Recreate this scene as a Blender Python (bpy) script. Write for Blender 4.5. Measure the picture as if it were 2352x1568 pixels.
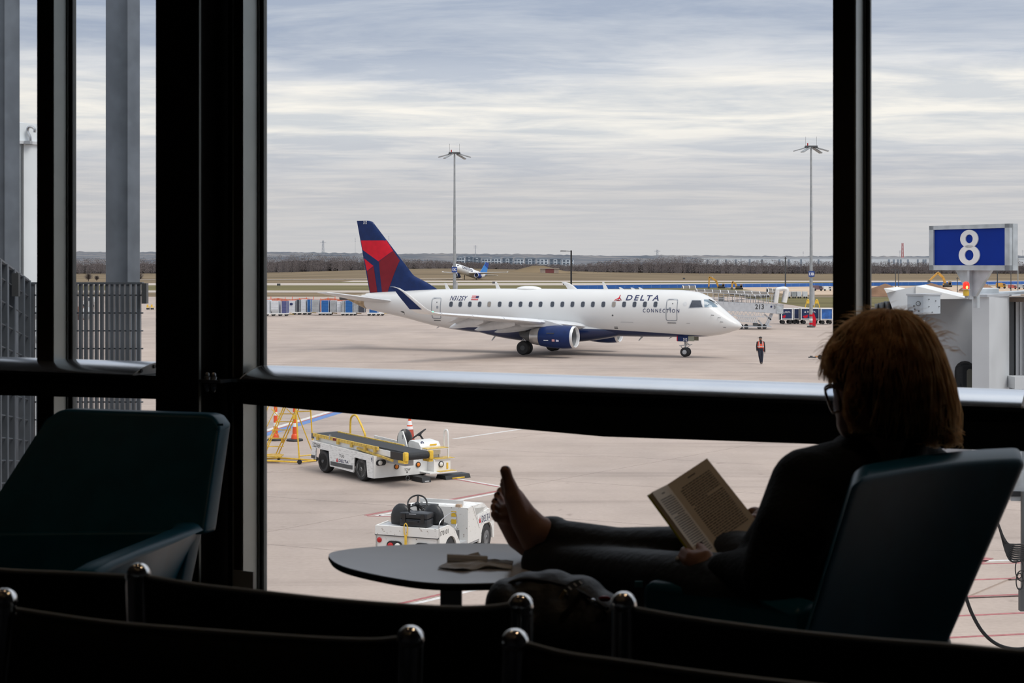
import bpy, bmesh, math, random
from mathutils import Vector, Matrix, Euler
from mathutils import noise as mnoise
random.seed(11)
R = random.Random(5)
sc = bpy.context.scene
for o in list(bpy.data.objects):
    bpy.data.objects.remove(o)
C = sc.collection

# ---------------------------------------------------------------- camera
# world: apron ground is z=0, camera looks along +Y, 6.5 m above the apron (terminal upper floor)
F, H, YH, CX = 3500.0, 6.5, 605.0, 1176.0
cam_d = bpy.data.cameras.new('camera')
cam_d.sensor_width = 36.0
cam_d.lens = F / 2352.0 * 36.0
cam_d.shift_y = -(784.0 - YH) / 2352.0
cam_d.clip_start = 0.05
cam_d.clip_end = 12000
cam_d.dof.use_dof = True
cam_d.dof.focus_distance = 45.0
cam_d.dof.aperture_fstop = 12.0
cam = bpy.data.objects.new('camera', cam_d)
C.objects.link(cam)
cam.location = (0, 0, H)
cam.rotation_euler = (math.pi / 2, 0, 0)
sc.camera = cam

# ---------------------------------------------------------------- view
vs = sc.view_settings
vs.view_transform = 'Standard'
vs.look = 'None'
vs.gamma = 1.0
vs.use_curve_mapping = False
vs.exposure = 0.42

# ---------------------------------------------------------------- sky
W = bpy.data.worlds.new('overcast_sky')
sc.world = W
W.use_nodes = True
nt = W.node_tree
nt.nodes.clear()
def N(t, **k):
    n = nt.nodes.new(t)
    for a, b in k.items():
        setattr(n, a, b)
    return n
def L(a, b):
    nt.links.new(a, b)
def M_(op, a, b=None, clamp=False):
    n = N('ShaderNodeMath', operation=op, use_clamp=clamp)
    for i, x in enumerate((a, b)):
        if x is None:
            continue
        if isinstance(x, (int, float)):
            n.inputs[i].default_value = x
        else:
            L(x, n.inputs[i])
    return n.outputs[0]
tc = N('ShaderNodeTexCoord')
sep = N('ShaderNodeSeparateXYZ')
L(tc.outputs['Generated'], sep.inputs[0])
zz = M_('MAXIMUM', sep.outputs[2], 0.0)
den = M_('ADD', zz, 0.045)
u_ = M_('DIVIDE', sep.outputs[0], den)
v_ = M_('DIVIDE', sep.outputs[1], den)
cmb = N('ShaderNodeCombineXYZ')
L(u_, cmb.inputs[0]); L(v_, cmb.inputs[1])
def sky_noise(scale, detail, rough, off, sx=1.0):
    mp = N('ShaderNodeMapping')
    mp.inputs['Location'].default_value = off
    mp.inputs['Scale'].default_value = (sx, 1, 1)
    L(cmb.outputs[0], mp.inputs[0])
    n = N('ShaderNodeTexNoise')
    n.inputs['Scale'].default_value = scale
    n.inputs['Detail'].default_value = detail
    n.inputs['Roughness'].default_value = rough
    n.inputs['Distortion'].default_value = 0.35
    L(mp.outputs[0], n.inputs['Vector'])
    return n.outputs[0]
n1 = sky_noise(0.55, 7, 0.60, (3.1, 0.7, 0))
n2 = sky_noise(1.7, 6, 0.62, (8.0, 2.2, 0), 0.6)
# wobble the elevation so the cloud bands are not ruler-straight
wob = M_('MULTIPLY', M_('SUBTRACT', n1, 0.5), 0.055)
fade = M_('MULTIPLY', zz, 9.0, True)
elev = M_('ADD', zz, M_('MULTIPLY', wob, fade))
ramp = N('ShaderNodeValToRGB')
L(elev, ramp.inputs[0])
cr = ramp.color_ramp
stops = [(0.0, (.485, .482, .488)), (0.045, (.495, .492, .500)), (0.062, (.500, .506, .526)),
         (0.075, (.565, .570, .580)), (0.090, (.655, .655, .640)), (0.108, (.685, .680, .660)),
         (0.122, (.545, .570, .610)), (0.15, (.385, .430, .510)), (0.30, (.50, .545, .62)), (1.0, (.92, .95, .99))]
while len(cr.elements) < len(stops):
    cr.elements.new(0.5)
for e, (p, c) in zip(cr.elements, stops):
    e.position = p
    e.color = (*c, 1)
# patches of thicker blue-grey and thin bright cloud
pat = N('ShaderNodeMapRange')
pat.inputs[1].default_value = 0.40; pat.inputs[2].default_value = 0.63
pat.inputs[3].default_value = -0.5; pat.inputs[4].default_value = 0.5
L(n2, pat.inputs[0])
amt = M_('MULTIPLY', pat.outputs[0], M_('MULTIPLY', zz, 11.0, True))
bright = N('ShaderNodeMix', data_type='RGBA', blend_type='MULTIPLY')
bright.inputs[0].default_value = 1.0
L(ramp.outputs[0], bright.inputs[6])
gain = N('ShaderNodeCombineXYZ')
L(M_('ADD', M_('MULTIPLY', amt, 0.36), 1.0), gain.inputs[0])
L(M_('ADD', M_('MULTIPLY', amt, 0.29), 1.0), gain.inputs[1])
L(M_('ADD', M_('MULTIPLY', amt, 0.18), 1.0), gain.inputs[2])
L(gain.outputs[0], bright.inputs[7])
bg = N('ShaderNodeBackground')
L(bright.outputs[2], bg.inputs[0])
bg.inputs[1].default_value = 1.0
wo = N('ShaderNodeOutputWorld')
L(bg.outputs[0], wo.inputs[0])

# veiled sun behind thin cloud: very soft
sl = bpy.data.lights.new('veiled_sun', 'SUN')
sl.energy = 1.45
sl.angle = math.radians(28)
sl.color = (1.0, 0.96, 0.90)
so = bpy.data.objects.new('veiled_sun', sl)
C.objects.link(so)
so.rotation_euler = Vector((-0.45, 0.34, -0.83)).to_track_quat('-Z', 'Y').to_euler()

# ---------------------------------------------------------------- helpers
def P(px, py, D):
    """point of the place seen at (px,py) of the photograph, D metres in front of the camera"""
    return Vector(((px - CX) / F * D, D, H - (py - YH) * D / F))
def G(px, py):
    D = F * H / (py - YH)
    return Vector(((px - CX) / F * D, D, 0.0))

_m = {}
def mat(name, col, rough=0.55, metal=0.0, var=0.08, vs=3.0, bump=0.0, bs=40.0, spec=0.5, emit=0.0,
        col2=None, lo=0.35, hi=0.65, stretch=(1, 1, 1), coat=0.0):
    if name in _m:
        return _m[name]
    m = bpy.data.materials.new(name)
    m.use_nodes = True
    t = m.node_tree
    b = t.nodes['Principled BSDF']
    b.inputs['Roughness'].default_value = rough
    b.inputs['Metallic'].default_value = metal
    b.inputs['Specular IOR Level'].default_value = spec
    b.inputs['Coat Weight'].default_value = coat
    co = t.nodes.new('ShaderNodeTexCoord')
    mp = t.nodes.new('ShaderNodeMapping')
    mp.inputs['Scale'].default_value = stretch
    t.links.new(co.outputs['Object'], mp.inputs[0])
    nz = t.nodes.new('ShaderNodeTexNoise')
    nz.inputs['Scale'].default_value = vs
    nz.inputs['Detail'].default_value = 5
    t.links.new(mp.outputs[0], nz.inputs['Vector'])
    r = t.nodes.new('ShaderNodeValToRGB')
    c1 = tuple(max(0, x * (1 - var)) for x in col)
    c2 = col2 if col2 else tuple(min(1, x * (1 + var)) for x in col)
    r.color_ramp.elements[0].position = lo
    r.color_ramp.elements[1].position = hi
    r.color_ramp.elements[0].color = (*c1, 1)
    r.color_ramp.elements[1].color = (*c2, 1)
    t.links.new(nz.outputs[0], r.inputs[0])
    t.links.new(r.outputs[0], b.inputs['Base Color'])
    if bump:
        n2_ = t.nodes.new('ShaderNodeTexNoise')
        n2_.inputs['Scale'].default_value = bs
        n2_.inputs['Detail'].default_value = 4
        t.links.new(mp.outputs[0], n2_.inputs['Vector'])
        bp = t.nodes.new('ShaderNodeBump')
        bp.inputs['Strength'].default_value = bump
        bp.inputs['Distance'].default_value = 0.02
        t.links.new(n2_.outputs[0], bp.inputs['Height'])
        t.links.new(bp.outputs[0], b.inputs['Normal'])
    if emit:
        t.links.new(r.outputs[0], b.inputs['Emission Color'])
        b.inputs['Emission Strength'].default_value = emit
    _m[name] = m
    return m

def glass(name, tint=(.965, .965, .965), refl=0.05, rough=0.0):
    if name in _m:
        return _m[name]
    m = bpy.data.materials.new(name)
    m.use_nodes = True
    t = m.node_tree
    t.nodes.clear()
    tr = t.nodes.new('ShaderNodeBsdfTransparent')
    tr.inputs[0].default_value = (*tint, 1)
    gl = t.nodes.new('ShaderNodeBsdfGlossy')
    gl.inputs['Roughness'].default_value = rough
    fr = t.nodes.new('ShaderNodeFresnel')
    fr.inputs[0].default_value = 1.0 + refl * 6
    mx = t.nodes.new('ShaderNodeMixShader')
    out = t.nodes.new('ShaderNodeOutputMaterial')
    t.links.new(fr.outputs[0], mx.inputs[0])
    t.links.new(tr.outputs[0], mx.inputs[1])
    t.links.new(gl.outputs[0], mx.inputs[2])
    t.links.new(mx.outputs[0], out.inputs[0])
    _m[name] = m
    return m

def rz(a):
    return Matrix.Rotation(a, 4, 'Z')
def T(v):
    return Matrix.Translation(Vector(v))
def frame(o, x, y, z=None):
    x = Vector(x).normalized(); y = Vector(y)
    if z is None:
        z = x.cross(y).normalized(); y = z.cross(x).normalized()
    m = Matrix.Identity(4)
    for i, a in enumerate((x, y, Vector(z))):
        for j in range(3):
            m[j][i] = a[j]
    for j in range(3):
        m[j][3] = o[j]
    return m

class MB:
    def __init__(s, M=None):
        s.v = []; s.f = []; s.mi = []; s.M = M or Matrix.Identity(4)
    def add(s, vs_, fs, m=0):
        k = len(s.v)
        s.v += [s.M @ Vector(p) for p in vs_]
        s.f += [tuple(k + i for i in f) for f in fs]
        s.mi += [m] * len(fs)
        return s
    def box(s, c, d, rot=None, m=0):
        hx, hy, hz = d[0] / 2, d[1] / 2, d[2] / 2
        vs_ = [Vector((x, y, z)) for z in (-hz, hz) for y in (-hy, hy) for x in (-hx, hx)]
        if rot is not None:
            vs_ = [rot @ p for p in vs_]
        c = Vector(c)
        return s.add([p + c for p in vs_], [(0, 2, 3, 1), (4, 5, 7, 6), (0, 1, 5, 4), (2, 6, 7, 3), (0, 4, 6, 2), (1, 3, 7, 5)], m)
    def b2(s, lo, hi, m=0):
        return s.box([(a + b) / 2 for a, b in zip(lo, hi)], [abs(b - a) for a, b in zip(lo, hi)], m=m)
    def bar(s, a, b, w, h, up=(0, 0, 1), m=0):
        a = Vector(a); b = Vector(b); d = (b - a)
        x = d.normalized(); u = Vector(up)
        if abs(x.dot(u)) > .98:
            u = Vector((1, 0, 0))
        y = u.cross(x).normalized(); z = x.cross(y)
        vs_ = []
        for e in (a, b):
            for sy, sz in ((-1, -1), (1, -1), (1, 1), (-1, 1)):
                vs_.append(e + y * (sy * w / 2) + z * (sz * h / 2))
        return s.add(vs_, [(3, 2, 1, 0), (4, 5, 6, 7), (0, 1, 5, 4), (1, 2, 6, 5), (2, 3, 7, 6), (3, 0, 4, 7)], m)
    def tube(s, pts, r, seg=8, closed=False, m=0, cap=True):
        pts = [Vector(p) for p in pts]
        n = len(pts)
        rr = r if isinstance(r, (list, tuple)) else [r] * n
        rings = []
        prev = None
        for i, p in enumerate(pts):
            if closed:
                d = pts[(i + 1) % n] - pts[i - 1]
            else:
                d = pts[min(i + 1, n - 1)] - pts[max(i - 1, 0)]
            if d.length < 1e-9:
                d = Vector((0, 0, 1))
            d.normalize()
            if prev is None:
                a = Vector((0, 0, 1)) if abs(d.z) < .9 else Vector((1, 0, 0))
                a = (a - d * a.dot(d)).normalized()
            else:
                a = prev - d * prev.dot(d)
                if a.length < 1e-6:
                    a = Vector((0, 0, 1)) if abs(d.z) < .9 else Vector((1, 0, 0))
                    a = a - d * a.dot(d)
                a.normalize()
            prev = a
            b = d.cross(a)
            rings.append([p + (a * math.cos(2 * math.pi * k / seg) + b * math.sin(2 * math.pi * k / seg)) * rr[i] for k in range(seg)])
        return s.loft(rings, cap and not closed, m, closed)
    def loft(s, rings, cap=True, m=0, closed=False):
        n = len(rings[0]); k = len(rings)
        vs_ = [p for r_ in rings for p in r_]
        fs = []
        for i in range(k if closed else k - 1):
            j = (i + 1) % k
            for a in range(n):
                b = (a + 1) % n
                fs.append((i * n + a, i * n + b, j * n + b, j * n + a))
        if cap:
            fs.append(tuple(range(n - 1, -1, -1)))
            fs.append(tuple((k - 1) * n + a for a in range(n)))
        return s.add(vs_, fs, m)
    def strip(s, rings, m=0):
        n = len(rings[0])
        vs_ = [p for r_ in rings for p in r_]
        fs = [(i * n + a, i * n + a + 1, (i + 1) * n + a + 1, (i + 1) * n + a) for i in range(len(rings) - 1) for a in range(n - 1)]
        return s.add(vs_, fs, m)
    def lathe(s, prof, seg=20, M=None, m=0, cap=True):
        M = M or Matrix.Identity(4)
        rings = [[M @ Vector((r * math.cos(2 * math.pi * k / seg), r * math.sin(2 * math.pi * k / seg), z)) for k in range(seg)] for r, z in prof]
        return s.loft(rings, cap, m)
    def cyl(s, a, b, r, seg=14, m=0):
        return s.tube([a, b], r, seg, m=m)
    def prism(s, poly, ext, m=0):
        poly = [Vector(p) for p in poly]; ext = Vector(ext); n = len(poly)
        vs_ = poly + [p + ext for p in poly]
        fs = [tuple(range(n - 1, -1, -1)), tuple(range(n, 2 * n))]
        fs += [(i, (i + 1) % n, n + (i + 1) % n, n + i) for i in range(n)]
        return s.add(vs_, fs, m)
    def ell(s, c, r, seg=16, rings=10, rot=None, m=0):
        c = Vector(c)
        rs = []
        for i in range(1, rings):
            t = math.pi * i / rings
            ring = []
            for k in range(seg):
                a = 2 * math.pi * k / seg
                p = Vector((r[0] * math.sin(t) * math.cos(a), r[1] * math.sin(t) * math.sin(a), -r[2] * math.cos(t)))
                ring.append(c + (rot @ p if rot is not None else p))
            rs.append(ring)
        return s.loft(rs, True, m)
    def caps(s, pts, rad, seg=14):
        """capsule chain: one tapered limb with round ends"""
        pts = [Vector(p) for p in pts]
        for i in range(len(pts)):
            s.ell(pts[i], (rad[i],) * 3, seg, 8)
        for i in range(len(pts) - 1):
            s.tube([pts[i], pts[i + 1]], [rad[i], rad[i + 1]], seg)
        return s
    def mesh(s, name, mats=None, smooth=False, angle=40, bevel=0.0):
        me = bpy.data.meshes.new(name)
        me.from_pydata([tuple(p) for p in s.v], [], s.f)
        ms = mats if isinstance(mats, (list, tuple)) else [mats]
        for m_ in ms:
            if m_:
                me.materials.append(m_)
        if len(ms) > 1:
            me.polygons.foreach_set('material_index', s.mi)
        bm = bmesh.new(); bm.from_mesh(me)
        bmesh.ops.recalc_face_normals(bm, faces=bm.faces)
        if bevel:
            es = [e for e in bm.edges if len(e.link_faces) == 2 and e.calc_face_angle(0) > .5]
            bmesh.ops.bevel(bm, geom=es, offset=bevel, segments=2, affect='EDGES', profile=.5, clamp_overlap=True)
        bm.to_mesh(me); bm.free()
        if smooth:
            me.shade_smooth()
            me.set_sharp_from_angle(angle=math.radians(angle))
        me.update()
        return me
    def build(s, name, m, parent=None, smooth=False, angle=40, bevel=0.0):
        o = bpy.data.objects.new(name, s.mesh(name, m, smooth, angle, bevel))
        C.objects.link(o)
        if parent is not None:
            o.parent = parent
        return o

def tag(o, label, cat, group=None):
    o['label'] = label; o['category'] = cat
    if group:
        o['group'] = group
    return o
def thing(name, label, cat, loc=(0, 0, 0), a=0.0, group=None):
    o = bpy.data.objects.new(name, None)
    C.objects.link(o)
    o.empty_display_size = .2
    o.location = loc; o.rotation_euler = (0, 0, a)
    return tag(o, label, cat, group)
def struct(o, label=None):
    o['kind'] = 'structure'
    if label:
        o['label'] = label
    return o
def stuff(o):
    o['kind'] = 'stuff'
    return o
def inst(name, me, parent, loc=(0, 0, 0), rot=None, M=None):
    o = bpy.data.objects.new(name, me)
    C.objects.link(o)
    o.parent = parent
    if M is not None:
        o.matrix_local = M
    else:
        o.location = loc
        if rot:
            o.rotation_euler = rot
    return o
def dup(o, loc, a=None, label=None):
    c = o.copy(); C.objects.link(c); c.location = loc
    if a is not None:
        c.rotation_euler = (0, 0, a)
    if label:
        c['label'] = label
    for ch in list(o.children):
        d = ch.copy(); C.objects.link(d); d.parent = c
        for g in list(ch.children):
            e = g.copy(); C.objects.link(e); e.parent = d
    return c

def text_mesh(s, w, h, bold=0.0, shear=0.0, extr=0.0, space=1.0):
    """flat lettering fitted to a w x h box, lower left corner at the origin"""
    cu = bpy.data.curves.new('lettering', 'FONT')
    cu.body = s
    cu.offset = bold
    cu.shear = shear
    cu.space_character = space
    cu.resolution_u = 3
    ob = bpy.data.objects.new('lettering', cu)
    C.objects.link(ob)
    dg = bpy.context.evaluated_depsgraph_get()
    me = bpy.data.meshes.new_from_object(ob.evaluated_get(dg))
    bpy.data.objects.remove(ob)
    xs = [v.co.x for v in me.vertices]; ys = [v.co.y for v in me.vertices]
    x0, x1, y0, y1 = min(xs), max(xs), min(ys), max(ys)
    for v in me.vertices:
        v.co.x = (v.co.x - x0) / (x1 - x0) * w
        v.co.y = (v.co.y - y0) / (y1 - y0) * h
        v.co.z = 0
    return me
def lettering(name, s, w, h, m, parent, M, fn=None, split=False, **k):
    """M maps the flat text (x right, y up) into the parent's space; fn may drape it on a curved skin"""
    me = text_mesh(s, w, h, **k)
    me.name = name
    me.materials.clear()
    me.materials.append(m)
    bm = bmesh.new(); bm.from_mesh(me)
    bmesh.ops.triangulate(bm, faces=bm.faces)
    if fn:
        bmesh.ops.subdivide_edges(bm, edges=[e for e in bm.edges if e.calc_length() > .12], cuts=2)
    for v in bm.verts:
        v.co = M @ v.co
        if fn:
            v.co = fn(v.co)
    if split:                                   # every letter a piece of its own
        bm.verts.ensure_lookup_table()
        seen = set(); parts = []
        for v in bm.verts:
            if v.index in seen:
                continue
            isl = []; stack = [v]; seen.add(v.index)
            while stack:
                q = stack.pop(); isl.append(q)
                for e in q.link_edges:
                    w_ = e.other_vert(q)
                    if w_.index not in seen:
                        seen.add(w_.index); stack.append(w_)
            parts.append(isl)
        for isl in parts:
            ix = {v.index: i for i, v in enumerate(isl)}
            fs = {f for v in isl for f in v.link_faces}
            m2 = bpy.data.meshes.new('letter')
            m2.from_pydata([tuple(v.co) for v in isl], [], [tuple(ix[v.index] for v in f.verts) for f in fs])
            m2.materials.append(m)
            o = bpy.data.objects.new('letter', m2); C.objects.link(o); o.parent = parent
        bm.free()
        return None
    bm.to_mesh(me); bm.free()
    o = bpy.data.objects.new(name, me)
    C.objects.link(o)
    o.parent = parent
    return o
def curve_pts(ctrl, n=40, closed=False):
    """Catmull-Rom through control points"""
    ctrl = [Vector(c) for c in ctrl]
    out = []
    k = len(ctrl)
    segs = k if closed else k - 1
    per = max(2, n // segs)
    for i in range(segs):
        g = (lambda j: ctrl[j % k]) if closed else (lambda j: ctrl[min(max(j, 0), k - 1)])
        a, b, c, d = g(i - 1), g(i), g(i + 1), g(i + 2)
        for t_ in range(per):
            t = t_ / per
            out.append(.5 * ((2 * b) + (c - a) * t + (2 * a - 5 * b + 4 * c - d) * t * t + (3 * b - a - 3 * c + d) * t ** 3))
    if not closed:
        out.append(ctrl[-1])
    return out
def interp(tab, x):
    if x <= tab[0][0]:
        return tab[0][1]
    for (a, b), (c, d) in zip(tab, tab[1:]):
        if x <= c:
            t = (x - a) / (c - a)
            return b + (d - b) * t
    return tab[-1][1]
def remesh(name, mb, vox, m, parent, smooth_it=2):
    """weld overlapping limbs into one continuous skin"""
    me = mb.mesh(name, m)
    o = bpy.data.objects.new(name, me)
    C.objects.link(o)
    md = o.modifiers.new('r', 'REMESH'); md.mode = 'VOXEL'; md.voxel_size = vox
    if smooth_it:
        ms = o.modifiers.new('s', 'SMOOTH'); ms.factor = .5; ms.iterations = smooth_it
    dg = bpy.context.evaluated_depsgraph_get()
    me2 = bpy.data.meshes.new_from_object(o.evaluated_get(dg))
    bpy.data.objects.remove(o)
    me2.name = name
    me2.materials.clear()
    me2.materials.append(m)
    me2.shade_smooth()
    o = bpy.data.objects.new(name, me2)
    C.objects.link(o)
    if parent is not None:
        o.parent = parent
    return o

# ---------------------------------------------------------------- shared materials
white = mat('white_paint', (.80, .80, .78), .35, var=.05)
dirty = mat('scuffed_white_paint', (.62, .62, .60), .5, var=.0, vs=9, col2=(.84, .84, .82), lo=.36, hi=.5, stretch=(.6, 1, 3))
rustwhite = mat('rusty_white_paint', (.24, .17, .12), .55, var=0, vs=16, col2=(.76, .75, .72), lo=.30, hi=.37)
black = mat('black_rubber', (.018, .019, .021), .6, var=.25)
blackp = mat('black_plastic', (.012, .012, .013), .4)
yellow = mat('yellow_paint', (.78, .50, .05), .45, var=.12, vs=12)
dyellow = mat('worn_yellow_paint', (.62, .42, .08), .5, var=.25, vs=14)
steel = mat('brushed_steel', (.55, .56, .57), .32, 1.0, .1)
galv = mat('galvanised_steel', (.50, .54, .57), .45, .35, .16, 6)
grey = mat('grey_paint', (.45, .46, .47), .5, var=.08)
dgrey = mat('dark_grey_metal', (.09, .095, .10), .5, .3)
navy = mat('navy_paint', (.005, .022, .105), .32, var=.12, spec=.3)
red = mat('red_paint', (.60, .006, .024), .36, var=.08, spec=.3)
dred = mat('dark_red_paint', (.19, .006, .016), .36, var=.08, spec=.3)
orange = mat('orange_plastic', (.78, .09, .02), .45, var=.1)
amber = mat('amber_lens', (.85, .24, .02), .25)
redlens = mat('red_lens', (.45, .012, .012), .2)
lens = mat('clear_lens', (.75, .74, .70), .15)
navyink = mat('navy_lettering', (.015, .025, .10), .4)
blackink = mat('black_lettering', (.02, .02, .022), .5)
whiteink = mat('white_lettering', (.86, .86, .86), .4)
# ================================================================ ground, terrain
def concrete_mat():
    m = bpy.data.materials.new('apron_concrete')
    m.use_nodes = True
    t = m.node_tree
    b = t.nodes['Principled BSDF']
    b.inputs['Roughness'].default_value = .85
    b.inputs['Specular IOR Level'].default_value = .25
    g = t.nodes.new('ShaderNodeNewGeometry')
    def nz(scale, det, sx=(1, 1, 1), rot=0):
        mp = t.nodes.new('ShaderNodeMapping')
        mp.inputs['Scale'].default_value = sx
        mp.inputs['Rotation'].default_value = (0, 0, rot)
        t.links.new(g.outputs['Position'], mp.inputs[0])
        n = t.nodes.new('ShaderNodeTexNoise')
        n.inputs['Scale'].default_value = scale
        n.inputs['Detail'].default_value = det
        n.inputs['Roughness'].default_value = .62
        t.links.new(mp.outputs[0], n.inputs['Vector'])
        return n.outputs[0]
    def ramp(x, a, ca, b_, cb):
        r = t.nodes.new('ShaderNodeValToRGB')
        r.color_ramp.elements[0].position = a; r.color_ramp.elements[0].color = (*ca, 1)
        r.color_ramp.elements[1].position = b_; r.color_ramp.elements[1].color = (*cb, 1)
        t.links.new(x, r.inputs[0])
        return r.outputs[0]
    def mul(a, c, f=1.0):
        x = t.nodes.new('ShaderNodeMix'); x.data_type = 'RGBA'; x.blend_type = 'MULTIPLY'
        x.inputs[0].default_value = f
        t.links.new(a, x.inputs[6]); t.links.new(c, x.inputs[7])
        return x.outputs[2]
    base = ramp(nz(.35, 8), .3, (.400, .330, .285), .7, (.475, .395, .345))
    patch = ramp(nz(.09, 5, (1, .5, 1), .4), .36, (.86, .86, .87), .62, (1.05, 1.04, 1.03))
    # tyre scuffs: long streaks following the taxi lane
    st = ramp(nz(.5, 6, (.10, 1.6, 1), math.radians(20)), .30, (.72, .71, .71), .47, (1, 1, 1))
    grit = ramp(nz(9, 4), .3, (.93, .93, .93), .7, (1.05, 1.05, 1.05))
    spots = ramp(nz(1.1, 3), .25, (.6, .58, .57), .33, (1, 1, 1))
    c = mul(mul(mul(mul(base, patch), st, .75), grit), spots, .7)
    t.links.new(c, b.inputs['Base Color'])
    bp = t.nodes.new('ShaderNodeBump')
    bp.inputs['Strength'].default_value = .15
    bp.inputs['Distance'].default_value = .01
    t.links.new(nz(14, 3), bp.inputs['Height'])
    t.links.new(bp.outputs[0], b.inputs['Normal'])
    return m
concrete = concrete_mat()

# concrete apron: continuous bed with cast slabs on it where the joints can be seen
mb = MB(); mb.b2((-420, 6.0, -.6), (520, 300, -.03))
apron = struct(mb.build('apron', concrete), 'concrete airport apron')
d1 = Vector((.633, .774, 0)).normalized(); d2 = Vector((.912, -.41, 0)).normalized()
A0 = G(611, 1222)
SL1, SL2 = 6.13, 8.0     # pitch along d1, pitch between the d1 joints
kk = abs(d1.x * d2.y - d1.y * d2.x)
q1 = d1 * (SL1 / kk - .022); q2 = d2 * (SL2 / kk - .022)
mbs = MB(); mbs.prism([Vector((0, 0, -.03)), q1 + Vector((0, 0, -.03)), q1 + q2 + Vector((0, 0, -.03)), q2 + Vector((0, 0, -.03))], (0, 0, .03))
slab_me = mbs.mesh('slab', concrete)
org = A0 - d1 * 1.35
for i in range(-6, 11):
    for j in range(-5, 8):
        p = org + d1 * (i * SL1 / kk) + d2 * (j * SL2 / kk)
        c = p + (q1 + q2) / 2
        if 20 < c.y < 92 and abs(c.x / c.y) < .46:
            inst('slab', slab_me, apron, (p.x, p.y, 0))

paint_w = mat('white_line_paint', (.62, .60, .58), .7, var=.12, vs=8)
paint_r = mat('red_line_paint', (.36, .13, .13), .7, var=.2, vs=8)
paint_b = mat('blue_line_paint', (.11, .21, .46), .7, var=.15, vs=8)
def line(a, b, w, m, off=0.0, z=.004):
    a = Vector(a); b = Vector(b)
    d = (b - a).normalized(); nn = Vector((-d.y, d.x, 0))
    a = a + nn * off; b = b + nn * off
    o = MB().prism([a - nn * w / 2, b - nn * w / 2, b + nn * w / 2, a + nn * w / 2], (0, 0, z)).build('painted_line', m, apron)
    return o
def gl(p, q, w, m, off=0, z=.004):
    return line(G(*p), G(*q), w, m, off, z)
e0, e1 = G(560, 1010), G(905, 906)
line(e0, e1, .30, paint_w, .32); line(e0, e1, .12, paint_r, .12); line(e0, e1, .42, paint_b, -.16)
gl((1040, 1008), (1330, 966), .16, paint_w)
gl((1020, 1094), (1150, 1117), .12, paint_w, 0.02); gl((1020, 1094), (1150, 1117), .1, paint_r, -.10)
gl((845, 1184), (1150, 1127.5), .13, paint_r, .08, .005); gl((862, 1184), (1150, 1129.5), .14, paint_w, -.04)
gl((845, 1184), (1080, 1190), .08, paint_r, -.05, .005); gl((870, 1184), (1080, 1187.5), .12, paint_w, 0)
gl((900, 1394), (1190, 1327), .10, paint_r, .1); gl((900, 1397), (1190, 1331), .13, paint_w, -.02)
for a, b in (((2240, 1295), (2400, 1291)), ((2215, 1332), (2400, 1325)), ((2200, 1370.5), (2400, 1362.5)), ((2180, 1415), (2400, 1405)), ((2160, 1465), (2400, 1453.5))):
    gl(a, b, .10, paint_r)
gl((2235, 1289), (2400, 1284), .12, paint_w); gl((2225, 1301), (2272, 1281), .2, paint_r)

grass_b = mat('dormant_grass', (.185, .140, .088), .95, var=.28, vs=.035, spec=.1, stretch=(.4, 1.4, 1))
grass_g = mat('mown_grass', (.150, .130, .060), .95, var=.2, vs=.05, spec=.1, stretch=(.4, 1.4, 1))
taxi = mat('runway_concrete', (.46, .40, .35), .9, var=.08, vs=.05, spec=.2, stretch=(.2, 1, 1))
sand = mat('construction_sand', (.52, .40, .30), .95, var=.14, vs=.06, spec=.1)
soil = mat('dug_soil', (.24, .145, .095), .95, var=.22, vs=.25, bump=.4, bs=2, spec=.1)
def terr(x, y):
    px = CX + F * x / y
    b = math.exp(-((px - 1030) / 330.0) ** 2)
    t = min(max((y - 540) / 430.0, 0), 1); t = t * t * (3 - 2 * t)
    return -.06 + t * (3.6 * b - .4)
mb = MB()
ys = [296 + 22 * i for i in range(42)]
mb.strip([[Vector((x, y, terr(x, y) if y > 540 else -.06)) for x in range(-700, 901, 25)] for y in ys])
field = struct(mb.build('grass_field', grass_b, smooth=True), 'dormant brown airfield grass')
def band(name, y0, y1, m, x0=-420, x1=520, z=.0, label=None):
    return struct(MB().b2((x0, y0, -.3), (x1, y1, z)).build(name, m), label)
band('taxiway', 343, 368, taxi, label='pale concrete taxiway')
band('grass_strip', 368, 456, grass_g, x1=150, z=-.015, label='green mown grass strip')
band('taxiway', 456, 505, taxi, z=.01, label='pale concrete taxiway beyond the green strip')
band('grass_strip', 505, 535, grass_g, x0=-60, z=-.01, label='thin grass strip before the runway')
band('runway', 535, 575, taxi, x0=-60, z=.02, label='pale concrete runway')
band('sand_lot', 318, 440, sand, x0=58, x1=330, z=.03, label='sandy construction ground')
band('grass_strip', 226, 296, grass_g, x0=44, x1=200, z=-.005, label='green grass beside the construction ground')
gl_far = MB()
o = line(G(1085, 637.5), G(700, 637.5), .1, paint_w)
bpy.data.objects.remove(o)
mb = MB()
mb.strip([[Vector((x, y, terr(x, y) + .12)) for x in (-150, -100, -60, -20)] for y in (608, 613, 618)])
struct(mb.build('service_track', taxi), 'pale service track across the brown field')

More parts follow.
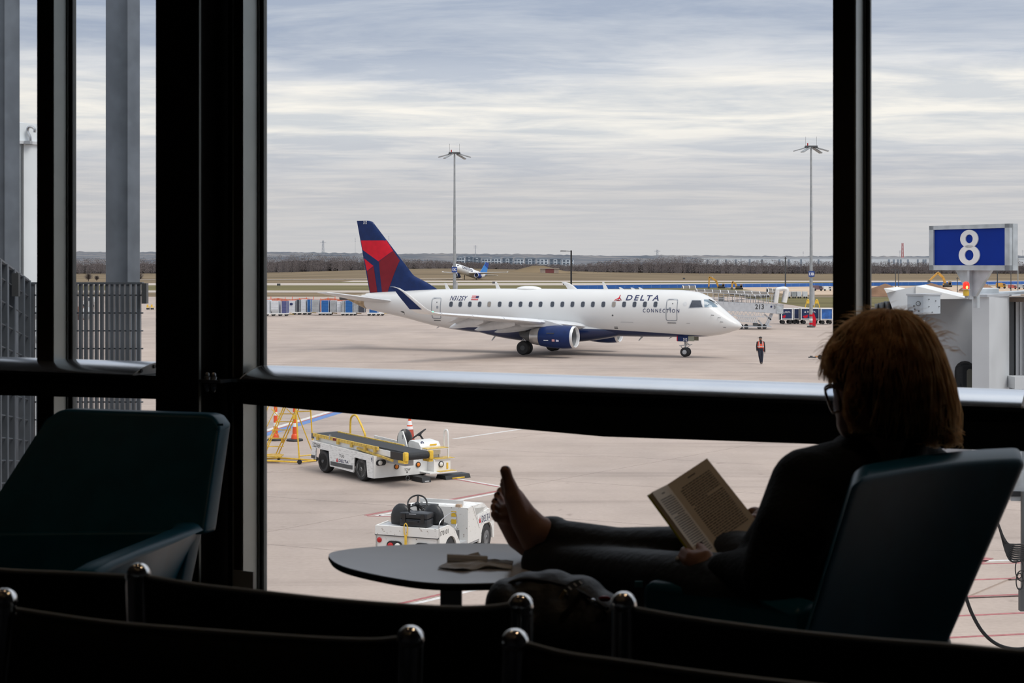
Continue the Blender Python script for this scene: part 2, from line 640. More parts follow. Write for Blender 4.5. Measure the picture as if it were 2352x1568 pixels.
# distant hills, with blue-grey distance haze mixed into their base colour
hill_m = mat('hazy_wooded_hills', (.105, .120, .145), .95, var=.0, vs=.011, col2=(.245, .232, .228), lo=.38, hi=.70, spec=.05, stretch=(1, .35, 1))
hb = [(1190, -6), (1500, 1), (1750, 5), (2500, 13), (3600, 25), (5000, 38), (6000, 34)]
def hz(x, y):
    px = CX + F * x / y
    side = interp([(-200, 5), (600, 2), (1100, -2), (1500, -7), (1700, -8), (2100, -9), (2500, -4)], px)
    k = min(max((y - 1500) / 3500.0, 0), 1.2)
    n = mnoise.noise(Vector((x * .0016, y * .0011, 3.1))) * 9 + mnoise.noise(Vector((x * .006, y * .004, 1.2))) * 3.0
    r = abs(mnoise.noise(Vector((x * .03, y * .02, 5)))) * 4.5 + abs(mnoise.noise(Vector((x * .075, y * .03, 9)))) * 4.0
    return interp(hb, y) + k * (side + n + r)
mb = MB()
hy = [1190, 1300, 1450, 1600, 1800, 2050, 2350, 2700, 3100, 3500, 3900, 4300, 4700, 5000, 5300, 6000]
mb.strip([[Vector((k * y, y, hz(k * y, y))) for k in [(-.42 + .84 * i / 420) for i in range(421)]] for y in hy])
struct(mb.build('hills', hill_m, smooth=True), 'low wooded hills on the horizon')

# bare winter woodland along the far edge of the airfield
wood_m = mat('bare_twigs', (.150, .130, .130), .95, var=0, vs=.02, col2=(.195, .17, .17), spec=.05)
mb = MB()
rr = random.Random(3)
def wood_top(px):
    return interp([(-100, 9.5), (560, 9.3), (700, 11), (850, 8.0), (1000, 5.0), (1050, 4.2), (1250, 3.9), (1330, 4.6), (1420, 8.0), (1560, 10.5), (1640, 8.5), (1800, 8.0), (2000, 7.5), (2200, 7.0), (2500, 8)], px)
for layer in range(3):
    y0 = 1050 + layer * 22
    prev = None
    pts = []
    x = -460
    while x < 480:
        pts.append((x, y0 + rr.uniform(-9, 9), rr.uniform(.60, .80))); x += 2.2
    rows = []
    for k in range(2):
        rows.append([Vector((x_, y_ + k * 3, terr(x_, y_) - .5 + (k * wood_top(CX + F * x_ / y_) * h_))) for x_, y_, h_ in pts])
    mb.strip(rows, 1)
wm = MB()
for i in range(3600):
    y = rr.uniform(960, 1095)
    px = rr.uniform(-120, 2470)
    x = (px - CX) / F * y
    h = wood_top(px) * rr.uniform(.72, 1.16)
    w = h * rr.uniform(.28, .5)
    b = Vector((x, y, terr(x, y) - .2))
    if i % 5 == 0:
        wm.add([b + Vector((-.12, 0, 0)), b + Vector((.12, 0, 0)), b + Vector((rr.uniform(-.3, .3), 0, h * .8))], [(0, 1, 2)])
    for k in range(52):
        a = rr.uniform(0, 6.28); q = rr.random() ** .8
        rad_ = w * math.sqrt(max(0, 1 - (2 * q - 1) ** 2)) * rr.uniform(.3, 1.05)
        c = b + Vector((math.cos(a) * rad_, math.sin(a) * rad_, h * (.12 + .88 * q)))
        up = Vector((math.cos(a) * .5 * rr.random(), math.sin(a) * .5 * rr.random(), rr.uniform(.3, .9))) * rr.uniform(.5, 1.1)
        s_ = Vector((rr.uniform(-1, 1), rr.uniform(-1, 1), rr.uniform(-.4, .4))) * .17
        wm.add([c + s_, c - s_, c + up], [(0, 1, 2)])
mb.v += wm.v; k0 = len(mb.v) - len(wm.v)
mb.f += [tuple(i + k0 for i in f) for f in wm.f]; mb.mi += wm.mi
wood_d = mat('dark_thicket', (.085, .076, .078), .95, var=.1, vs=.05, spec=.05)  # backing ribbons, a darker tone than the twigs
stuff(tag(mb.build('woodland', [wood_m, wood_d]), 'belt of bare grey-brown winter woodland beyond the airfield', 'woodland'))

# ================================================================ terminal room
FLOOR, CEIL = 5.27, 9.1
LAMP_W = (5.5, .12, .12)
fo = Vector((-1.0057, 5.625, 0)); fe = Vector((2.5175, -1.125, 0)).normalized(); fn = Vector((-fe.y, fe.x, 0))
FM = frame(fo, fe, fn, (0, 0, 1))
FA = math.atan2(fe.y, fe.x)
def sp(px, off=0.0):
    k = (px - CX) / F
    t = (off + fo.x * fn.x + fo.y * fn.y) / (k * fn.x + fn.y)
    return (k * t - fo.x) * fe.x + (t - fo.y) * fe.y
carpet = mat('dark_carpet', (.020, .021, .024), .95, var=.3, vs=60, bump=.3, bs=200, spec=.1)
wallm = mat('charcoal_wall', (.045, .045, .048), .9, var=.05, spec=.2)
ceilm = mat('grey_ceiling', (.07, .07, .07), .9, var=.05, spec=.2)
bronze = mat('dark_bronze_aluminium', (.012, .0115, .0105), .45, .2, .12, 8, spec=.35)
alu_g = mat('grey_green_aluminium', (.42, .46, .45), .36, .5, .06, 6)
alu_d = mat('dull_outer_aluminium', (.22, .24, .24), .5, .2, .06, 6)
alu = mat('satin_aluminium', (.90, .93, .97), .20, .92, .03, 6)
gask = mat('black_gasket', (.006, .006, .007), .6)
steelblk = mat('blackened_steel', (.010, .013, .013), .40, .3, .15, 7, spec=.4)
pane_m = glass('window_glass')
SL, SR, BK = -5.2, 5.6, -9.5
def fb(name, lo, hi, m, label=None, parent=None, bevel=0):
    mb_ = MB(FM); mb_.b2(lo, hi)
    o = mb_.build(name, m, parent, bevel=bevel, smooth=bool(bevel))
    if parent is None:
        struct(o, label)
    return o
fb('floor', (SL, BK, FLOOR - .35), (SR, .10, FLOOR), carpet, 'dark carpeted floor')
fb('ceiling', (SL, BK, CEIL), (SR, .10, CEIL + .3), ceilm, 'dark ceiling')
fb('wall_back', (SL, BK - .2, FLOOR - .35), (SR, BK, CEIL + .3), wallm, 'dark back wall')
fb('wall_left', (SL - .2, BK, FLOOR - .35), (SL, .10, CEIL + .3), wallm, 'dark left wall')
fb('wall_right', (SR, BK, FLOOR - .35), (SR + .2, .10, CEIL + .3), wallm, 'dark right wall')
fb('wall_lower', (SL, -.2, 0), (SR, -.02, FLOOR - .35), wallm, 'terminal wall below the window')

# mullions: (front face from, to, depth into the room)
s1a, s1b = sp(85, -.065), sp(123, -.065)
s3a, s3b = sp(538, -.085), sp(558, -.085)
s4a, s4b = sp(1913, -.105), sp(1966, -.105)
sca, scb = sp(357, -.21), sp(455, -.21)
def mullion(name, a, b, d, m_side, label):
    t_ = struct(bpy.data.objects.new(name, None), label); C.objects.link(t_)
    fb('mullion_body', (a, -d, FLOOR), (b - .006, .05, CEIL), mat('brown_bronze_aluminium', (.040, .033, .025), .5, .1, .12, 8, spec=.3), parent=t_)
    fb('side_cover', (b - .006, -d + .002, FLOOR), (b, .018, CEIL), m_side, parent=t_)
    fb('gasket', (b, .016, FLOOR), (b + .010, .030, CEIL), gask, parent=t_)
    fb('glazing_bead', (b + .003, .010, FLOOR), (b + .005, .016, CEIL), alu_g, parent=t_)
    fb('outer_frame', (b + .010, .024, FLOOR), (b + .018, .045, CEIL), alu_d, parent=t_)
    return t_
mullion('trim_1', s1a, s1b, .065, alu_g, 'slim bronze window mullion at the far left')
mullion('trim_2', s3a, s3b, .085, alu_g, 'window mullion beside the big black column')
mullion('trim_3', s4a, s4b, .105, alu_g, 'bronze window mullion right of the aircraft')
col = struct(bpy.data.objects.new('column_1', None), 'wide black structural column between the windows'); C.objects.link(col)
fb('column_shaft', (sca, -.21, FLOOR), (scb, .06, CEIL), bronze, parent=col, bevel=.003)
fb('corner_highlight', (scb, -.208, FLOOR), (scb + .003, -.196, CEIL), alu_g, parent=col)  # pale strip added as the highlight on the column corner
fb('recess_panel', (scb + .003, -.03, FLOOR), (s3a, .05, CEIL), steelblk, parent=col)
fb('corner_highlight', (s3a - .006, -.088, FLOOR), (s3a - .001, -.080, CEIL), alu_g, parent=col)  # second pale strip, painting the highlight on the recess edge
def window(name, a, b, label):
    t_ = struct(bpy.data.objects.new(name, None), label); C.objects.link(t_)
    fb('pane', (a, .034, FLOOR), (b, .044, CEIL), pane_m, parent=t_)
    fb('sill_frame', (a, .0, FLOOR), (b, .05, FLOOR + .012), bronze, parent=t_)
    fb('head_frame', (a, -.06, CEIL - .1), (b, .06, CEIL), bronze, parent=t_)
window('window_1', SL, s1a, 'narrow window at the far left')
window('window_2', s1b + .014, sca, 'window left of the black column')
window('window_3', s3b + .014, s4a, 'big window with the aircraft behind it')
window('window_4', s4b + .014, SR, 'window behind the reading woman')

# transom with rounded aluminium nosing on top
ZR = H - .373
def transom(name, a, b, drops, label, cap_a, cap_b):
    t_ = struct(bpy.data.objects.new(name, None), label); C.objects.link(t_)
    mb_ = MB(FM)
    rings = []
    for s_, dr in drops:
        zb = H - dr
        rings.append([(s_, -.135, zb), (s_, .05, zb), (s_, .05, ZR - .040), (s_, -.135, ZR - .040)])
    mb_.loft(rings); mb_.build('beam', steelblk, t_)
    pr = [(-.163, -.040), (-.165, -.0385), (-.160, -.034), (-.135, -.024), (-.105, -.0135), (-.07, -.0055), (-.035, 0), (.03, -.001), (.03, -.040)]
    mb_ = MB(FM); mb_.loft([[(s_, o_, ZR + z_) for o_, z_ in pr] for s_ in (a, b)])
    mb_.build('nosing', alu, t_, smooth=True, angle=30)
    mb_ = MB(FM); mb_.b2((a, -.158, ZR - .050), (b, -.10, ZR - .0405)); mb_.build('nosing_bracket', dgrey, t_)
    for c_, sgn in ((a, -1), (b, 1)):
        if (sgn < 0 and not cap_a) or (sgn > 0 and not cap_b):
            continue
        mb_ = MB(FM); mb_.loft([[(c_ + k, o_, ZR + z_) for o_, z_ in pr] for k in (0, sgn * .006)])
        cp = mb_.build('end_cap', white, t_)
        for o_, z_ in ((-.125, -.025), (-.045, -.013)):
            mb_ = MB(FM); mb_.cyl((c_ + sgn * .006, o_, ZR + z_), (c_ + sgn * .011, o_, ZR + z_), .007, 8)
            mb_.build('screw', dgrey, cp)
    return t_
sm = sp(1385, -.135)
transom('trim_4', SL, sp(330, -.10), [(SL, .58), (sca, .498)], 'dark transom with silver nosing left of the column', False, True)
transom('trim_5', sp(566, -.13), sp(2349, -.12), [(s3a, .500), (sm, .556), (SR, .50)], 'long dark transom with silver nosing below the aircraft', True, True)
br = struct(bpy.data.objects.new('trim_6', None), 'steel bracket with domed bolts beside the column'); C.objects.link(br)
fb('bracket_plate', (scb + .003, -.215, ZR - .052), (scb + .10, -.10, ZR - .041), steel, parent=br)
fb('bracket_arm', (scb + .04, -.15, ZR - .052), (s3b + .02, -.10, ZR - .041), steel, parent=br)
for px in (476, 491):
    c0 = sp(px, -.195)
    for zz0, zz1 in ((0, .026), (-.016, -.045)):
        mb_ = MB(FM); mb_.lathe([(.010, zz0), (.012, zz0 + (zz1 - zz0) * .35), (.0085, zz0 + (zz1 - zz0) * .45), (.008, zz0 + (zz1 - zz0) * .8), (.003, zz1)], 12, T((c0, -.195, ZR - .041)))
        mb_.build('bolt', steel, br, smooth=True)
hp = struct(bpy.data.objects.new('trim_7', None), 'small metal hinge plate at the foot of the mullion'); C.objects.link(hp)
z1_ = P(565, 1297, 5.62).z
fb('hinge_leaf', (s3a + .002, -.095, FLOOR), (s3b + .05, -.0865, z1_), mat('hinge_grey', (.42, .42, .40), .5, .2), parent=hp)
mb_ = MB(FM); mb_.cyl((s3b + .0145, -.10, z1_ - .07), (s3b + .0145, -.125, z1_ - .07), .009, 10); mb_.build('pin', steel, hp, smooth=True)

# recessed warm ceiling downlights over the seating
warm = mat('warm_lamp_glow', (1.0, .55, .22), .5, emit=6.0)
names = {0: 'window', 1: 'middle', 2: 'rear'}
for row, o_ in enumerate((-2.0, -4.4, -7.0)):
    for k, s_ in enumerate((-2.6, -.8, 1.0, 2.75)):
        p = FM @ Vector((s_, o_, CEIL))
        dl = thing('downlight', 'warm recessed ceiling downlight, %s of the %s row' % (['leftmost', 'second from left', 'third from left', 'rightmost'][k], names[row]), 'lamp', p, 0, 'ceiling downlights')
        MB().lathe([(.075, -.14), (.075, -.01), (.085, -.006), (.11, -.012), (.11, 0), (.09, 0)], 18, cap=False).build('trim_ring', grey, dl)
        MB().lathe([(.05, -.010), (.05, -.002)], 18).build('lamp', warm, dl)
        ld = bpy.data.lights.new('downlight_bulb', 'SPOT')
        ld.energy = LAMP_W[row] * (1.9 if k == 3 and row == 0 else .5)
        ld.color = (1.0, .72, .46)
        ld.spot_size = math.radians(105)
        ld.spot_blend = .6
        ld.shadow_soft_size = .05
        lo = bpy.data.objects.new('downlight_bulb', ld)
        C.objects.link(lo)
        lo.parent = dl
        lo.location = (0, 0, -.15)
# ================================================================ regional jet
JO = G(1239, 810); JN = G(1575, 819)
ju = (JN - JO).normalized(); jl = Vector((-ju.y, ju.x, 0))
JA = math.atan2(ju.y, ju.x)
def jx(px, y=0.0):
    k = (px - CX) / F
    o = JO + jl * y
    return (k * o.y - o.x) / (ju.x - k * ju.y)
def jp(px, py, y=0.0):
    x = jx(px, y)
    D = (JO + jl * y + ju * x).y
    return x, H - (py - YH) * D / F
jet = thing('passenger_jet', 'white twin-engine regional jet with navy belly and red and navy tail fin', 'airplane', JO, JA)
ZT = [(-16.1, 3.97), (-15, 4.14), (-14.19, 4.26), (-11.15, 4.44), (-8.17, 4.58), (-4, 4.65), (0, 4.67), (8.7, 4.68), (10.4, 4.66), (11.0, 4.64), (11.6, 4.58), (12.1, 4.50), (12.5, 4.37), (12.88, 4.19), (13.19, 3.94), (13.51, 3.66), (14.13, 3.14), (14.45, 2.88), (14.75, 2.66), (14.95, 2.51), (15.06, 2.41), (15.13, 2.31), (15.17, 2.22)]
ZB = [(-16.1, 3.68), (-14.65, 3.08), (-12.93, 2.72), (-11.08, 2.40), (-9.92, 2.12), (-8.25, 1.77), (-7.44, 1.64), (-5.41, 1.42), (-3.8, 1.34), (8, 1.33), (11.5, 1.36), (12.94, 1.47), (13.76, 1.60), (14.3, 1.74), (14.53, 1.83), (14.9, 1.95), (15.06, 2.04), (15.13, 2.11), (15.17, 2.20)]
WD = [(-16.1, .14), (-15, .40), (-14, .62), (-12, .95), (-10, 1.22), (-8, 1.40), (-6, 1.48), (-4, 1.505), (10.4, 1.505), (11.2, 1.46), (11.9, 1.38), (12.5, 1.28), (13.1, 1.13), (13.6, .98), (14.1, .80), (14.5, .66), (14.8, .51), (15.0, .36), (15.1, .23), (15.15, .12), (15.17, .03)]
PW = 2.15
def sect(x):
    a, b, w = interp(ZT, x), interp(ZB, x), interp(WD, x)
    return (a + b) / 2, (a - b) / 2, w
def skin_y(x, z):
    zc, h, w = sect(x)
    q = min(abs((z - zc) / h), .999)
    return w * (1 - q ** PW) ** (1 / PW)
def on_skin(off=.012, side=-1):
    def f(v):
        return Vector((v.x, side * (skin_y(v.x, v.z) + off), v.z))
    return f
xs = [-16.1, -15.6, -15, -14.2, -13.4, -12.5, -11.5, -10.5, -9.5, -8.5, -7.5, -6.5, -5.4, -4.5, -3.8] + [-3 + .8 * i for i in range(17)] + [10.6, 11.0, 11.4, 11.8, 12.1, 12.4, 12.7, 12.9, 13.1, 13.3, 13.5, 13.7, 13.9, 14.1, 14.3, 14.5, 14.7, 14.85, 15.0, 15.08, 15.14, 15.17]
NS = 64
rings = []
for x in xs:
    zc, h, w = sect(x)
    ring = []
    for k in range(NS):
        a = 2 * math.pi * k / NS
        c, s_ = math.cos(a), math.sin(a)
        ring.append(Vector((x, w * math.copysign(abs(c) ** (2 / PW), c), zc + h * math.copysign(abs(s_) ** (2 / PW), s_))))
    rings.append(ring)
def livery_mat():
    m = bpy.data.materials.new('jet_livery')
    m.use_nodes = True
    t = m.node_tree; b = t.nodes['Principled BSDF']
    b.inputs['Roughness'].default_value = .28
    b.inputs['Coat Weight'].default_value = .4
    b.inputs['Coat Roughness'].default_value = .1
    co = t.nodes.new('ShaderNodeTexCoord')
    se = t.nodes.new('ShaderNodeSeparateXYZ')
    t.links.new(co.outputs['Object'], se.inputs[0])
    mr = t.nodes.new('ShaderNodeMapRange')
    mr.inputs[1].default_value = -17; mr.inputs[2].default_value = 16
    t.links.new(se.outputs[0], mr.inputs[0])
    r = t.nodes.new('ShaderNodeValToRGB')
    pts = [(-9.2, .5), (-7.6, 1.62), (-5.6, 1.80), (-3.0, 1.86), (0, 1.90), (3.0, 1.92), (6.0, 1.84), (9.0, 1.70), (11.3, 1.58), (12.9, 1.50), (13.1, .5)]
    while len(r.color_ramp.elements) < len(pts):
        r.color_ramp.elements.new(.5)
    for e, (x, z) in zip(r.color_ramp.elements, pts):
        e.position = (x + 17) / 33; e.color = (z / 2, z / 2, z / 2, 1)
    t.links.new(mr.outputs[0], r.inputs[0])
    mm = t.nodes.new('ShaderNodeMath'); mm.operation = 'MULTIPLY'; mm.inputs[1].default_value = 2
    t.links.new(r.outputs[0], mm.inputs[0])
    lt = t.nodes.new('ShaderNodeMath'); lt.operation = 'LESS_THAN'
    t.links.new(se.outputs[2], lt.inputs[0]); t.links.new(mm.outputs[0], lt.inputs[1])
    nz = t.nodes.new('ShaderNodeTexNoise'); nz.inputs['Scale'].default_value = .8
    t.links.new(co.outputs['Object'], nz.inputs['Vector'])
    wr = t.nodes.new('ShaderNodeValToRGB')
    wr.color_ramp.elements[0].color = (.67, .67, .66, 1); wr.color_ramp.elements[1].color = (.73, .73, .72, 1)
    t.links.new(nz.outputs[0], wr.inputs[0])
    mx = t.nodes.new('ShaderNodeMix'); mx.data_type = 'RGBA'
    t.links.new(lt.outputs[0], mx.inputs[0]); t.links.new(wr.outputs[0], mx.inputs[6])
    mx.inputs[7].default_value = (.006, .018, .080, 1)
    t.links.new(mx.outputs[2], b.inputs['Base Color'])
    return m
livery = livery_mat()
jw = mat('jet_white', (.82, .82, .81), .3, var=.03, coat=.3)
jgrey = mat('jet_grey', (.50, .52, .54), .35, .2, .06)
heat = mat('heat_stained_metal', (.42, .33, .22), .35, .8, .25, 4)
fus = MB().loft(rings).build('fuselage', livery, jet, smooth=True, angle=60)
# tail cone with exhaust
tr_r = []
for x in (-16.12, -15.8, -15.4, -15.0, -14.7, -14.45):
    zc, h, w = sect(max(x, -16.1))
    tr_r.append([Vector((x, (w + .015) * math.cos(a * math.pi / 16), zc + (h + .015) * math.sin(a * math.pi / 16))) for a in range(32)])
MB().loft(tr_r).build('tail_cone', heat, fus, smooth=True)
mb = MB(); mb.tube([(-16.1, 0, 3.84), (-16.85, 0, 3.82)], [.15, .15], 16); mb.build('exhaust_pipe', dgrey, fus, smooth=True)
# belly fairing
mb = MB()
fr = []
for i in range(19):
    t_ = i / 18; x = -5.2 + 12.2 * t_
    b_ = math.sin(math.pi * t_) ** .75
    ring = []
    for k in range(40):
        a = 2 * math.pi * k / 40
        c, s_ = math.cos(a), math.sin(a)
        ring.append(Vector((x, (.55 + 1.22 * b_) * math.copysign(abs(c) ** .8, c), 1.72 + (.12 + .70 * b_) * math.copysign(abs(s_) ** .85, s_) * (1.15 if s_ < 0 else .95))))
    fr.append(ring)
mb.loft(fr).build('belly_fairing', livery, jet, smooth=True, angle=60)

# cabin windows (starboard seen; port mirrored)
wgl = mat('cabin_window_glass', (.055, .065, .085), .12, var=.1)
wsh = mat('drawn_window_blind', (.30, .27, .24), .5)
wrim = mat('window_rim', (.50, .52, .55), .35, .3)
def rrect(w, h, r, n=5):
    pts = []
    for cx_, cy_, a0 in ((w / 2 - r, h / 2 - r, 0), (-w / 2 + r, h / 2 - r, 90), (-w / 2 + r, -h / 2 + r, 180), (w / 2 - r, -h / 2 + r, 270)):
        for i in range(n):
            a = math.radians(a0 + 90 * i / (n - 1))
            pts.append((cx_ + r * math.cos(a), cy_ + r * math.sin(a)))
    return pts
wpx = [1035, 1056.5, 1078.5, 1101, 1123, 1147, 1172, 1195, 1218, 1241, 1268, 1291, 1314, 1338, 1361, 1385, 1409, 1432.6, 1456.6, 1480.4, 1504.7]
def skin_patch(name, x, z, pts, m, parent, side=-1, off=.006, th=.012):
    mb_ = MB()
    n_ = len(pts)
    a = [Vector((x + p, side * (skin_y(x + p, z + q) + off), z + q)) for p, q in pts]
    b = [Vector((v.x, v.y - side * (th + .02), v.z)) for v in a]
    mb_.add(a + b, [tuple(range(n_))] + [(i, (i + 1) % n_, n_ + (i + 1) % n_, n_ + i) for i in range(n_)])
    return mb_.build(name, m, parent)
for i, px in enumerate(wpx):
    x = jx(px, -1.48)
    z = 3.50 + .17 * (x + 6.5) / 16.4
    for side in (-1, 1):
        w_ = skin_patch('cabin_window', x, z, rrect(.33, .44, .13), wrim, jet, side, .004)
        skin_patch('window_pane', x, z, rrect(.27, .38, .11), wsh if (px in (1123, 1409)) else wgl, w_, side, .012)
# doors
seam = mat('door_seam', (.26, .28, .31), .4)
def refine(p, n=8):
    out = []
    for (a, b), (c, d) in zip(p, p[1:] + p[:1]):
        if math.hypot(c - a, d - b) > .3:
            out += [(a + (c - a) * k / n, b + (d - b) * k / n) for k in range(n)]
        else:
            out.append((a, b))
    return out
def door(x0, x1, z0, z1, side=-1):
    mb_ = MB()
    w_, h_ = x1 - x0, z1 - z0
    pts = refine(rrect(w_, h_, .14, 6)); ins = refine(rrect(w_ - .10, h_ - .10, .10, 6))
    xc, zc = (x0 + x1) / 2, (z0 + z1) / 2
    A = [Vector((xc + p, side * (skin_y(xc + p, zc + q) + .012), zc + q)) for p, q in pts]
    B = [Vector((xc + p, side * (skin_y(xc + p, zc + q) + .012), zc + q)) for p, q in ins]
    n_ = len(A)
    mb_.add(A + B, [(i, (i + 1) % n_, n_ + (i + 1) % n_, n_ + i) for i in range(n_)])
    d = mb_.build('cabin_door', seam, jet)
    skin_patch('door_window', xc + .05, zc + h_ * .30, rrect(.07, .07, .03), dgrey, d, side, .012)
    skin_patch('door_handle', xc + .12 * (-1 if x0 > 0 else 1), zc + h_ * .06, rrect(.16, .2, .04), seam, d, side, .010)
    skin_patch('door_sill', xc, z0 - .13, rrect(w_ * .75, .05, .02), dgrey, d, side, .012)
    hp_ = [(-w_ / 2, -.16), (-w_ / 2, -.02), (-w_ / 2 + .12, .06), (w_ / 2 - .12, .06), (w_ / 2, -.02), (w_ / 2, -.16), (w_ / 2 - .07, -.10), (w_ / 2 - .14, -.03), (-w_ / 2 + .14, -.03), (-w_ / 2 + .07, -.10)]
    skin_patch('door_gutter', xc, z1 - .02, hp_, jgrey, d, side, .016)
ax0, az1 = jp(991, 684, -1.35); ax1, _ = jp(1013, 684, -1.35)
door(ax0, ax1, az1 - 1.55, az1)
fx0, fz1 = jp(1530, 687, -1.42); fx1, _ = jp(1556, 687, -1.42)
door(fx0, fx1, fz1 - 1.50, fz1)
door(fx0, fx1, fz1 - 1.60, fz1, 1)
# access panels and small marks on the skin
for px, py, w_, h_ in ((1440, 750, .9, .62), (1561, 742, 1.4, .02), (1408, 724, .12, .12), (1413, 754, .28, .06), (1413, 751, .28, .05), (917, 719, .42, .28), (1572, 698, .3, .3)):
    x, z = jp(px, py, -1.42)
    if w_ > .8 and h_ > .3:
        P4 = [(-w_ / 2, -h_ / 2), (w_ / 2, -h_ / 2), (w_ / 2, h_ / 2), (-w_ / 2, h_ / 2), (-w_ / 2, -h_ / 2 + .02), (-w_ / 2 + .02, h_ / 2 - .02), (w_ / 2 - .02, h_ / 2 - .02), (w_ / 2 - .02, -h_ / 2 + .02)]
        skin_patch('panel_seam', x, z + h_ / 2, rrect(w_, .02, .008), seam, fus)
        skin_patch('panel_seam', x - w_ / 2, z, rrect(.02, h_, .008), seam, fus)
        skin_patch('panel_seam', x + w_ / 2, z, rrect(.02, h_, .008), seam, fus)
    elif px == 1572:
        pts = [(.15 * math.cos(a * .39), .15 * math.sin(a * .39)) for a in range(16)]
        skin_patch('emblem', x, z, pts, mat('pale_grey_emblem', (.62, .63, .64), .4), fus)
    else:
        skin_patch('access_port', x, z, rrect(w_, h_, min(w_, h_) * .45), dgrey, fus)
# flight deck windows
for side in (-1, 1):
    q = [jp(a, b, -1.0) for a, b in ((1587, 706), (1591, 689.5), (1608.5, 689.5), (1615, 705))]
    def poly_patch(name, q, m, off, parent):
        cxx = sum(a for a, b in q) / len(q); czz = sum(b for a, b in q) / len(q)
        # refine edges so that the patch follows the nose
        pts = []
        for (a, b), (c, d) in zip(q, q[1:] + q[:1]):
            for k in range(6):
                pts.append((a + (c - a) * k / 6, b + (d - b) * k / 6))
        vs_ = [Vector((a, side * (skin_y(a, b) + off), b)) for a, b in pts]
        mid = [Vector(((a + cxx) / 2, 0, (b + czz) / 2)) for a, b in pts]
        for v in mid:
            v.y = side * (skin_y(v.x, v.z) + off)
        c_ = Vector((cxx, side * (skin_y(cxx, czz) + off), czz))
        n_ = len(vs_)
        mb_ = MB()
        mb_.add(vs_ + mid + [c_], [(i, (i + 1) % n_, n_ + (i + 1) % n_, n_ + i) for i in range(n_)] + [(n_ + i, n_ + (i + 1) % n_, 2 * n_) for i in range(n_)])
        return mb_.build(name, m, parent)
    def grow(q, k):
        cxx = sum(a for a, b in q) / len(q); czz = sum(b for a, b in q) / len(q)
        return [(a + (a - cxx) * k, b + (b - czz) * k) for a, b in q]
    fr_ = poly_patch('flight_deck_window', grow(q, .16), wrim, .010, jet)
    poly_patch('window_pane', q, wgl, .018, fr_)
    q2 = [(12.72, 4.02), (12.86, 3.50), (13.60, 3.50), (13.38, 3.72), (13.13, 3.93), (13.02, 4.02)]
    fr_ = poly_patch('windshield', grow(q2, .07), wrim, .010, jet)
    poly_patch('window_pane', q2, mat('windshield_glass', (.20, .27, .33), .08), .018, fr_)
mb = MB(); mb.tube([(13.35, -.35, 3.86), (13.05, -.75, 4.05)], .022, 6); mb.tube([(13.55, -.3, 3.70), (13.1, -.78, 4.0)], .018, 6); mb.build('wiper', blackp, jet)
for a, b in (((1636, 723), 'probe'), ((1655, 739), 'probe'), ((1661, 752), 'probe'), ((1650, 729), 'probe')):
    x, z = jp(*a, -.8)
    y = -skin_y(x, z)
    MB().tube([(x, y, z), (x + .05, y - .07, z), (x + .22, y - .09, z - .01)], .018, 6).build(b, dgrey, fus)
# lettering
def skin_text(name, s, p0, p1, m, y=-1.48, **k):
    (xa, za), (xb, zb) = jp(*p0, y), jp(*p1, y)
    return lettering(name, s, xb - xa, zb - za, m, jet, frame((xa, -1.5, za), (1, 0, 0), (0, 0, 1), (0, -1, 0)), on_skin(.016), **k)
skin_text('lettering', 'DELTA', (1435, 689.5), (1511, 678), navyink, bold=.018, shear=.12, space=1.35, split=True)
skin_text('lettering', 'CONNECTION', (1477, 717), (1560, 709.5), navyink, space=1.5, split=True, bold=.008)
skin_text('lettering', 'N312SY', (1031, 689.5), (1070, 679.5), navyink, bold=.006, shear=.2, split=True)
for q, m_ in (([(1408, 690.3), (1420, 676.8), (1420.3, 686.2), (1416, 687)], red), ([(1420, 676.8), (1425.8, 690.3), (1420.3, 686.2)], dred),
              ([(1410.5, 690.6), (1418, 687.6), (1424.5, 690.6)], dred)):
    pts = [jp(a, b, -1.48) for a, b in q]
    cxx, czz = pts[0]
    skin_patch('tail_mark', cxx, czz, [(a - cxx, b - czz) for a, b in pts], m_, jet, off=.016)
fx, fz = jp(1089, 684, -1.4)
for k in range(5):
    skin_patch('flag_stripe', fx, fz - .13 + .065 * k, rrect(.58, .045, .01), red if k % 2 == 0 else white, jet, off=.014)
skin_patch('flag_canton', fx + .17, fz + .065, rrect(.24, .16, .01), navyink, jet, off=.020)
# satcom dome, antennas
mb = MB(); mb.ell((jx(1215), 0, 4.66), (.98, .5, .20), 24, 10); mb.build('radome', jw, jet, smooth=True)
for px, h_, z_ in ((1027, .42, 4.62), (1143, .5, 4.66), (1390, .5, 4.68), (1428, .14, 4.68), (1455, .12, 4.68), (1473, .14, 4.68)):
    x = jx(px)
    MB().prism([(x + .25, -.02, z_ - .05), (x - .1, -.02, z_ - .05), (x - .22, -.02, z_ + h_), (x - .1, -.02, z_ + h_)], (0, .04, 0)).build('antenna', jw, jet)
for px, h_ in ((1475, .28), (1137, .35), (1010, .12), (1545, .10)):
    x = jx(px); zb_ = interp(ZB, x) if px != 1137 else 1.16
    MB().prism([(x + .2, -.015, zb_ + .1), (x, -.015, zb_ + .1), (x - .3, -.015, zb_ - h_), (x - .22, -.015, zb_ - h_)], (0, .03, 0)).build('antenna', jgrey, jet)
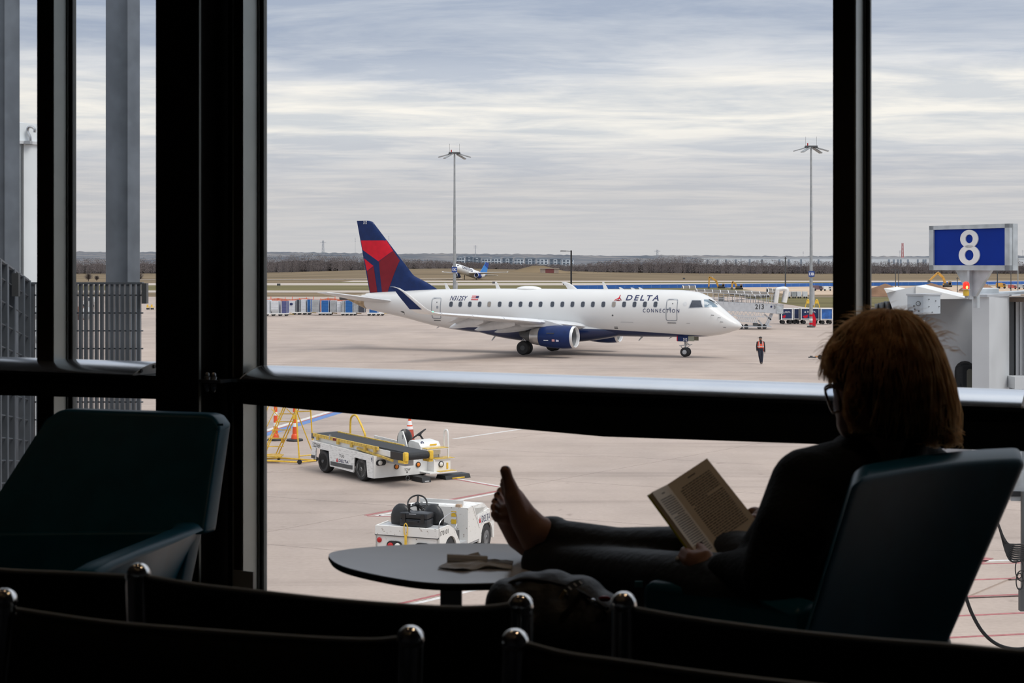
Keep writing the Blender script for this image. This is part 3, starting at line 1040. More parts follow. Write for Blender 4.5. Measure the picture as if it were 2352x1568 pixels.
# fin
FLE = [(4.35, -8.0), (5.0, -9.1), (5.50, -10.22), (5.65, -10.45), (9.45, -13.74), (9.68, -13.92), (9.76, -14.15), (9.79, -14.3)]
FTE = [(4.2, -14.2), (9.79, -15.36)]
def fin_t(x, z):
    le, te = interp(FLE, z), interp(FTE, z)
    c = max(le - te, .2); q = min(max((le - x) / c, 0), 1)
    return (.055 + .030 * min(c, 4)) * (math.sin(math.pi * q ** .6) ** .7 if 0 < q < 1 else 0) + .012
frs = []
for z in [4.2, 4.5, 4.8, 5.1, 5.4, 5.52, 5.65, 6.2, 6.8, 7.4, 8, 8.6, 9.2, 9.45, 9.6, 9.7, 9.76, 9.79]:
    le, te = interp(FLE, z), interp(FTE, z)
    qs = [i / 14 for i in range(15)]
    up = [Vector((le - (le - te) * q, fin_t(le - (le - te) * q, z), z)) for q in qs]
    dn = [Vector((v.x, -v.y, v.z)) for v in up]
    frs.append(up + dn[::-1])
fin = MB().loft(frs).build('tail_fin', navy, jet, smooth=True, angle=50)
def fin_patch(q, m_, off=.012):
    pts = [jp(a, b, 0) for a, b in q]
    for side in (-1, 1):
        bm = bmesh.new()
        f_ = bm.faces.new([bm.verts.new((a, 0, b)) for a, b in pts])
        bmesh.ops.triangulate(bm, faces=[f_])
        for _ in range(4):
            bmesh.ops.subdivide_edges(bm, edges=[e for e in bm.edges if e.calc_length() > .3], cuts=1)
            bmesh.ops.triangulate(bm, faces=bm.faces)
        for v in bm.verts:
            v.co.y = side * (fin_t(v.co.x, v.co.z) + off)
        me = bpy.data.meshes.new('fin_marking'); bm.to_mesh(me); bm.free()
        me.materials.append(m_); me.shade_smooth()
        o = bpy.data.objects.new('fin_marking', me); C.objects.link(o); o.parent = fin
fin_patch([(829.5, 552), (888.5, 552), (904.5, 576), (871.5, 600), (833.5, 573.5)], red)
fin_patch([(872.5, 600.5), (905, 576.5), (920, 598), (892, 670.5), (879, 671)], dred)
fin_patch([(837, 593), (859.5, 610.5), (843.5, 622.5)], red)
fin_patch([(843.5, 623.5), (860, 611.5), (868, 671), (851, 671.5)], dred)
x, z = jp(836, 514.5, 0)
lettering('fin_number', '312', .32, .25, whiteink, fin, frame((x, -.0, z), (1, 0, 0), (0, 0, 1), (0, -1, 0)), lambda v: Vector((v.x, -fin_t(v.x, v.z) - .015, v.z)), bold=.01, shear=.1)

# wing-like lifting surfaces: sections (y, x leading edge, chord, z, thickness)
def wing_rings(secs, twist=0):
    out = []
    for (y, xl, c, z, th) in secs:
        ring = []
        for q in (0, .015, .05, .12, .25, .4, .6, .8, 1.0):
            t_ = th * (2.97 * math.sqrt(q) - 1.26 * q - 3.52 * q * q + 2.84 * q ** 3 - 1.02 * q ** 4) * .98 + .004
            ring.append((xl - c * q, t_ * 1.15, q))
        ring = [Vector((x_, y, z + t_)) for x_, t_, q in ring] + [Vector((x_, y, z - t_ * .85)) for x_, t_, q in ring[::-1][:-1]]
        out.append(ring)
    return out
winggrey = mat('wing_light_grey', (.66, .68, .70), .35, .15, .05)
slatm = mat('wing_slat_polished', (.80, .81, .82), .25, .35, .03)
for side in (-1, 1):
    secs = [(side * 1.0, 4.4, 5.9, 1.98, .34), (side * 2.0, 3.75, 5.2, 2.12, .30), (side * 4.6, 2.30, 3.6, 2.42, .20), (side * 9.0, .42, 2.45, 2.86, .13), (side * 13.2, -1.28, 1.55, 3.22, .08)]
    wing = MB().loft(wing_rings(secs)).build('wing', winggrey, jet, smooth=True, angle=40)
    # leading-edge slats
    sl = [(4.9, 8.0), (8.05, 10.6), (10.65, 13.1)]
    for a, b in sl:
        rr_ = []
        for y in (a, b):
            xl = interp([(s_[0] * side, s_[1]) for s_ in secs], y) + .10; z = interp([(s_[0] * side, s_[3]) for s_ in secs], y); th = interp([(s_[0] * side, s_[4]) for s_ in secs], y)
            rr_.append([Vector((xl - .55, side * y, z + th * 1.12)), Vector((xl - .25, side * y, z + th * 1.0)), Vector((xl - .06, side * y, z + th * .55)), Vector((xl, side * y, z - .02)), Vector((xl - .05, side * y, z - th * .6)), Vector((xl - .2, side * y, z - th * .75))])
        mb_ = MB(); mb_.loft(rr_); mb_.build('slat', slatm, wing, smooth=True, angle=50)
    # flaps, slightly lowered
    for a, b in ((2.4, 5.0), (5.2, 9.4)):
        rr_ = []
        for y in (a, b):
            xl = interp([(s_[0] * side, s_[1] - s_[2]) for s_ in secs], y) + .15; z = interp([(s_[0] * side, s_[3]) for s_ in secs], y) - .10
            rr_.append([Vector((xl + .3, side * y, z + .10)), Vector((xl, side * y, z + .04)), Vector((xl - .75, side * y, z - .30)), Vector((xl - .05, side * y, z - .06))])
        mb_ = MB(); mb_.loft(rr_); mb_.build('flap', winggrey, wing)
    # flap-track fairings
    for (y, pa, pb, za, ln) in ((8.4, .1, 0, 0, 2.6), (6.0, .7, 0, 0, 3.1), (3.9, 1.1, 0, 0, 3.2)):
        te = interp([(s_[0] * side, s_[1] - s_[2]) for s_ in secs], y); z = interp([(s_[0] * side, s_[3]) for s_ in secs], y)
        n_ = 12; rg = []
        for i in range(n_ + 1):
            t_ = i / n_
            x_ = te + pa + ln * .52 - ln * t_
            r_ = .34 * (math.sin(math.pi * min(t_ * .95 + .05, 1)) ** .6) * (1 - .25 * t_) + .01
            zc = z - .22 - .48 * t_ ** 1.6
            rg.append([Vector((x_, side * y + .45 * r_ * math.cos(a * math.pi / 5), zc + r_ * math.sin(a * math.pi / 5))) for a in range(10)])
        MB().loft(rg).build('flap_fairing', winggrey, wing, smooth=True)
    # winglet, curving up and out, navy outboard face
    wl = [(13.2, -1.28, 1.55, 3.22, .08), (13.55, -1.50, 1.42, 3.29, .07), (13.9, -1.85, 1.28, 3.52, .06), (14.1, -2.2, 1.12, 3.85, .05), (14.25, -2.75, .92, 4.30, .04), (14.33, -3.25, .70, 4.68, .03), (14.37, -3.62, .58, 4.88, .02), (14.40, -4.0, .36, 4.98, .012)]
    rgs = []
    for i, (y, xl, c, z, th) in enumerate(wl):
        a = wl[max(i - 1, 0)]; b = wl[min(i + 1, len(wl) - 1)]
        dy, dz = b[0] - a[0], b[3] - a[3]
        nn = Vector((0, -dz, dy)).normalized()
        ring = []
        for q in (0, .04, .15, .35, .6, .85, 1.0):
            t_ = th * (math.sin(math.pi * q ** .55) ** .8 if 0 < q < 1 else .05)
            ring.append((xl - c * q, t_))
        up = [Vector((x_, side * (y + nn.y * t_), z + nn.z * t_)) for x_, t_ in ring]
        dn = [Vector((x_, side * (y - nn.y * t_), z - nn.z * t_)) for x_, t_ in ring[::-1]]
        rgs.append(up + dn)
    wlo = MB().loft(rgs).build('winglet', jw, wing, smooth=True, angle=50)
    # navy outboard panel
    rr_ = []
    for (y, xl, c, z, th) in wl[1:]:
        rr_.append([Vector((xl - c * q, side * (y + th + .015), z - .012 - (.05 if y < 13.8 else 0))) for q in (.30, .6, 1.0)])
    MB().strip(rr_[1:]).build('winglet_panel', navy, wing)
    MB().ell((-1.62, side * 13.62, 3.36), (.09, .04, .04), 8, 6).build('navigation_light', mat('green_navigation_light', (.1, .9, .3), .3, emit=2.5) if side < 0 else mat('red_navigation_light', (.9, .05, .05), .3, emit=2.5), wing)
    # horizontal stabiliser
    st_ = [(side * .3, -11.4, 3.4, 3.62, .15), (side * .8, -11.7, 3.1, 3.66, .14), (side * 4.6, -14.45, 1.35, 4.28, .06), (side * 4.95, -14.95, .9, 4.34, .03)]
    MB().loft(wing_rings(st_)).build('tailplane', winggrey, jet, smooth=True, angle=40)
    # engine nacelle
    ey, ez = side * 4.3, 1.42
    Mx = frame((0, ey, ez), (0, 1, 0), (0, 0, 1), (1, 0, 0))
    eng = MB().lathe([(.66, 2.05), (.74, 2.5), (.80, 3.1), (.82, 3.7), (.80, 4.2), (.765, 4.45), (.70, 4.45)], 36, Mx, cap=False).build('engine_nacelle', navy, jet, smooth=True, angle=50)
    MB().lathe([(.765, 4.42), (.745, 4.58), (.71, 4.63), (.67, 4.60), (.635, 4.42)], 36, Mx, cap=False).build('intake_lip', slatm, eng, smooth=True)
    MB().lathe([(.66, 4.46), (.62, 4.2), (.605, 3.6)], 36, Mx, cap=False).build('intake_duct', mat('intake_grey', (.22, .23, .24), .5), eng, smooth=True)
    MB().lathe([(.61, 3.75), (.02, 3.72)], 30, Mx).build('fan_disc', dgrey, eng)
    MB().lathe([(.17, 3.7), (.14, 3.9), (.02, 4.08)], 16, Mx).build('spinner', dgrey, eng, smooth=True)
    blade = MB()
    blade.add([(.15, -.02, 3.78), (.15, .03, 3.84), (.59, .13, 3.86), (.59, .02, 3.78)], [(0, 1, 2, 3)])
    bme = blade.mesh('fan_blade', jgrey)
    for k in range(20):
        inst('fan_blade', bme, eng, M=Mx @ rz(k * math.pi / 10))
    MB().lathe([(.63, 2.07), (.60, 1.7), (.52, 1.35), (.47, 1.30), (.45, 1.6)], 30, Mx, cap=False).build('core_cowl', mat('bare_titanium', (.55, .55, .55), .3, .9, .05), eng, smooth=True)
    MB().lathe([(.46, 1.7), (.38, 1.2), (.30, .9), (.05, .45)], 24, Mx).build('exhaust_cone', dgrey, eng, smooth=True)
    MB().lathe([(.655, 2.02), (.655, 2.10)], 30, Mx).build('nozzle_shadow_ring', dgrey, eng)
    # pylon and marks
    MB().prism([(4.0, ey - .13, 2.15), (2.0, ey - .13, 2.10), (.6, ey - .13, 2.05), (.2, ey - .13, 2.40), (2.4, ey - .13, 2.55), (3.4, ey - .13, 2.30)], (0, .26, 0)).build('pylon', winggrey, jet)
    if side < 0:
        for xm, m_, w_ in ((2.72, whiteink, .34), (3.27, mat('red_warning_placard', (.6, .3, .3), .5), .20), (3.58, mat('pale_placard', (.55, .55, .68), .5), .20)):
            a0 = math.asin(-.22 / .80)
            for_y = ey - .818 * math.cos(a0)
            MB().box((xm, for_y, ez - .22), (w_, .02, .045 if w_ > .3 else .15)).build('placard', m_, eng)
        MB().box((3.05, ey - .795, ez + .27), (.55, .03, .05), Matrix.Rotation(.3, 3, 'X')).build('vent_slot', dgrey, eng)
    # pylon strake light fairing at wing root
    # main gear
    gy = side * 2.6
    gear = MB().tube([(0, gy, .5), (.02, gy, 1.1), (.12, gy * .98, 1.95)], [.07, .085, .11], 12).tube([(.0, gy, .55), (-.28, gy, .9), (-.02, gy, 1.25)], .035, 8).tube([(.05, gy, 1.15), (-.5, gy * .8, 1.9)], .05, 8).build('main_gear_strut', jgrey, jet, smooth=True)
    MB().b2((-.30, gy - .22, 1.3), (.40, gy + .22, 1.75)).build('gear_housing', dgrey, gear, bevel=.03)
    MB().prism([(-.32, gy + side * .33, 1.85), (.28, gy + side * .33, 1.85), (.22, gy + side * .36, 1.38), (-.24, gy + side * .36, 1.38)], (0, side * .03, 0)).build('gear_door', dgrey, gear)
    for dy in (-.24, .24):
        Mw = frame((0, gy + dy, .50), (1, 0, 0), (0, 0, 1), (0, -1, 0))
        w_ = MB().lathe([(.20, -.15), (.42, -.16), (.485, -.11), (.50, -.04), (.50, .04), (.485, .11), (.42, .16), (.20, .15)], 28, Mw).build('wheel', black, gear, smooth=True)
    MB().lathe([(.06, -.17), (.18, -.16), (.19, -.10)], 18, frame((0, gy - .24, .50), (1, 0, 0), (0, 0, 1), (0, 1, 0))).build('wheel_hub', dgrey, gear, smooth=True)
# nose gear
gx = 11.146
ng = MB().tube([(gx, 0, .33), (gx - .02, 0, .8), (gx - .10, 0, 1.5)], [.05, .065, .09], 12).tube([(gx + .06, 0, .62), (gx + .32, 0, .80), (gx + .06, 0, 1.0)], .028, 8).tube([(gx - .1, 0, .45), (gx - .36, 0, .72)], .03, 8).build('nose_gear_strut', jgrey, jet, smooth=True)
MB().bar((gx, -.28, .83), (gx, .28, .83), .06, .08).bar((gx - .45, -.06, .77), (gx + .5, -.06, .86), .05, .05).build('tow_fitting', jgrey, ng)
MB().ell((gx + .12, -.14, .95), (.07, .09, .09), 10, 6).build('taxi_light', lens, ng, smooth=True)
for dy in (-.19, .19):
    Mw = frame((gx, dy, .335), (1, 0, 0), (0, 0, 1), (0, -1, 0))
    w_ = MB().lathe([(.14, -.09), (.27, -.10), (.32, -.07), (.335, 0), (.32, .07), (.27, .10), (.14, .09)], 24, Mw).build('wheel', black, ng, smooth=True)
    MB().lathe([(.03, .115), (.06, .10), (.155, .098), (.165, .08)], 18, Mw).build('wheel_hub', jgrey, w_, smooth=True)
for dy in (-.5, .5):
    d = MB().b2((10.72, dy - .02, 1.09), (11.48, dy + .02, 1.52)).build('gear_door', navy, ng)
    MB().b2((11.50, dy - .02, 1.12), (11.92, dy + .02, 1.50)).build('gear_door_forward', mat('primer_green_grey', (.30, .31, .24), .5), ng)
    MB().b2((10.66, dy - .021, 1.10), (10.73, dy + .021, 1.5)).build('door_edge', red, d)
lettering('door_number', '312', .30, .19, whiteink, ng, frame((11.13, -.525, 1.14), (1, 0, 0), (0, 0, 1), (0, -1, 0)), bold=.02)
# ================================================================ ramp equipment
def wheel_me(name, r, w, hub_r, seg=26):
    return MB().lathe([(hub_r, -w / 2), (r * .86, -w / 2), (r * .97, -w * .32), (r, -w * .1), (r, w * .1), (r * .97, w * .32), (r * .86, w / 2), (hub_r, w / 2)], seg).mesh(name, black, True)
def wheel_at(name, me, parent, x, y, z, hub=None, hr=.2, w=.2, out=-1):
    M_ = frame((x, y, z), (1, 0, 0), (0, 0, 1), (0, -1, 0))
    o = inst(name, me, parent, M=M_)
    if hub:
        s_ = 1 if out < 0 else -1
        h_ = MB().lathe([(hr * .18, s_ * (w / 2 + .012)), (hr * .30, s_ * (w / 2 - .02)), (hr * .6, s_ * (w / 2 - .05)), (hr * .85, s_ * (w / 2 - .01)), (hr * 1.02, s_ * (w / 2))], 20)
        h_.build('wheel_hub', hub, o, smooth=True)
        MB().lathe([(hr * .2, s_ * (w / 2 + .03)), (hr * .2, s_ * (w / 2 - .03))], 10).build('hub_cap', dgrey, o)
    return o

# ---------------------------------------------------------------- belt loader
f_ = Vector((.6, -.8, 0))
BA = math.atan2(f_.y, f_.x)
bl0 = P(858, 1100, 44.9); bl0.z = 0
# local frame: x forward, y left; the near side is the vehicle's right side (y = 0), front panel at x = 0
bl = thing('belt_loader', 'white belt loader with yellow-railed black conveyor and driver seat', 'belt loader', bl0, BA)
WDT = 2.3
LEN = 3.7
prof = [(0, .17), (0, .83), (-LEN, .95), (-LEN, .40), (-3.46, .38), (-3.42, .74), (-2.62, .72), (-2.55, .26), (-1.15, .22), (-1.10, .68), (-.42, .66), (-.34, .17)]
side_l = dirty
body = MB().prism([(x, 0, z) for x, z in prof], (0, .04, 0)).build('side_panel', side_l, bl)
MB().b2((-2.5, -.012, .30), (-1.2, 0, .42)).build('rubber_strip', dgrey, body)
MB().b2((-LEN, -.012, .40), (-3.47, 0, .50)).build('rubber_strip', dgrey, body)
MB().prism([(x, 0, z) for x, z in prof], (0, .04, 0)).build('side_panel', side_l, bl).location = (0, WDT, 0)
MB().b2((-.04, 0, .17), (.02, WDT + .05, .60)).build('front_panel', white, bl)
MB().b2((-.06, 0, .60), (.02, .52, .82)).build('front_panel', white, bl)
MB().prism([(0, .04, .82), (-LEN, .04, .94), (-LEN, .40, .94), (0, .40, .82)], (0, 0, -.03)).build('deck_panel', grey, bl)
MB().b2((-LEN + .1, .25, .35), (-.1, WDT - .2, .66)).build('chassis', dgrey, bl)
wm_ = wheel_me('wheel', .36, .26, .2)
for x, hub in ((-.76, white), (-3.02, dgrey)):
    wheel_at('wheel', wm_, bl, x, .16, .36, hub, .24, .26)
    wheel_at('wheel', wm_, bl, x, WDT - .12, .36, dgrey, .24, .26, 1)
# conveyor
ca, cb = Vector((-LEN - .15, .60, 1.09)), Vector((1.42, .60, 1.0))
cd = (cb - ca).normalized()
conv = MB().prism([ca + Vector((0, -.42, -.18)), cb + Vector((0, -.42, -.16)), cb + Vector((0, -.42, .0)), ca + Vector((0, -.42, .0))], (0, .84, 0)).build('conveyor_frame', white, bl)
loop = []
rad = .11
top0, top1 = ca + Vector((0, 0, .03)), cb + Vector((0, 0, .03))
for k in range(9):
    a = math.pi / 2 - math.pi * k / 8
    loop.append(top1 + Vector((math.cos(a) * rad, 0, math.sin(a) * rad - rad + .02)))
for k in range(9):
    a = -math.pi / 2 - math.pi * k / 8
    loop.append(top0 + Vector((math.cos(a) * rad, 0, math.sin(a) * rad - rad + .02)))
MB().prism([p + Vector((0, -.36, 0)) for p in loop], (0, .72, 0)).build('belt', mat('black_conveyor_belt', (.022, .024, .027), .7, var=.15, vs=20), conv)
for yy in (-.47, .43):
    MB().bar(ca + Vector((.05, yy, .02)), ca + cd * 3.9 + Vector((0, yy, .02)), .05, .10).build('side_rail', dyellow, conv)
for k, t_ in enumerate((.35, 1.6, 2.4, 3.2, 3.75)):
    p = ca + cd * t_ + Vector((0, -.46, 0))
    MB().box(p + Vector((0, -.03, -.03)), (.10, .06, .16)).build('rail_bracket', dyellow, conv)
MB().bar(ca + cd * 2.7 + Vector((0, -.47, -.10)), ca + cd * 4.7 + Vector((0, -.47, -.24)), .05, .06).build('guard_bar', dyellow, conv)
MB().bar(cb + Vector((-.75, -.425, -.08)), cb + Vector((.06, -.425, -.08)), .03, .22).build('end_plate', blackp, conv)
for yy in (-.43, .43):
    b_ = cb + Vector((.06, yy, -.06))
    MB().box(b_, (.14, .13, .26)).build('bumper', yellow, conv, bevel=.03, smooth=True)
    MB().box(b_ + Vector((-.14, 0, -.16)), (.34, .13, .07)).build('bumper_foot', yellow, conv)
MB().box(ca + cd * 1.45 + Vector((0, -.50, .02)), (.26, .012, .075)).build('red_placard', dred, conv)
MB().box(ca + Vector((-.06, 0, -.03)), (.12, .9, .16)).build('rear_roller_guard', dgrey, conv)
MB().box(ca + cd * 1.1 + Vector((0, -.48, .06)), (.06, .05, .14)).build('catch', steel, conv)
MB().b2((-.2, .45, .60), (1.0, .75, .82)).build('lift_arm', grey, conv)
# driver station on the far side
MB().b2((-1.7, 1.62, .60), (.0, WDT + .04, .74)).build('step_deck', white, bl)
MB().prism([(-.62, 1.62, .72), (-.62, 1.62, 1.06), (-.52, 1.62, 1.14), (-.05, 1.62, 1.10), (.06, 1.62, .98), (.06, 1.62, .72)], (0, .72, 0)).build('console', white, bl)
MB().b2((.0, 1.68, .90), (.32, 2.45, .93)).build('step', white, bl)
MB().b2((.0, 1.68, .931), (.33, 2.45, .946)).build('step_tread', dyellow, bl)
MB().b2((.02, 1.95, .60), (.40, 2.62, .62)).build('step', white, bl)
MB().b2((.02, 1.95, .621), (.41, 2.62, .635)).build('step_tread', dyellow, bl)
MB().b2((.03, 1.90, .20), (.36, 2.5, .60)).build('step_box', white, bl)
MB().b2((.02, 1.62, .22), (.56, 2.6, .25)).build('step', white, bl)
MB().b2((.04, 2.0, .251), (.56, 2.6, .265)).build('step_tread', dyellow, bl)
MB().ell((-1.15, 2.0, .84), (.27, .26, .10), 16, 8).build('seat_cushion', black, bl, smooth=True)
mb = MB(); mb.ell((-1.38, 1.98, 1.06), (.14, .27, .33), 18, 10); mb.build('seat_back', mat('black_vinyl', (.02, .021, .023), .35, var=.2, bump=.3, bs=20), bl, smooth=True)
MB().prism([(-1.32, 1.68, .7), (-1.32, 1.68, 1.12), (-1.22, 1.68, 1.34), (-1.05, 1.68, 1.36), (-.88, 1.68, 1.10), (-.70, 1.68, .7)], (0, .04, 0)).build('seat_shield', white, bl)
lettering('lettering', '9', .07, .13, navyink, bl, frame((-1.06, 1.676, 1.12), (1, 0, 0), (0, 0, 1), (0, -1, 0)))
def steering(name, parent, c, nrm, r, tr, hubm=black):
    nv = Vector(nrm).normalized(); ov = nv.orthogonal().normalized()
    M_ = frame(c, ov, nv.cross(ov).normalized(), nv)
    pts = [M_ @ Vector((r * math.cos(2 * math.pi * k / 28), r * math.sin(2 * math.pi * k / 28), 0)) for k in range(28)]
    o = MB().tube(pts, tr, 8, True).build(name, black, parent, smooth=True)
    for a in (.5, 2.6, 4.7):
        MB().bar(M_ @ Vector((r * .15 * math.cos(a), r * .15 * math.sin(a), -.03)), M_ @ Vector((r * math.cos(a), r * math.sin(a), 0)), tr * 2.2, tr * 1.2).build('spoke', black, o)
    MB().lathe([(r * .24, -.06), (r * .24, .0), (r * .15, .02)], 14, M_).build('wheel_boss', hubm, o, smooth=True)
    MB().cyl(M_ @ Vector((0, 0, -.05)), M_ @ Vector((0, 0, -.35)), tr * 1.6, 8).build('steering_column', black, o)
    return o
steering('steering_wheel', bl, (-.60, 2.0, 1.30), (-.35, -.45, .82), .24, .018)
mb = MB(); mb.tube(curve_pts([(.30, 2.46, .62), (.30, 2.46, 1.0), (.28, 2.46, 1.38), (.20, 2.46, 1.46), (.10, 2.46, 1.38), (.08, 2.46, .95)], 30), .028, 8); mb.build('grab_hoop', white, bl, smooth=True)
mb = MB(); mb.tube(curve_pts([(-3.25, 1.15, .8), (-3.25, 1.15, 1.45), (-3.18, 1.15, 1.66), (-2.95, 1.15, 1.73), (-2.74, 1.15, 1.60), (-2.42, 1.15, 1.25), (-2.36, 1.15, 1.12), (-2.36, 1.15, .8)], 40), .032, 8); mb.build('guard_hoop', yellow, bl, smooth=True)
# lights
def round_lamp(parent, name, c, r, m_, rim=None, n=(1, 0, 0)):
    n = Vector(n).normalized()
    M_ = frame(c, n.orthogonal().normalized(), n.cross(n.orthogonal()).normalized(), n)
    o = MB().lathe([(r, -.02), (r, .012), (r * .7, .03), (r * .05, .035)], 18, M_).build(name, m_, parent, smooth=True)
    if rim:
        MB().lathe([(r * 1.28, -.02), (r * 1.28, .02), (r, .022), (r, -.02)], 18, M_, cap=False).build('lamp_rim', rim, o, smooth=True)
    return o
sock = [(.024, .24 + a, .62 + b) for a, b in rrect(.34, .17, .08)]
MB().prism(sock, (.02, 0, 0)).build('lamp_recess', black, bl)
round_lamp(bl, 'headlamp', (.05, .20, .62), .07, lens)
round_lamp(bl, 'headlamp', (.37, 2.15, .46), .07, lens, black)
round_lamp(bl, 'amber_lamp', (.03, .78, .46), .064, amber, black)
round_lamp(bl, 'amber_lamp', (.03, 1.55, .46), .064, amber, black)
MB().box((.37, 2.38, .40), (.02, .06, .18)).build('yellow_reflector', yellow, bl)
mb = MB(); mb.tube([Vector((.05, 1.16 + .06 * math.cos(a * .5), .09 + .07 * math.sin(a * .5))) for a in range(13)], .014, 6, True); mb.build('tow_ring', dgrey, bl)
nsd = lambda x, z: frame((x, -.004, z), (1, 0, 0), (0, 0, 1), (0, -1, 0))
nfd = lambda y, z: frame((.024, y, z), (0, 1, 0), (0, 0, 1), (1, 0, 0))
lettering('lettering', '522064', .48, .14, blackink, bl, nsd(-3.62, .76))
lettering('lettering', 'TUG', .28, .09, blackink, bl, nsd(-1.98, .60))
lettering('lettering', 'DELTA', .58, .09, navyink, bl, nsd(-2.02, .45), bold=.02, shear=.1)
MB().prism([(-2.17, -.006, .44), (-2.05, -.006, .44), (-2.11, -.006, .56)], (0, .003, 0)).build('tail_mark', red, bl)
lettering('lettering', '9', .07, .13, navyink, bl, nsd(-.14, .64))
lettering('lettering', '9', .12, .16, navyink, bl, frame((-.02, 1.68, .98), (0, 1, .0), (-.4, 0, 1)) @ T((0, 0, .03)), bold=.02)
lettering('lettering', 'TOW', .22, .08, blackink, bl, nfd(1.06, .30))
MB().prism([(.024, 1.13, .28), (.024, 1.19, .28), (.024, 1.16, .23)], (.003, 0, 0)).build('tow_arrow', blackink, bl)
MB().b2((.06, 1.95, 1.0), (.066, 2.2, 1.05)).build('yellow_placard', yellow, bl)
for nm, lb, ct, o_, d_ in (('rubber_wheel_block', 'black rubber block lying under the front of the belt loader', 'wheel chock', (.35, 1.45, 0), (.62, .30, .15)), ('rubber_wheel_block', 'black and yellow rubber chock right of the belt loader step', 'wheel chock', (.30, 2.65, 0), (.55, .9, .12))):
    wp = bl.matrix_basis @ Vector(o_)
    ch = thing(nm, lb, ct, wp, BA)
    MB().prism([(-d_[0] / 2, -d_[1] / 2, 0), (d_[0] / 2, -d_[1] / 2, 0), (d_[0] / 2 - .06, -d_[1] / 2, d_[2]), (-d_[0] / 2 + .06, -d_[1] / 2, d_[2])], (0, d_[1], 0)).build('block', black, ch)
    MB().b2((d_[0] / 2 - .05, -d_[1] / 4, .02), (d_[0] / 2 + .004, d_[1] / 4, .05)).build('grip_strip', yellow if d_[1] > .5 else grey, ch)

# ---------------------------------------------------------------- baggage tractor
tl, tr_ = Vector((-2.91, 32.56, 0)), Vector((-1.547, 32.03, 0))
tl = (P(863, 1207, 32.6)); tr_ = P(1007, 1217, 32.05); tl.z = tr_.z = 0
te = (tr_ - tl).normalized()                       # along the tail, left to right
TA = math.atan2(te.x, -te.y)                        # vehicle heading (away from the camera)
TW = (tr_ - tl).length
# local: x forward, y left; rear right corner (near) is at origin, tail spans y 0..TW
tug = thing('baggage_tractor', 'chipped white baggage tractor with black seats parked behind the table', 'baggage tractor', tr_, math.atan2(te.x, -te.y))
MB().b2((0, 0, .22), (.06, TW, .72)).build('tail_panel', rustwhite, tug)
MB().b2((-.03, 0, .72), (.06, TW, .91)).build('tail_board', rustwhite, tug)
MB().b2((-.025, -.01, .70), (.0, TW + .01, .735)).build('trim_strip', dgrey, tug)
MB().b2((.06, .05, .35), (1.2, TW - .05, .70)).build('rear_chassis', dgrey, tug)
arch = []
for k in range(11):
    a = math.pi * k / 10
    arch.append((.62 + .33 * math.cos(a), .34 + .33 * math.sin(a)))
side_p = [(0, .22), (0, .91), (.55, .92), (.85, .78), (1.12, .45), (1.14, .25), (.95, .25)] + arch[0:11] + [(.29, .22)]
for yy in (0.0, TW - .04):
    MB().prism([(x, yy, z) for x, z in side_p], (0, .04, 0)).build('rear_fender', rustwhite, tug)
MB().b2((.06, .05, .86), (.50, TW - .05, .90)).build('deck', grey, tug)
MB().b2((1.02, .02, .30), (2.45, TW - .02, .42)).build('floor_pan', grey, tug)
# bulkhead, bonnet, nose
MB().prism([(1.55, .0, .35), (1.55, .0, 1.13), (1.80, .0, 1.13), (2.18, .0, .62), (2.18, .0, .35)], (0, TW, 0)).build('bulkhead', rustwhite, tug)
MB().prism([(1.80, -.01, 1.14), (1.84, -.01, 1.14), (2.22, -.01, .60), (2.18, -.01, .60)], (0, .05, 0)).build('corner_strip', white, tug)
MB().prism([(1.80, .02, 1.13), (2.55, .05, 1.10), (3.0, .12, .90), (2.02, .02, .88)], (0, TW - .14, 0)).build('bonnet', dirty, tug)
MB().prism([(1.92, .015, 1.07), (2.60, .045, .99), (2.03, .01, .91)], (0, -.012, 0)).build('bonnet_window', mat('dusty_plastic', (.45, .45, .43), .4), tug)
MB().prism([(2.06, 0, .90), (3.02, .10, .90), (3.06, .10, .62), (2.2, 0, .66)], (0, TW - .1, 0)).build('nose_panel', dirty, tug)
arch2 = [(2.62 + .33 * math.cos(math.pi * k / 10), .34 + .33 * math.sin(math.pi * k / 10)) for k in range(11)]
nf = [(2.18, .25), (2.18, .66), (3.05, .62), (3.05, .25), (2.96, .25)] + arch2 + [(2.28, .25)]
for yy in (0.0, TW - .04):
    MB().prism([(x, yy, z) for x, z in nf], (0, .04, 0)).build('front_fender', rustwhite, tug)
MB().b2((2.2, .06, .35), (3.0, TW - .06, .6)).build('front_chassis', dgrey, tug)
tw_ = wheel_me('wheel', .31, .22, .14)
for x in (.62, 2.62):
    wheel_at('wheel', tw_, tug, x, .12, .31, grey, .16, .22)
    wheel_at('wheel', tw_, tug, x, TW - .12, .31, grey, .16, .22, 1)
# open windscreen frame on the bulkhead
mb = MB()
mb.bar((1.66, .18, 1.12), (1.66, .18, 1.24), .05, .05); mb.bar((1.66, TW - .30, 1.12), (1.66, TW - .30, 1.24), .05, .05)
mb.b2((1.63, .15, 1.19), (1.67, TW - .27, 1.27)); mb.build('bulkhead_rail', white, tug)
MB().b2((1.55, .18, 1.13), (1.75, .30, 1.19)).build('tool_clip', mat('faded_tan', (.5, .36, .25), .6), tug)
MB().b2((1.35, .75, .75), (1.60, TW - .1, 1.12)).build('dash', rustwhite, tug)
MB().b2((1.36, .74, 1.12), (1.62, TW - .2, 1.17)).build('dash_cowl', dgrey, tug)
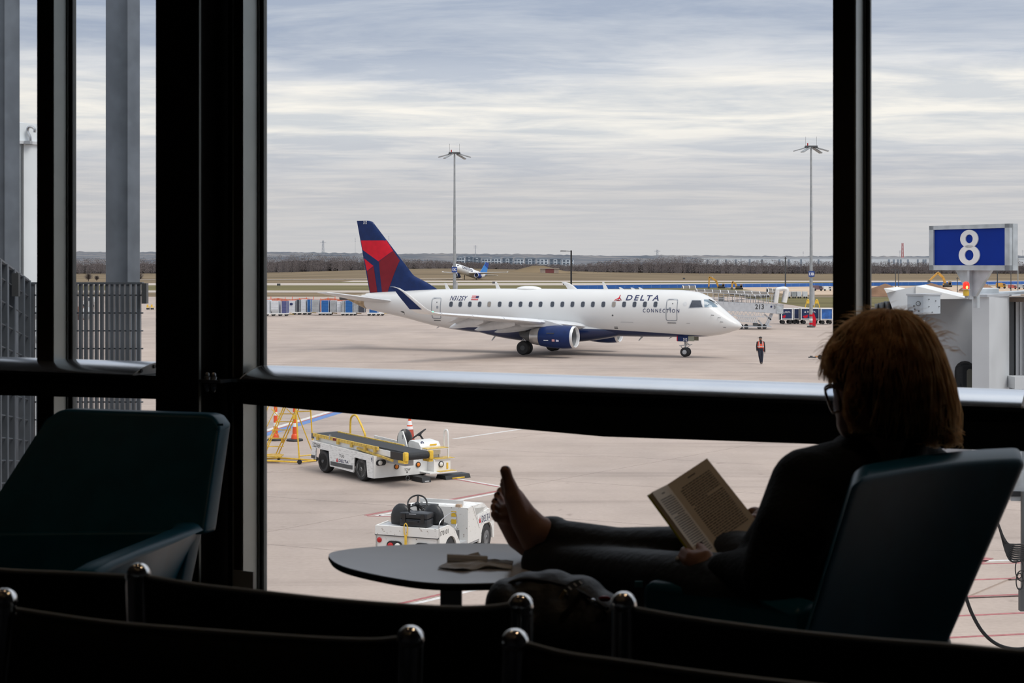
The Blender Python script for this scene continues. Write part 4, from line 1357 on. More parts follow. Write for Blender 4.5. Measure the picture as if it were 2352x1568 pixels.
# seats
for yy, xx, z_ in ((1.04, .36, 1.02), (.42, .66, 1.0)):
    s_ = MB(); s_.ell((xx, yy, z_), (.12, .25, .33), 20, 12); s_.build('seat_back', mat('black_seat_vinyl', (.017, .018, .020), .38, var=.2, bump=.35, bs=14), tug, smooth=True)
    s_ = MB(); s_.ell((xx + .27, yy, .80), (.27, .24, .09), 18, 8); s_.build('seat_cushion', black, tug, smooth=True)
steering('steering_wheel', tug, (.90, .92, 1.27), (-.72, -.25, .66), .21, .018)
mb = MB(); mb.tube([(.93, .92, 1.24), (1.40, .92, .95)], .03, 8); mb.build('steering_shaft', black, tug)
# lamps on the tail
for yy, order in ((1.02, (redlens, lens)), (.36, (lens, redlens))):
    rec = [(-.036, yy + a, .50 + b) for a, b in rrect(.36, .20, .095)]
    MB().prism(rec, (.03, 0, 0)).build('lamp_recess', black, tug)
    for k, m_ in enumerate(order):
        round_lamp(tug, 'tail_lamp', (-.042, yy + (.085 - .17 * k), .50), .066, m_, None, (-1, 0, 0))
for yy, r_ in ((TW - .09, .056), (.10, .043)):
    round_lamp(tug, 'reflector', (-.006, yy, .60 if yy > .5 else .52), r_, redlens, None, (-1, 0, 0))
mb = MB(); mb.bar((-.05, .74, .34), (-.05, .74, .75), .045, .03); mb.build('hitch_pin', yellow, tug)
mb = MB(); mb.tube(curve_pts([(-.05, .71, .74), (-.05, .70, .92), (-.05, .74, 1.0), (-.05, .78, .92), (-.05, .77, .74)], 24), .010, 6); mb.build('hitch_handle', yellow, tug)
MB().b2((-.12, .66, .30), (-.03, .82, .44)).build('hitch_block', dyellow, tug)
mb = MB(); mb.tube(curve_pts([(.05, .02, .86), (.10, .0, 1.06), (.55, -.02, 1.16), (.85, -.02, 1.12), (.92, -.02, .90), (.80, -.02, .80)], 30), .012, 6); mb.build('side_grab_rail', steel, tug, smooth=True)
tsd = lambda x, z: frame((x, -.004, z), (1, 0, 0), (0, 0, 1), (0, -1, 0))
lettering('lettering', '170101', .42, .10, blackink, tug, tsd(.08, .75))
lettering('lettering', 'DELTA', .62, .15, navyink, tug, frame((2.30, .0, .69), (1, .09, -.03), (0, 0, 1)) @ T((0, 0, .012)), bold=.01)
MB().prism([(2.18, -.004, .70), (2.27, -.004, .70), (2.225, -.004, .82)], (0, .003, 0)).build('tail_mark', red, tug)
for x, z, w_, h_ in ((1.549, .92, .12, .12), (1.549, .76, .12, .10)):
    MB().b2((x - .004, .28, z), (x, .28 + w_, z + h_)).build('yellow_placard', yellow, tug)
# hard case lying on the tractor deck
hc = thing('hard_case', 'black plastic hard case lying on the baggage tractor deck', 'case', tug.matrix_basis @ Vector((.24, .62, .905)), tug.rotation_euler.z)
bx = MB(); bx.b2((-.17, -.32, 0), (.17, .32, .17)); bx.build('shell', mat('black_case_plastic', (.016, .018, .022), .35, bump=.15, bs=30), hc, bevel=.025, smooth=True)
bx = MB(); bx.b2((-.175, -.325, .175), (.175, .325, .30)); bx.build('lid', _m['black_case_plastic'], hc, bevel=.025, smooth=True)
for yy in (-.22, .22):
    MB().b2((-.19, yy - .04, .10), (-.17, yy + .04, .28)).build('latch', blackp, hc)
mb = MB(); mb.tube(curve_pts([(-.175, -.12, .12), (-.22, -.11, .13), (-.225, 0, .135), (-.22, .11, .13), (-.175, .12, .12)], 20), .014, 6); mb.build('handle', blackp, hc)
MB().b2((-.178, -.07, .27), (-.176, .10, .285)).build('badge', mat('pale_badge', (.4, .42, .46), .4), hc)
cpn = thing('radio_mount', 'small black microphone mount on the hard case', 'mount', tug.matrix_basis @ Vector((.24, .80, 1.205)), 0)
MB().cyl((0, 0, 0), (0, 0, .10), .022, 8).build('stem', blackp, cpn); MB().cyl((0, 0, .08), (0, 0, .16), .034, 10).build('head', blackp, cpn)

# ---------------------------------------------------------------- cones
def cone(name, label, px, py, kind):
    p = G(px, py)
    t_ = thing(name, label, 'cone' if kind == 'cone' else 'delineator', p)
    if kind == 'cone':
        prof = [(.21, .04), (.185, .045), (.155, .25), (.115, .50), (.045, .90), (.03, .92)]
        MB().lathe([(.185, .045), (.13, .47)], 20, cap=False).build('cone_body', mat('faded_red_cone', (.42, .07, .045), .55, var=.15, vs=8), t_, smooth=True)
        for a, b, m_ in ((.47, .58, whiteink), (.58, .63, orange), (.63, .78, whiteink), (.78, .93, orange)):
            rad_ = lambda z: .13 - (z - .47) / .46 * .10
            MB().lathe([(rad_(a), a), (rad_(b), b)], 20).build('cone_band', m_, t_, smooth=True)
        MB().b2((-.24, -.24, 0), (.24, .24, .045)).build('base', black, t_, bevel=.015, smooth=True)
    else:
        hh = 1.30
        MB().lathe([(.135, .07), (.12, .20), (.105, .23), (.085, .26)], 18).build('foot', orange, t_, smooth=True)
        for a, b, m_ in ((.26, .52, orange), (.52, .66, whiteink), (.66, .92, orange), (.92, 1.05, whiteink), (1.05, hh, orange)):
            r_ = lambda z: .085 - .025 * (z - .26) / 1.04
            MB().lathe([(r_(a), a), (r_(b), b)], 18).build('post_band', m_, t_, smooth=True)
        MB().lathe([(.30, .0), (.31, .03), (.28, .07), (.12, .075)], 24).build('base', black, t_, smooth=True)
        if kind == 'lamp':
            MB().b2((-.10, -.05, hh - .02), (.10, .05, hh + .12)).build('lamp_case', yellow, t_)
            MB().lathe([(.10, -.03), (.115, 0), (.10, .03)], 20, frame((0, -.03, hh + .24), (1, 0, 0), (0, 0, 1), (0, -1, 0))).build('warning_lamp', amber, t_, smooth=True)
cone('traffic_cone', 'faded red cone with white bands behind the belt loader', 941, 1015, 'cone')
cone('traffic_delineator', 'orange post with amber warning lamp behind the yellow ladder', 633, 1011, 'lamp')
cone('traffic_delineator', 'orange post with white band between ladder and belt loader', 677, 1012, 'post')

# ---------------------------------------------------------------- rolling maintenance ladder
lo_ = G(690, 1066)
lad = thing('rolling_ladder', 'yellow tubular rolling maintenance ladder on castors', 'ladder', lo_)
Lc = lambda px, py, D: P(px, py, D) - Vector(lo_)
D0 = lo_.y
Dn, Df = D0, D0 + 1.15
def ly(a, b, r=.022, name='tube', m_=None):
    return MB().tube([a, b], r, 7).build(name, m_ or yellow, lad)
base = {'a': Lc(611 - 40, 1056, Dn + .3), 'b': Lc(688, 1061, Dn), 'c': Lc(726, 1057, Df - .4), 'd': Lc(640, 1051, Df)}
for a, b in (('a', 'b'), ('b', 'c'), ('c', 'd'), ('d', 'a')):
    ly(base[a], base[b], .028, 'base_tube')
ly(base['b'], Lc(677, 905, Dn + .25), .026, 'front_post')
ly(Lc(720, 1045, Df - .4), Lc(711, 905, Df - .4), .024, 'front_post')
ly(Lc(688, 1047, Dn), Lc(720, 1044, Df - .4), .02, 'cross_tube')
ly(Lc(720, 1044, Df - .4), Lc(680, 940, Dn + .2), .018, 'brace')
ly(Lc(683, 945, Dn + .2), Lc(713, 944, Df - .4), .018, 'cross_tube')
sl_ = [(Lc(601, 1050, Dn + .35), Lc(664, 905, Dn + .35)), (Lc(605, 1050, Dn + .36), Lc(669, 905, Dn + .36)), (Lc(634, 1042, Df), Lc(695, 905, Df)), (Lc(640, 1042, Df), Lc(701, 905, Df))]
for a, b in sl_:
    ly(a, b, .020, 'stringer')
for py, m_ in ((1044, 1), (1025, 1), (1006, 1), (987, 1), (968, 1), (950, 1), (932, 1), (915, 1)):
    t_ = (1050 - py) / 145.0
    a = sl_[0][0].lerp(sl_[0][1], t_); b = sl_[3][0].lerp(sl_[3][1], min(max((1042 - py) / 137.0, 0), 1))
    MB().bar(a, b, .14, .03).build('tread', yellow, lad)
for (a, b) in ((Lc(623, 938, Dn + .35), Lc(646, 963, Dn + .35)), (Lc(629, 988, Dn + .35), Lc(641, 1003, Df)), (Lc(658, 938, Dn + .3), Lc(675, 955, Dn + .3))):
    ly(a, b, .014, 'brace')
ly(Lc(600, 972, Dn + .35), Lc(628, 905, Dn + .35), .016, 'handrail')
ly(Lc(600, 1005, Df), Lc(640, 925, Df), .014, 'handrail')
MB().box(Lc(676, 957, Dn + .2), (.10, .06, .14)).build('lock_box', yellow, lad)
MB().box(Lc(649, 1012, Df), (.10, .06, .14)).build('lock_box', yellow, lad)
MB().box(Lc(628, 1046, Dn + .5), (.6, .5, .04)).build('foot_plate', dyellow, lad)
MB().box(Lc(690, 915, Dn + .6), (.95, 1.0, .05)).build('platform', dyellow, lad)
cw = MB().lathe([(.02, -.03), (.075, -.03), (.08, 0), (.075, .03), (.02, .03)], 14).mesh('castor', black, True)
for k in 'abcd':
    p = base[k]
    inst('castor', cw, lad, M=frame((p.x, p.y, .08), (1, 0, 0), (0, 0, 1), (0, -1, 0)))
    MB().bar((p.x, p.y, .08), p, .05, .05).build('castor_fork', dyellow, lad)
# ================================================================ light masts
polem = mat('weathered_pole', (.34, .36, .37), .5, .3, .1)
def mast(px, base_d, top, sign, sign_y, label, guard):
    k = (px - CX) / F
    p = Vector((k * base_d, base_d, 0))
    t_ = thing('light_mast', label, 'light mast', p)
    zt = H - (top - YH) * base_d / F
    MB().tube([(0, 0, 0), (0, 0, zt * .5), (0, 0, zt * .5), (0, 0, zt * .72), (0, 0, zt * .72), (0, 0, zt)], [.19, .15, .14, .125, .115, .085], 14).build('pole', polem, t_, smooth=True)
    MB().lathe([(.42, 0), (.42, .12), (.22, .14)], 14).build('base_plate', dgrey, t_)
    hd = MB(); hd.b2((-.62, -.25, zt - .15), (.62, .25, zt + .02)); hd.build('head_frame', dgrey, t_)
    for sx, sy, a in ((-1, 0, .0), (1, 0, 0), (-.45, -.5, .5), (.5, .45, -.4)):
        c = Vector((sx * .95, sy * .8, zt - .30))
        MB().bar((sx * .35, sy * .3, zt - .08), c, .10, .10).build('lamp_arm', dgrey, t_)
        d_ = Vector((sx, sy * .6, -.28)).normalized()
        MB().bar(c - d_ * .25, c + d_ * .85, .5, .09).build('floodlight', polem, t_)
    for sx in (-.55, .55):
        MB().cyl((sx, 0, zt), (sx, 0, zt + .95), .012, 5).build('lightning_rod', dgrey, t_)
    MB().cyl((-.35, 0, zt), (-.35, 0, zt + .28), .06, 8).build('beacon_lamp', redlens, t_)
    zs = H - (sign_y - YH) * base_d / F
    sg = MB(); sg.b2((-.30, -.24, zs - .29), (.30, -.20, zs + .29)); sg = sg.build('sign_plate', mat('sign_blue', (.012, .05, .24), .4), t_)
    lettering('sign_number', sign, .46, .30, whiteink, sg, frame((-.23, -.245, zs - .15), (1, 0, 0), (0, 0, 1), (0, -1, 0)), bold=.02)
    MB().b2((.14, -.1, zs - 3.2), (.34, .12, zs - 1.4)).build('junction_box', grey, t_)
    if guard:
        gm = MB(); gm.prism([(.06, -.14, .05), (.44, -.14, .05), (.48, -.14, .8), (.30, -.14, 1.35), (.16, -.14, 1.5), (.10, -.14, .8)], (0, .35, 0)); gm.build('red_cover', red, t_)
        for k_ in range(3):
            MB().lathe([(.196, .25 + .42 * k_), (.194, .45 + .42 * k_)], 14).build('warning_band', red if k_ % 2 == 0 else whiteink, t_)
    return t_
mast(1044, 166, 350, '13C', 619, 'tall floodlight mast with blue 13C sign behind the jet', False)
mast(1863, 156, 335, '13B', 629, 'tall floodlight mast with blue 13B sign and red base cover', True)
def lamp_post(px, d, top, label, arm=False, r=.09, m_=None, base=0.0):
    k = (px - CX) / F
    t_ = thing('lamp_post' if arm else 'utility_pole', label, 'lamp post' if arm else 'pole', (k * d, d, base))
    zt = H - (top - YH) * d / F - base
    MB().tube([(0, 0, 0), (0, 0, zt)], [r, r * .8], 8).build('pole', m_ or dgrey, t_, smooth=True)
    if arm:
        MB().bar((0, 0, zt - .12), (-1.6, 0, zt - .05), .12, .08).build('lamp_arm', dgrey, t_)
        MB().box((-1.3, 0, zt - .09), (.9, .35, .12)).build('lamp_head', dgrey, t_)
    else:
        MB().box((0, 0, zt - .3), (.5, .12, .12)).build('crosspiece', m_ or dgrey, t_)
    return t_
lamp_post(1312, 245, 575, 'thick black lamp post rising behind the jet cabin', True, .16, blackp)
lamp_post(1804, 330, 590, 'dark wooden pole beyond the boarding ramp', False, .16)
lamp_post(2057, 330, 618, 'left of a pair of thin dark poles beyond the bellows', False, .09)
lamp_post(2064, 332, 618, 'right of a pair of thin dark poles beyond the bellows', True, .09)
lamp_post(2199, 320, 636, 'thin dark pole left of the red beacon', False, .09)
lamp_post(2291, 300, 620, 'dark pole just right of the gate sign post', False, .13)
lamp_post(2322, 330, 624, 'thin leaning utility pole near the right edge', False, .10)
lamp_post(2338, 330, 592, 'tall pale utility pole at the right edge', False, .13, polem)

# ================================================================ boarding ramp 213
RD = 151.0
ro = G(1750, 755); ro = Vector((((1750 - CX) / F) * RD, RD, 0))
ramp_t = thing('boarding_ramp', 'grey zigzag passenger boarding ramp numbered 213 behind the jet nose', 'boarding ramp', ro)
def q_(px, py, dd=0.0):
    p = P(px, py, RD + dd); return p - ro
rp = mat('ramp_grey', (.50, .52, .55), .5, var=.06)
rd = mat('ramp_roof_smoked', (.13, .115, .10), .35, var=.1)
MB().prism([q_(1620, 690.5), q_(1782, 698.5), q_(1782, 720), q_(1620, 709)], (0, 1.6, 0)).build('deck_box', rp, ramp_t)
MB().prism([q_(1782, 698.5), q_(1800, 699), q_(1799, 716), q_(1782, 720)], (0, 1.9, 0)).build('end_box', grey, ramp_t)
lettering('ramp_number', '213', 20 * RD / F, 11.5 * RD / F, blackink, ramp_t, frame(q_(1734.5, 709.8) + Vector((0, -.02, 0)), (1, 0, 0), (0, 0, 1), (0, -1, 0)), bold=.015)
lettering('ramp_number', '3', 3.4 * RD / F, 7 * RD / F, blackink, ramp_t, frame(q_(1777.5, 708.8) + Vector((0, -.02, 0)), (1, 0, 0), (0, 0, 1), (0, -1, 0)))
MB().lathe([(.10, 0), (.10, .02)], 12, frame(q_(1771.5, 704) + Vector((0, -.01, 0)), (1, 0, 0), (0, 0, 1), (0, -1, 0))).build('ramp_logo', navyink, ramp_t)
for z0, z1, x0, x1 in ((712.5, 722, 1660, 1757), (727, 736, 1692, 1740)):
    sl0 = (z0 - 712.5) and .10 or .06
    for dd in (0, 1.6):
        a0, a1 = q_(x0, z0 + 0, dd), q_(x1, z0 + (x1 - x0) * sl0 * .6, dd)
        b0, b1 = q_(x0, z1, dd), q_(x1, z1 + (x1 - x0) * sl0, dd)
        MB().bar(a0, a1, .07, .09).build('truss_chord', rp, ramp_t); MB().bar(b0, b1, .07, .09).build('truss_chord', rp, ramp_t)
        n_ = 10
        for k in range(n_):
            u = a0.lerp(a1, k / n_); v = b0.lerp(b1, (k + .5) / n_); w = a0.lerp(a1, (k + 1) / n_)
            MB().bar(u, v, .05, .05).build('truss_web', rp, ramp_t); MB().bar(v, w, .05, .05).build('truss_web', rp, ramp_t)
# canopies: rounded smoked roof segments with white ribs
def canopy(p0, p1, dd, n_, ht):
    a, b = q_(*p0, dd), q_(*p1, dd)
    d = (b - a) / n_
    for k in range(n_):
        s_ = a + d * (k + .03); e_ = a + d * (k + .97)
        rr_ = []
        for w in (s_, e_):
            ring = [w + Vector((0, .65 - .65 * math.cos(math.pi * t_ / 6), ht * math.sin(math.pi * t_ / 6))) for t_ in range(7)]
            rr_.append(ring)
        MB().strip(rr_).build('canopy_segment', rd, ramp_t, smooth=True)
    for k in range(n_ + 1):
        w = a + d * k
        MB().tube([w + Vector((0, .65 - .67 * math.cos(math.pi * t_ / 6), ht * 1.03 * math.sin(math.pi * t_ / 6))) for t_ in range(7)], .035, 5).build('canopy_rib', whiteink, ramp_t)
    return a, b
def rail(p0, p1, dd, n_, h_=1.0):
    a, b = q_(*p0, dd), q_(*p1, dd)
    MB().bar(a, b, .05, .06).build('rail_tube', rp, ramp_t)
    MB().bar(a - Vector((0, 0, h_ * .5)), b - Vector((0, 0, h_ * .5)), .04, .04).build('rail_tube', rp, ramp_t)
    for k in range(n_ + 1):
        w = a.lerp(b, k / n_)
        MB().bar(w, w - Vector((0, 0, h_)), .045, .045).build('rail_post', rp, ramp_t)
canopy((1601, 669.5), (1764, 676.5), .0, 9, .26)
canopy((1642, 672), (1735, 684), 1.3, 6, .24)
canopy((1735, 683), (1768, 682), 1.3, 3, .24)
canopy((1570, 662.5), (1598, 662.5), 1.0, 2, .3)
canopy((1765, 671), (1786, 674), 0.2, 2, .42)
rail((1601, 671), (1785, 677.5), 0, 15, 1.05)
rail((1640, 676), (1735, 686), 1.4, 9, 1.0)
rail((1660, 692), (1765, 682), 2.4, 9, .9)
rail((1575, 666), (1600, 666), 1.2, 3, .7)
MB().box(q_(1657, 688, 1.8), (.6, .05, .55)).build('white_panel', white, ramp_t)
# arched hood at the door end
ho = [q_(1782, 695.5), q_(1786, 668), q_(1789, 664.5), q_(1799, 663), q_(1805, 664), q_(1807, 669), q_(1802, 694.5)]
MB().tube(curve_pts(ho, 40), .22, 8).build('door_hood', white, ramp_t, smooth=True)
MB().tube(curve_pts([p + Vector((0, .9, 0)) for p in ho], 40), .18, 8).build('door_hood', grey, ramp_t, smooth=True)
# legs and wheels
for a, b in (((1771, 719), (1757, 750)), ((1775, 719), (1762, 750)), ((1772, 735), (1756, 722)), ((1742, 735), (1752, 748))):
    MB().bar(q_(*a, .3), q_(*b, .3), .14, .14).build('lift_leg', rp, ramp_t)
    MB().bar(q_(*a, 1.5), q_(*b, 1.5), .14, .14).build('lift_leg', rp, ramp_t)
MB().b2(q_(1700, 751) + Vector((0, -.1, 0)), q_(1772, 749) + Vector((0, 2.0, 0))).build('base_frame', rp, ramp_t)
MB().b2(q_(1732, 748), q_(1742, 742) + Vector((0, .8, 0))).build('power_box', dgrey, ramp_t)
MB().b2(q_(1786, 721), q_(1803, 719.5) + Vector((0, 1.0, 0))).build('door_bumper', dgrey, ramp_t)
MB().b2(q_(1783, 720), q_(1798, 703) + Vector((0, -.05, 0))).build('end_gate', galv, ramp_t)
rw = wheel_me('wheel', .22, .18, .08, 16)
for px in (1744, 1756, 1702, 1714):
    for dd in (.0, 1.8):
        w = q_(px, 752, dd); inst('wheel', rw, ramp_t, M=frame((w.x, w.y, .22), (1, 0, 0), (0, 0, 1), (0, -1, 0)))

# ================================================================ baggage carts by the 13B mast
cartp = mat('cart_navy', (.010, .028, .10), .4, var=.15)
cartb = mat('cart_bright_blue', (.03, .13, .42), .4, var=.3, vs=2)
def cart(px0, px1, top, base_y, m_, label, text=None, side=None):
    d = F * H / (base_y - YH)
    sc_ = d / F
    p = Vector((((px0 + px1) / 2 - CX) * sc_, d, 0))
    t_ = thing('baggage_cart', label, 'baggage cart', p, 0, 'covered baggage carts by the mast')
    w = (px1 - px0) * sc_; zt = (base_y - top) * sc_
    MB().b2((-w / 2, 0, .42), (w / 2, 1.5, .50)).build('deck', dgrey, t_)
    MB().b2((-w / 2, .02, .5), (w / 2, .06, zt - .06)).build('side_curtain', m_, t_)
    MB().b2((-w / 2, 1.44, .5), (w / 2, 1.48, zt - .06)).build('side_curtain', m_, t_)
    MB().b2((-w / 2 - .05, -.03, zt - .08), (w / 2 + .05, 1.53, zt)).build('roof', white, t_)
    for x in (-w / 2, w / 2):
        MB().b2((x - .05, -.02, .42), (x + .05, .06, zt)).build('corner_post', white, t_)
        MB().b2((x - .05, 1.42, .42), (x + .05, 1.5, zt)).build('corner_post', white, t_)
    MB().b2((-w / 2, -.025, .50), (w / 2, .015, .58)).build('side_rail', white, t_)
    cwm = wheel_me('wheel', .20, .14, .07, 14)
    for x in (-w * .32, w * .32):
        for y in (.15, 1.35):
            inst('wheel', cwm, t_, M=frame((x, y, .20), (1, 0, 0), (0, 0, 1), (0, -1, 0)))
    MB().bar((w / 2 - .4, .75, .35), (w / 2 + .04, .75, .33), .08, .08).build('tow_bar', dgrey, t_)
    if text:
        lettering('lettering', text, w * .48, .17, whiteink, t_, frame((-w * .16, .012, zt - .48), (1, 0, 0), (0, 0, 1), (0, -1, 0)))
        MB().prism([(-w * .32, .014, zt - .48), (-w * .22, .014, zt - .48), (-w * .27, .014, zt - .30)], (0, .003, 0)).build('tail_mark', whiteink, t_)
        MB().prism([(-w * .42, .014, .85), (-w * .12, .014, 1.0), (-w * .14, .014, .72), (-w * .30, .014, .62)], (0, .003, 0)).build('red_graphic', red, t_)
    return t_
cart(1795, 1820, 708, 744, cartp, 'navy lettered baggage cart nearest the boarding ramp', 'DELTA')
cart(1823.5, 1835.5, 708, 743.5, cartp, 'narrow dark navy baggage cart between two lettered carts')
cart(1840, 1881, 707.5, 744, cartp, 'wide navy lettered baggage cart behind the 13B mast', 'DELTA')
cart(1886, 1912, 708, 744.5, cartb, 'bright blue patterned baggage cart right of the 13B mast')
def dolly_can(px0, px1, top, base_y, m_, label, shape='box', cat='cargo container', lift=6.5, name='cargo_container', dep=1.5):
    d = F * H / (base_y - YH); sc_ = d / F
    p = Vector((((px0 + px1) / 2 - CX) * sc_, d, .355))
    t_ = thing(name, label, cat, p, 0)
    w = (px1 - px0) * sc_ - .04; h = (base_y - lift - top) * sc_
    if shape == 'slant':
        MB().prism([(-w / 2 + w * .2, 0, 0), (w / 2, 0, 0), (w / 2, 0, h), (-w / 2, 0, h), (-w / 2, 0, h * .32)], (0, dep, 0)).build('shell', m_, t_)
        MB().prism([(-w / 2 + w * .2, -.01, .0), (w / 2, -.01, 0), (w / 2, -.01, h * .30), (-w / 2 + .01, -.01, h * .30)], (0, .012, 0)).build('lower_panel', grey, t_)
    else:
        MB().b2((-w / 2, 0, 0), (w / 2, dep, h)).build('shell', m_, t_)
    for x in (-w / 2 + .03, w / 2 - .03):
        MB().b2((x - .03, -.02, 0), (x + .03, .0, h)).build('edge_rail', galv, t_)
    for k in range(3):
        z = h * (.22 + .28 * k)
        MB().b2((-w / 2, -.014, z - .015), (w / 2, -.002, z + .015)).build('seam_rail', m_, t_)
    return t_
def dolly(px0, px1, base_y, label):
    d = F * H / (base_y - YH); sc_ = d / F
    p = Vector((((px0 + px1) / 2 - CX) * sc_, d, 0)); w = (px1 - px0) * sc_
    t_ = thing('cargo_dolly', label, 'dolly', p, 0, 'cargo dollies in the far row')
    MB().b2((-w / 2, -.05, .20), (w / 2, 1.55, .35)).build('deck', white, t_)
    cwm = wheel_me('wheel', .165, .14, .06, 12)
    for x in (-.4, -.13, .15, .4):
        inst('wheel', cwm, t_, M=frame((x * w, .05, .165), (1, 0, 0), (0, 0, 1), (0, -1, 0)))
        inst('wheel', cwm, t_, M=frame((x * w, 1.4, .165), (1, 0, 0), (0, 0, 1), (0, -1, 0)))
    MB().bar((w / 2, .7, .25), (w / 2 + .6, .7, .2), .08, .08).build('tow_bar', dyellow, t_)
cblue = mat('container_blue', (.015, .12, .38), .5, var=.1)
cviolet = mat('container_indigo', (.09, .10, .24), .6, var=.1)
cchar = mat('container_charcoal', (.06, .065, .085), .6, var=.1)
csil = mat('container_silver', (.42, .44, .46), .4, .4, .15, 1.5)
cwht = mat('container_white', (.66, .68, .72), .5, var=.06)
by = 724.5
for a in ((605, 662, 725.5, 'white dolly at the left end of the far container row'), (670, 714, 722.5, 'white dolly under the white and charcoal containers'), (731, 762, 723.5, 'white dolly under the first blue container'), (783, 818, 724, 'white dolly under the blue container left of the tail'), (843, 882, 724.5, 'white dolly partly hidden by the jet tail')):
    dolly(*a)
for a in ((604, 620.5, 689, 725.5, cwht, 'white cargo container at the window frame'),
          (621, 641, 691, 725.5, cwht, 'white cargo container with a cut-off lower corner', 'slant'),
          (645.5, 660, 691.5, 725.5, cviolet, 'indigo cargo container with horizontal seams'),
          (660.5, 679, 690.5, 722.5, cwht, 'white cargo container with a small navy emblem'),
          (680, 689, 688.5, 722.5, cchar, 'narrow charcoal cargo container between two white ones'),
          (690, 703.5, 688, 722.5, cwht, 'plain white cargo container left of a narrow blue one'),
          (704.5, 714, 688, 722.5, cblue, 'narrow blue cargo container beside the plain white one'),
          (716, 733, 688.5, 723.5, csil, 'silver cargo container with dark patches'),
          (737, 756, 690, 723.5, cblue, 'wide blue cargo container left of the jet tail'),
          (757.5, 772, 690, 723.5, csil, 'silver cargo container right of the wide blue one'),
          (772.5, 783.5, 692.5, 723.5, cwht, 'small white cargo container under the tailplane'),
          (784.5, 791.5, 690.5, 724, csil, 'narrow silver cargo container left of the second blue one'),
          (792, 811, 690, 724, cblue, 'second wide blue cargo container under the tailplane'),
          (811.5, 822, 694, 724, csil, 'silver cargo container below the tail exhaust'),
          (823, 838, 700, 724, cchar, 'charcoal cargo container below the tail cone'),
          (847, 868, 706, 724.5, cblue, 'low blue cargo container half hidden by the fuselage')):
    dolly_can(a[0], a[1], a[2], a[3], a[4], a[5], *(a[6:]))
d = F * H / (722.5 - YH)
em = thing('container_emblem', 'small navy emblem plate on the white cargo container', 'emblem', P(669, 698, d - .06))
MB().ell((0, 0, 0), (.20, .03, .16), 12, 8).build('plate', navyink, em)
# orange mesh barrier behind the containers
ob = thing('orange_barrier', 'low orange mesh barrier behind the cargo containers', 'barrier', G(680, 717))
for k in range(14):
    x = -4.3 + k * .95
    MB().bar((x, 0, 0), (x, 0, 2.0 + .12 * math.sin(k * 2.1)), .06, .06).build('post', orange, ob)
    if k < 13:
        MB().prism([(x, 0, 1.45), (x + .95, 0, 1.42), (x + .95, 0, 1.80 + .1 * math.sin(k * 1.7)), (x, 0, 1.80 + .1 * math.sin(k * 1.7 - 1.7))], (0, .03, 0)).build('mesh_panel', mat('faded_orange_mesh', (.60, .20, .13), .7, var=.2, vs=3), ob)
# yellow dollies seen past the black column
for px, lb in ((341, 'left of two small yellow dollies far past the column'), (350.5, 'right of two small yellow dollies far past the column')):
    p = G(px, 711.5)
    yd = thing('yellow_dolly', lb, 'dolly', p, 0, 'yellow dollies')
    MB().b2((-.22, -.3, .35), (.22, .3, .45)).b2((-.2, -.2, .45), (-.05, .2, .75)).build('frame', yellow, yd)
    for x in (-.12, .12):
        inst('wheel', wheel_me('wheel', .13, .1, .05, 12), yd, M=frame((x, -.25, .17), (1, 0, 0), (0, 0, 1), (0, -1, 0)))
# white truck seen through the grating
wt = thing('service_truck', 'white service truck seen through the grating fence', 'truck', G(203, 708))
wt.location = G(203, 707)
MB().b2((-1.0, -.9, .35), (.6, .9, 1.0)).build('bed', white, wt)
MB().prism([(-.1, -.85, .9), (1.2, -.85, .9), (.95, -.85, 1.55), (.0, -.85, 1.6)], (0, 1.7, 0)).build('cab', white, wt)
MB().prism([(.05, -.87, 1.05), (1.0, -.87, 1.05), (.85, -.87, 1.45), (.1, -.87, 1.48)], (0, .02, 0)).build('cab_window', wgl, wt)
for x in (-.65, .75):
    inst('wheel', wheel_me('wheel', .33, .2, .12, 16), wt, M=frame((x, -.85, .33), (1, 0, 0), (0, 0, 1), (0, -1, 0)))
# ================================================================ jet bridge, right
jbg = mat('jetbridge_grey', (.50, .52, .55), .42, .2, .10, 1.2)
jbl = mat('jetbridge_light', (.62, .64, .66), .45, .1, .07, 1.5)
jb0 = P(2272, 900, 18.0); jb0.z = 0
jb = thing('jet_bridge', 'grey metal jet bridge with curved cab and corrugated tunnel at the right', 'jet bridge', jb0)
def J(px, py, D):
    return P(px, py, D) - jb0
def vprism(pts, z0, z1, name, m_, parent=None, sm=False):
    """upright prism on a plan outline"""
    q = [Vector((p[0], p[1], z0)) for p in pts]
    return MB().prism(q, (0, 0, z1 - z0)).build(name, m_, parent or jb, smooth=sm)
Cc = Vector((0, 0, 0)); Lc_ = Vector((-.165, .125, 0)); Rc_ = Vector((.438, .62, 0))
zt_ = P(2272, 682, 18).z
cb_ = vprism([Cc, Rc_, Rc_ + Lc_ * 2.2, Lc_], 3.75, zt_, 'corner_column', jbl)
vprism([Cc + Vector((-.03, -.03, 0)), Rc_ + Vector((.03, 0, 0)), Rc_ + Lc_ * 2.2, Lc_ + Vector((-.03, 0, 0))], zt_, zt_ + .03, 'column_cap', jbg)
# curved cab wall
cc = J(2195, 900, 20.2); cc.z = 0
zc0, zc1 = 3.8, P(2180, 687, 19.5).z
cab = MB().lathe([(.80, zc0), (.80, zc1)], 48, T((cc.x, cc.y, 0))).build('cab_wall', jbg, jb, smooth=True)
MB().lathe([(.82, zc1), (.82, zc1 + .05)], 48, T((cc.x, cc.y, 0))).build('cab_rim', jbl, jb, smooth=True)
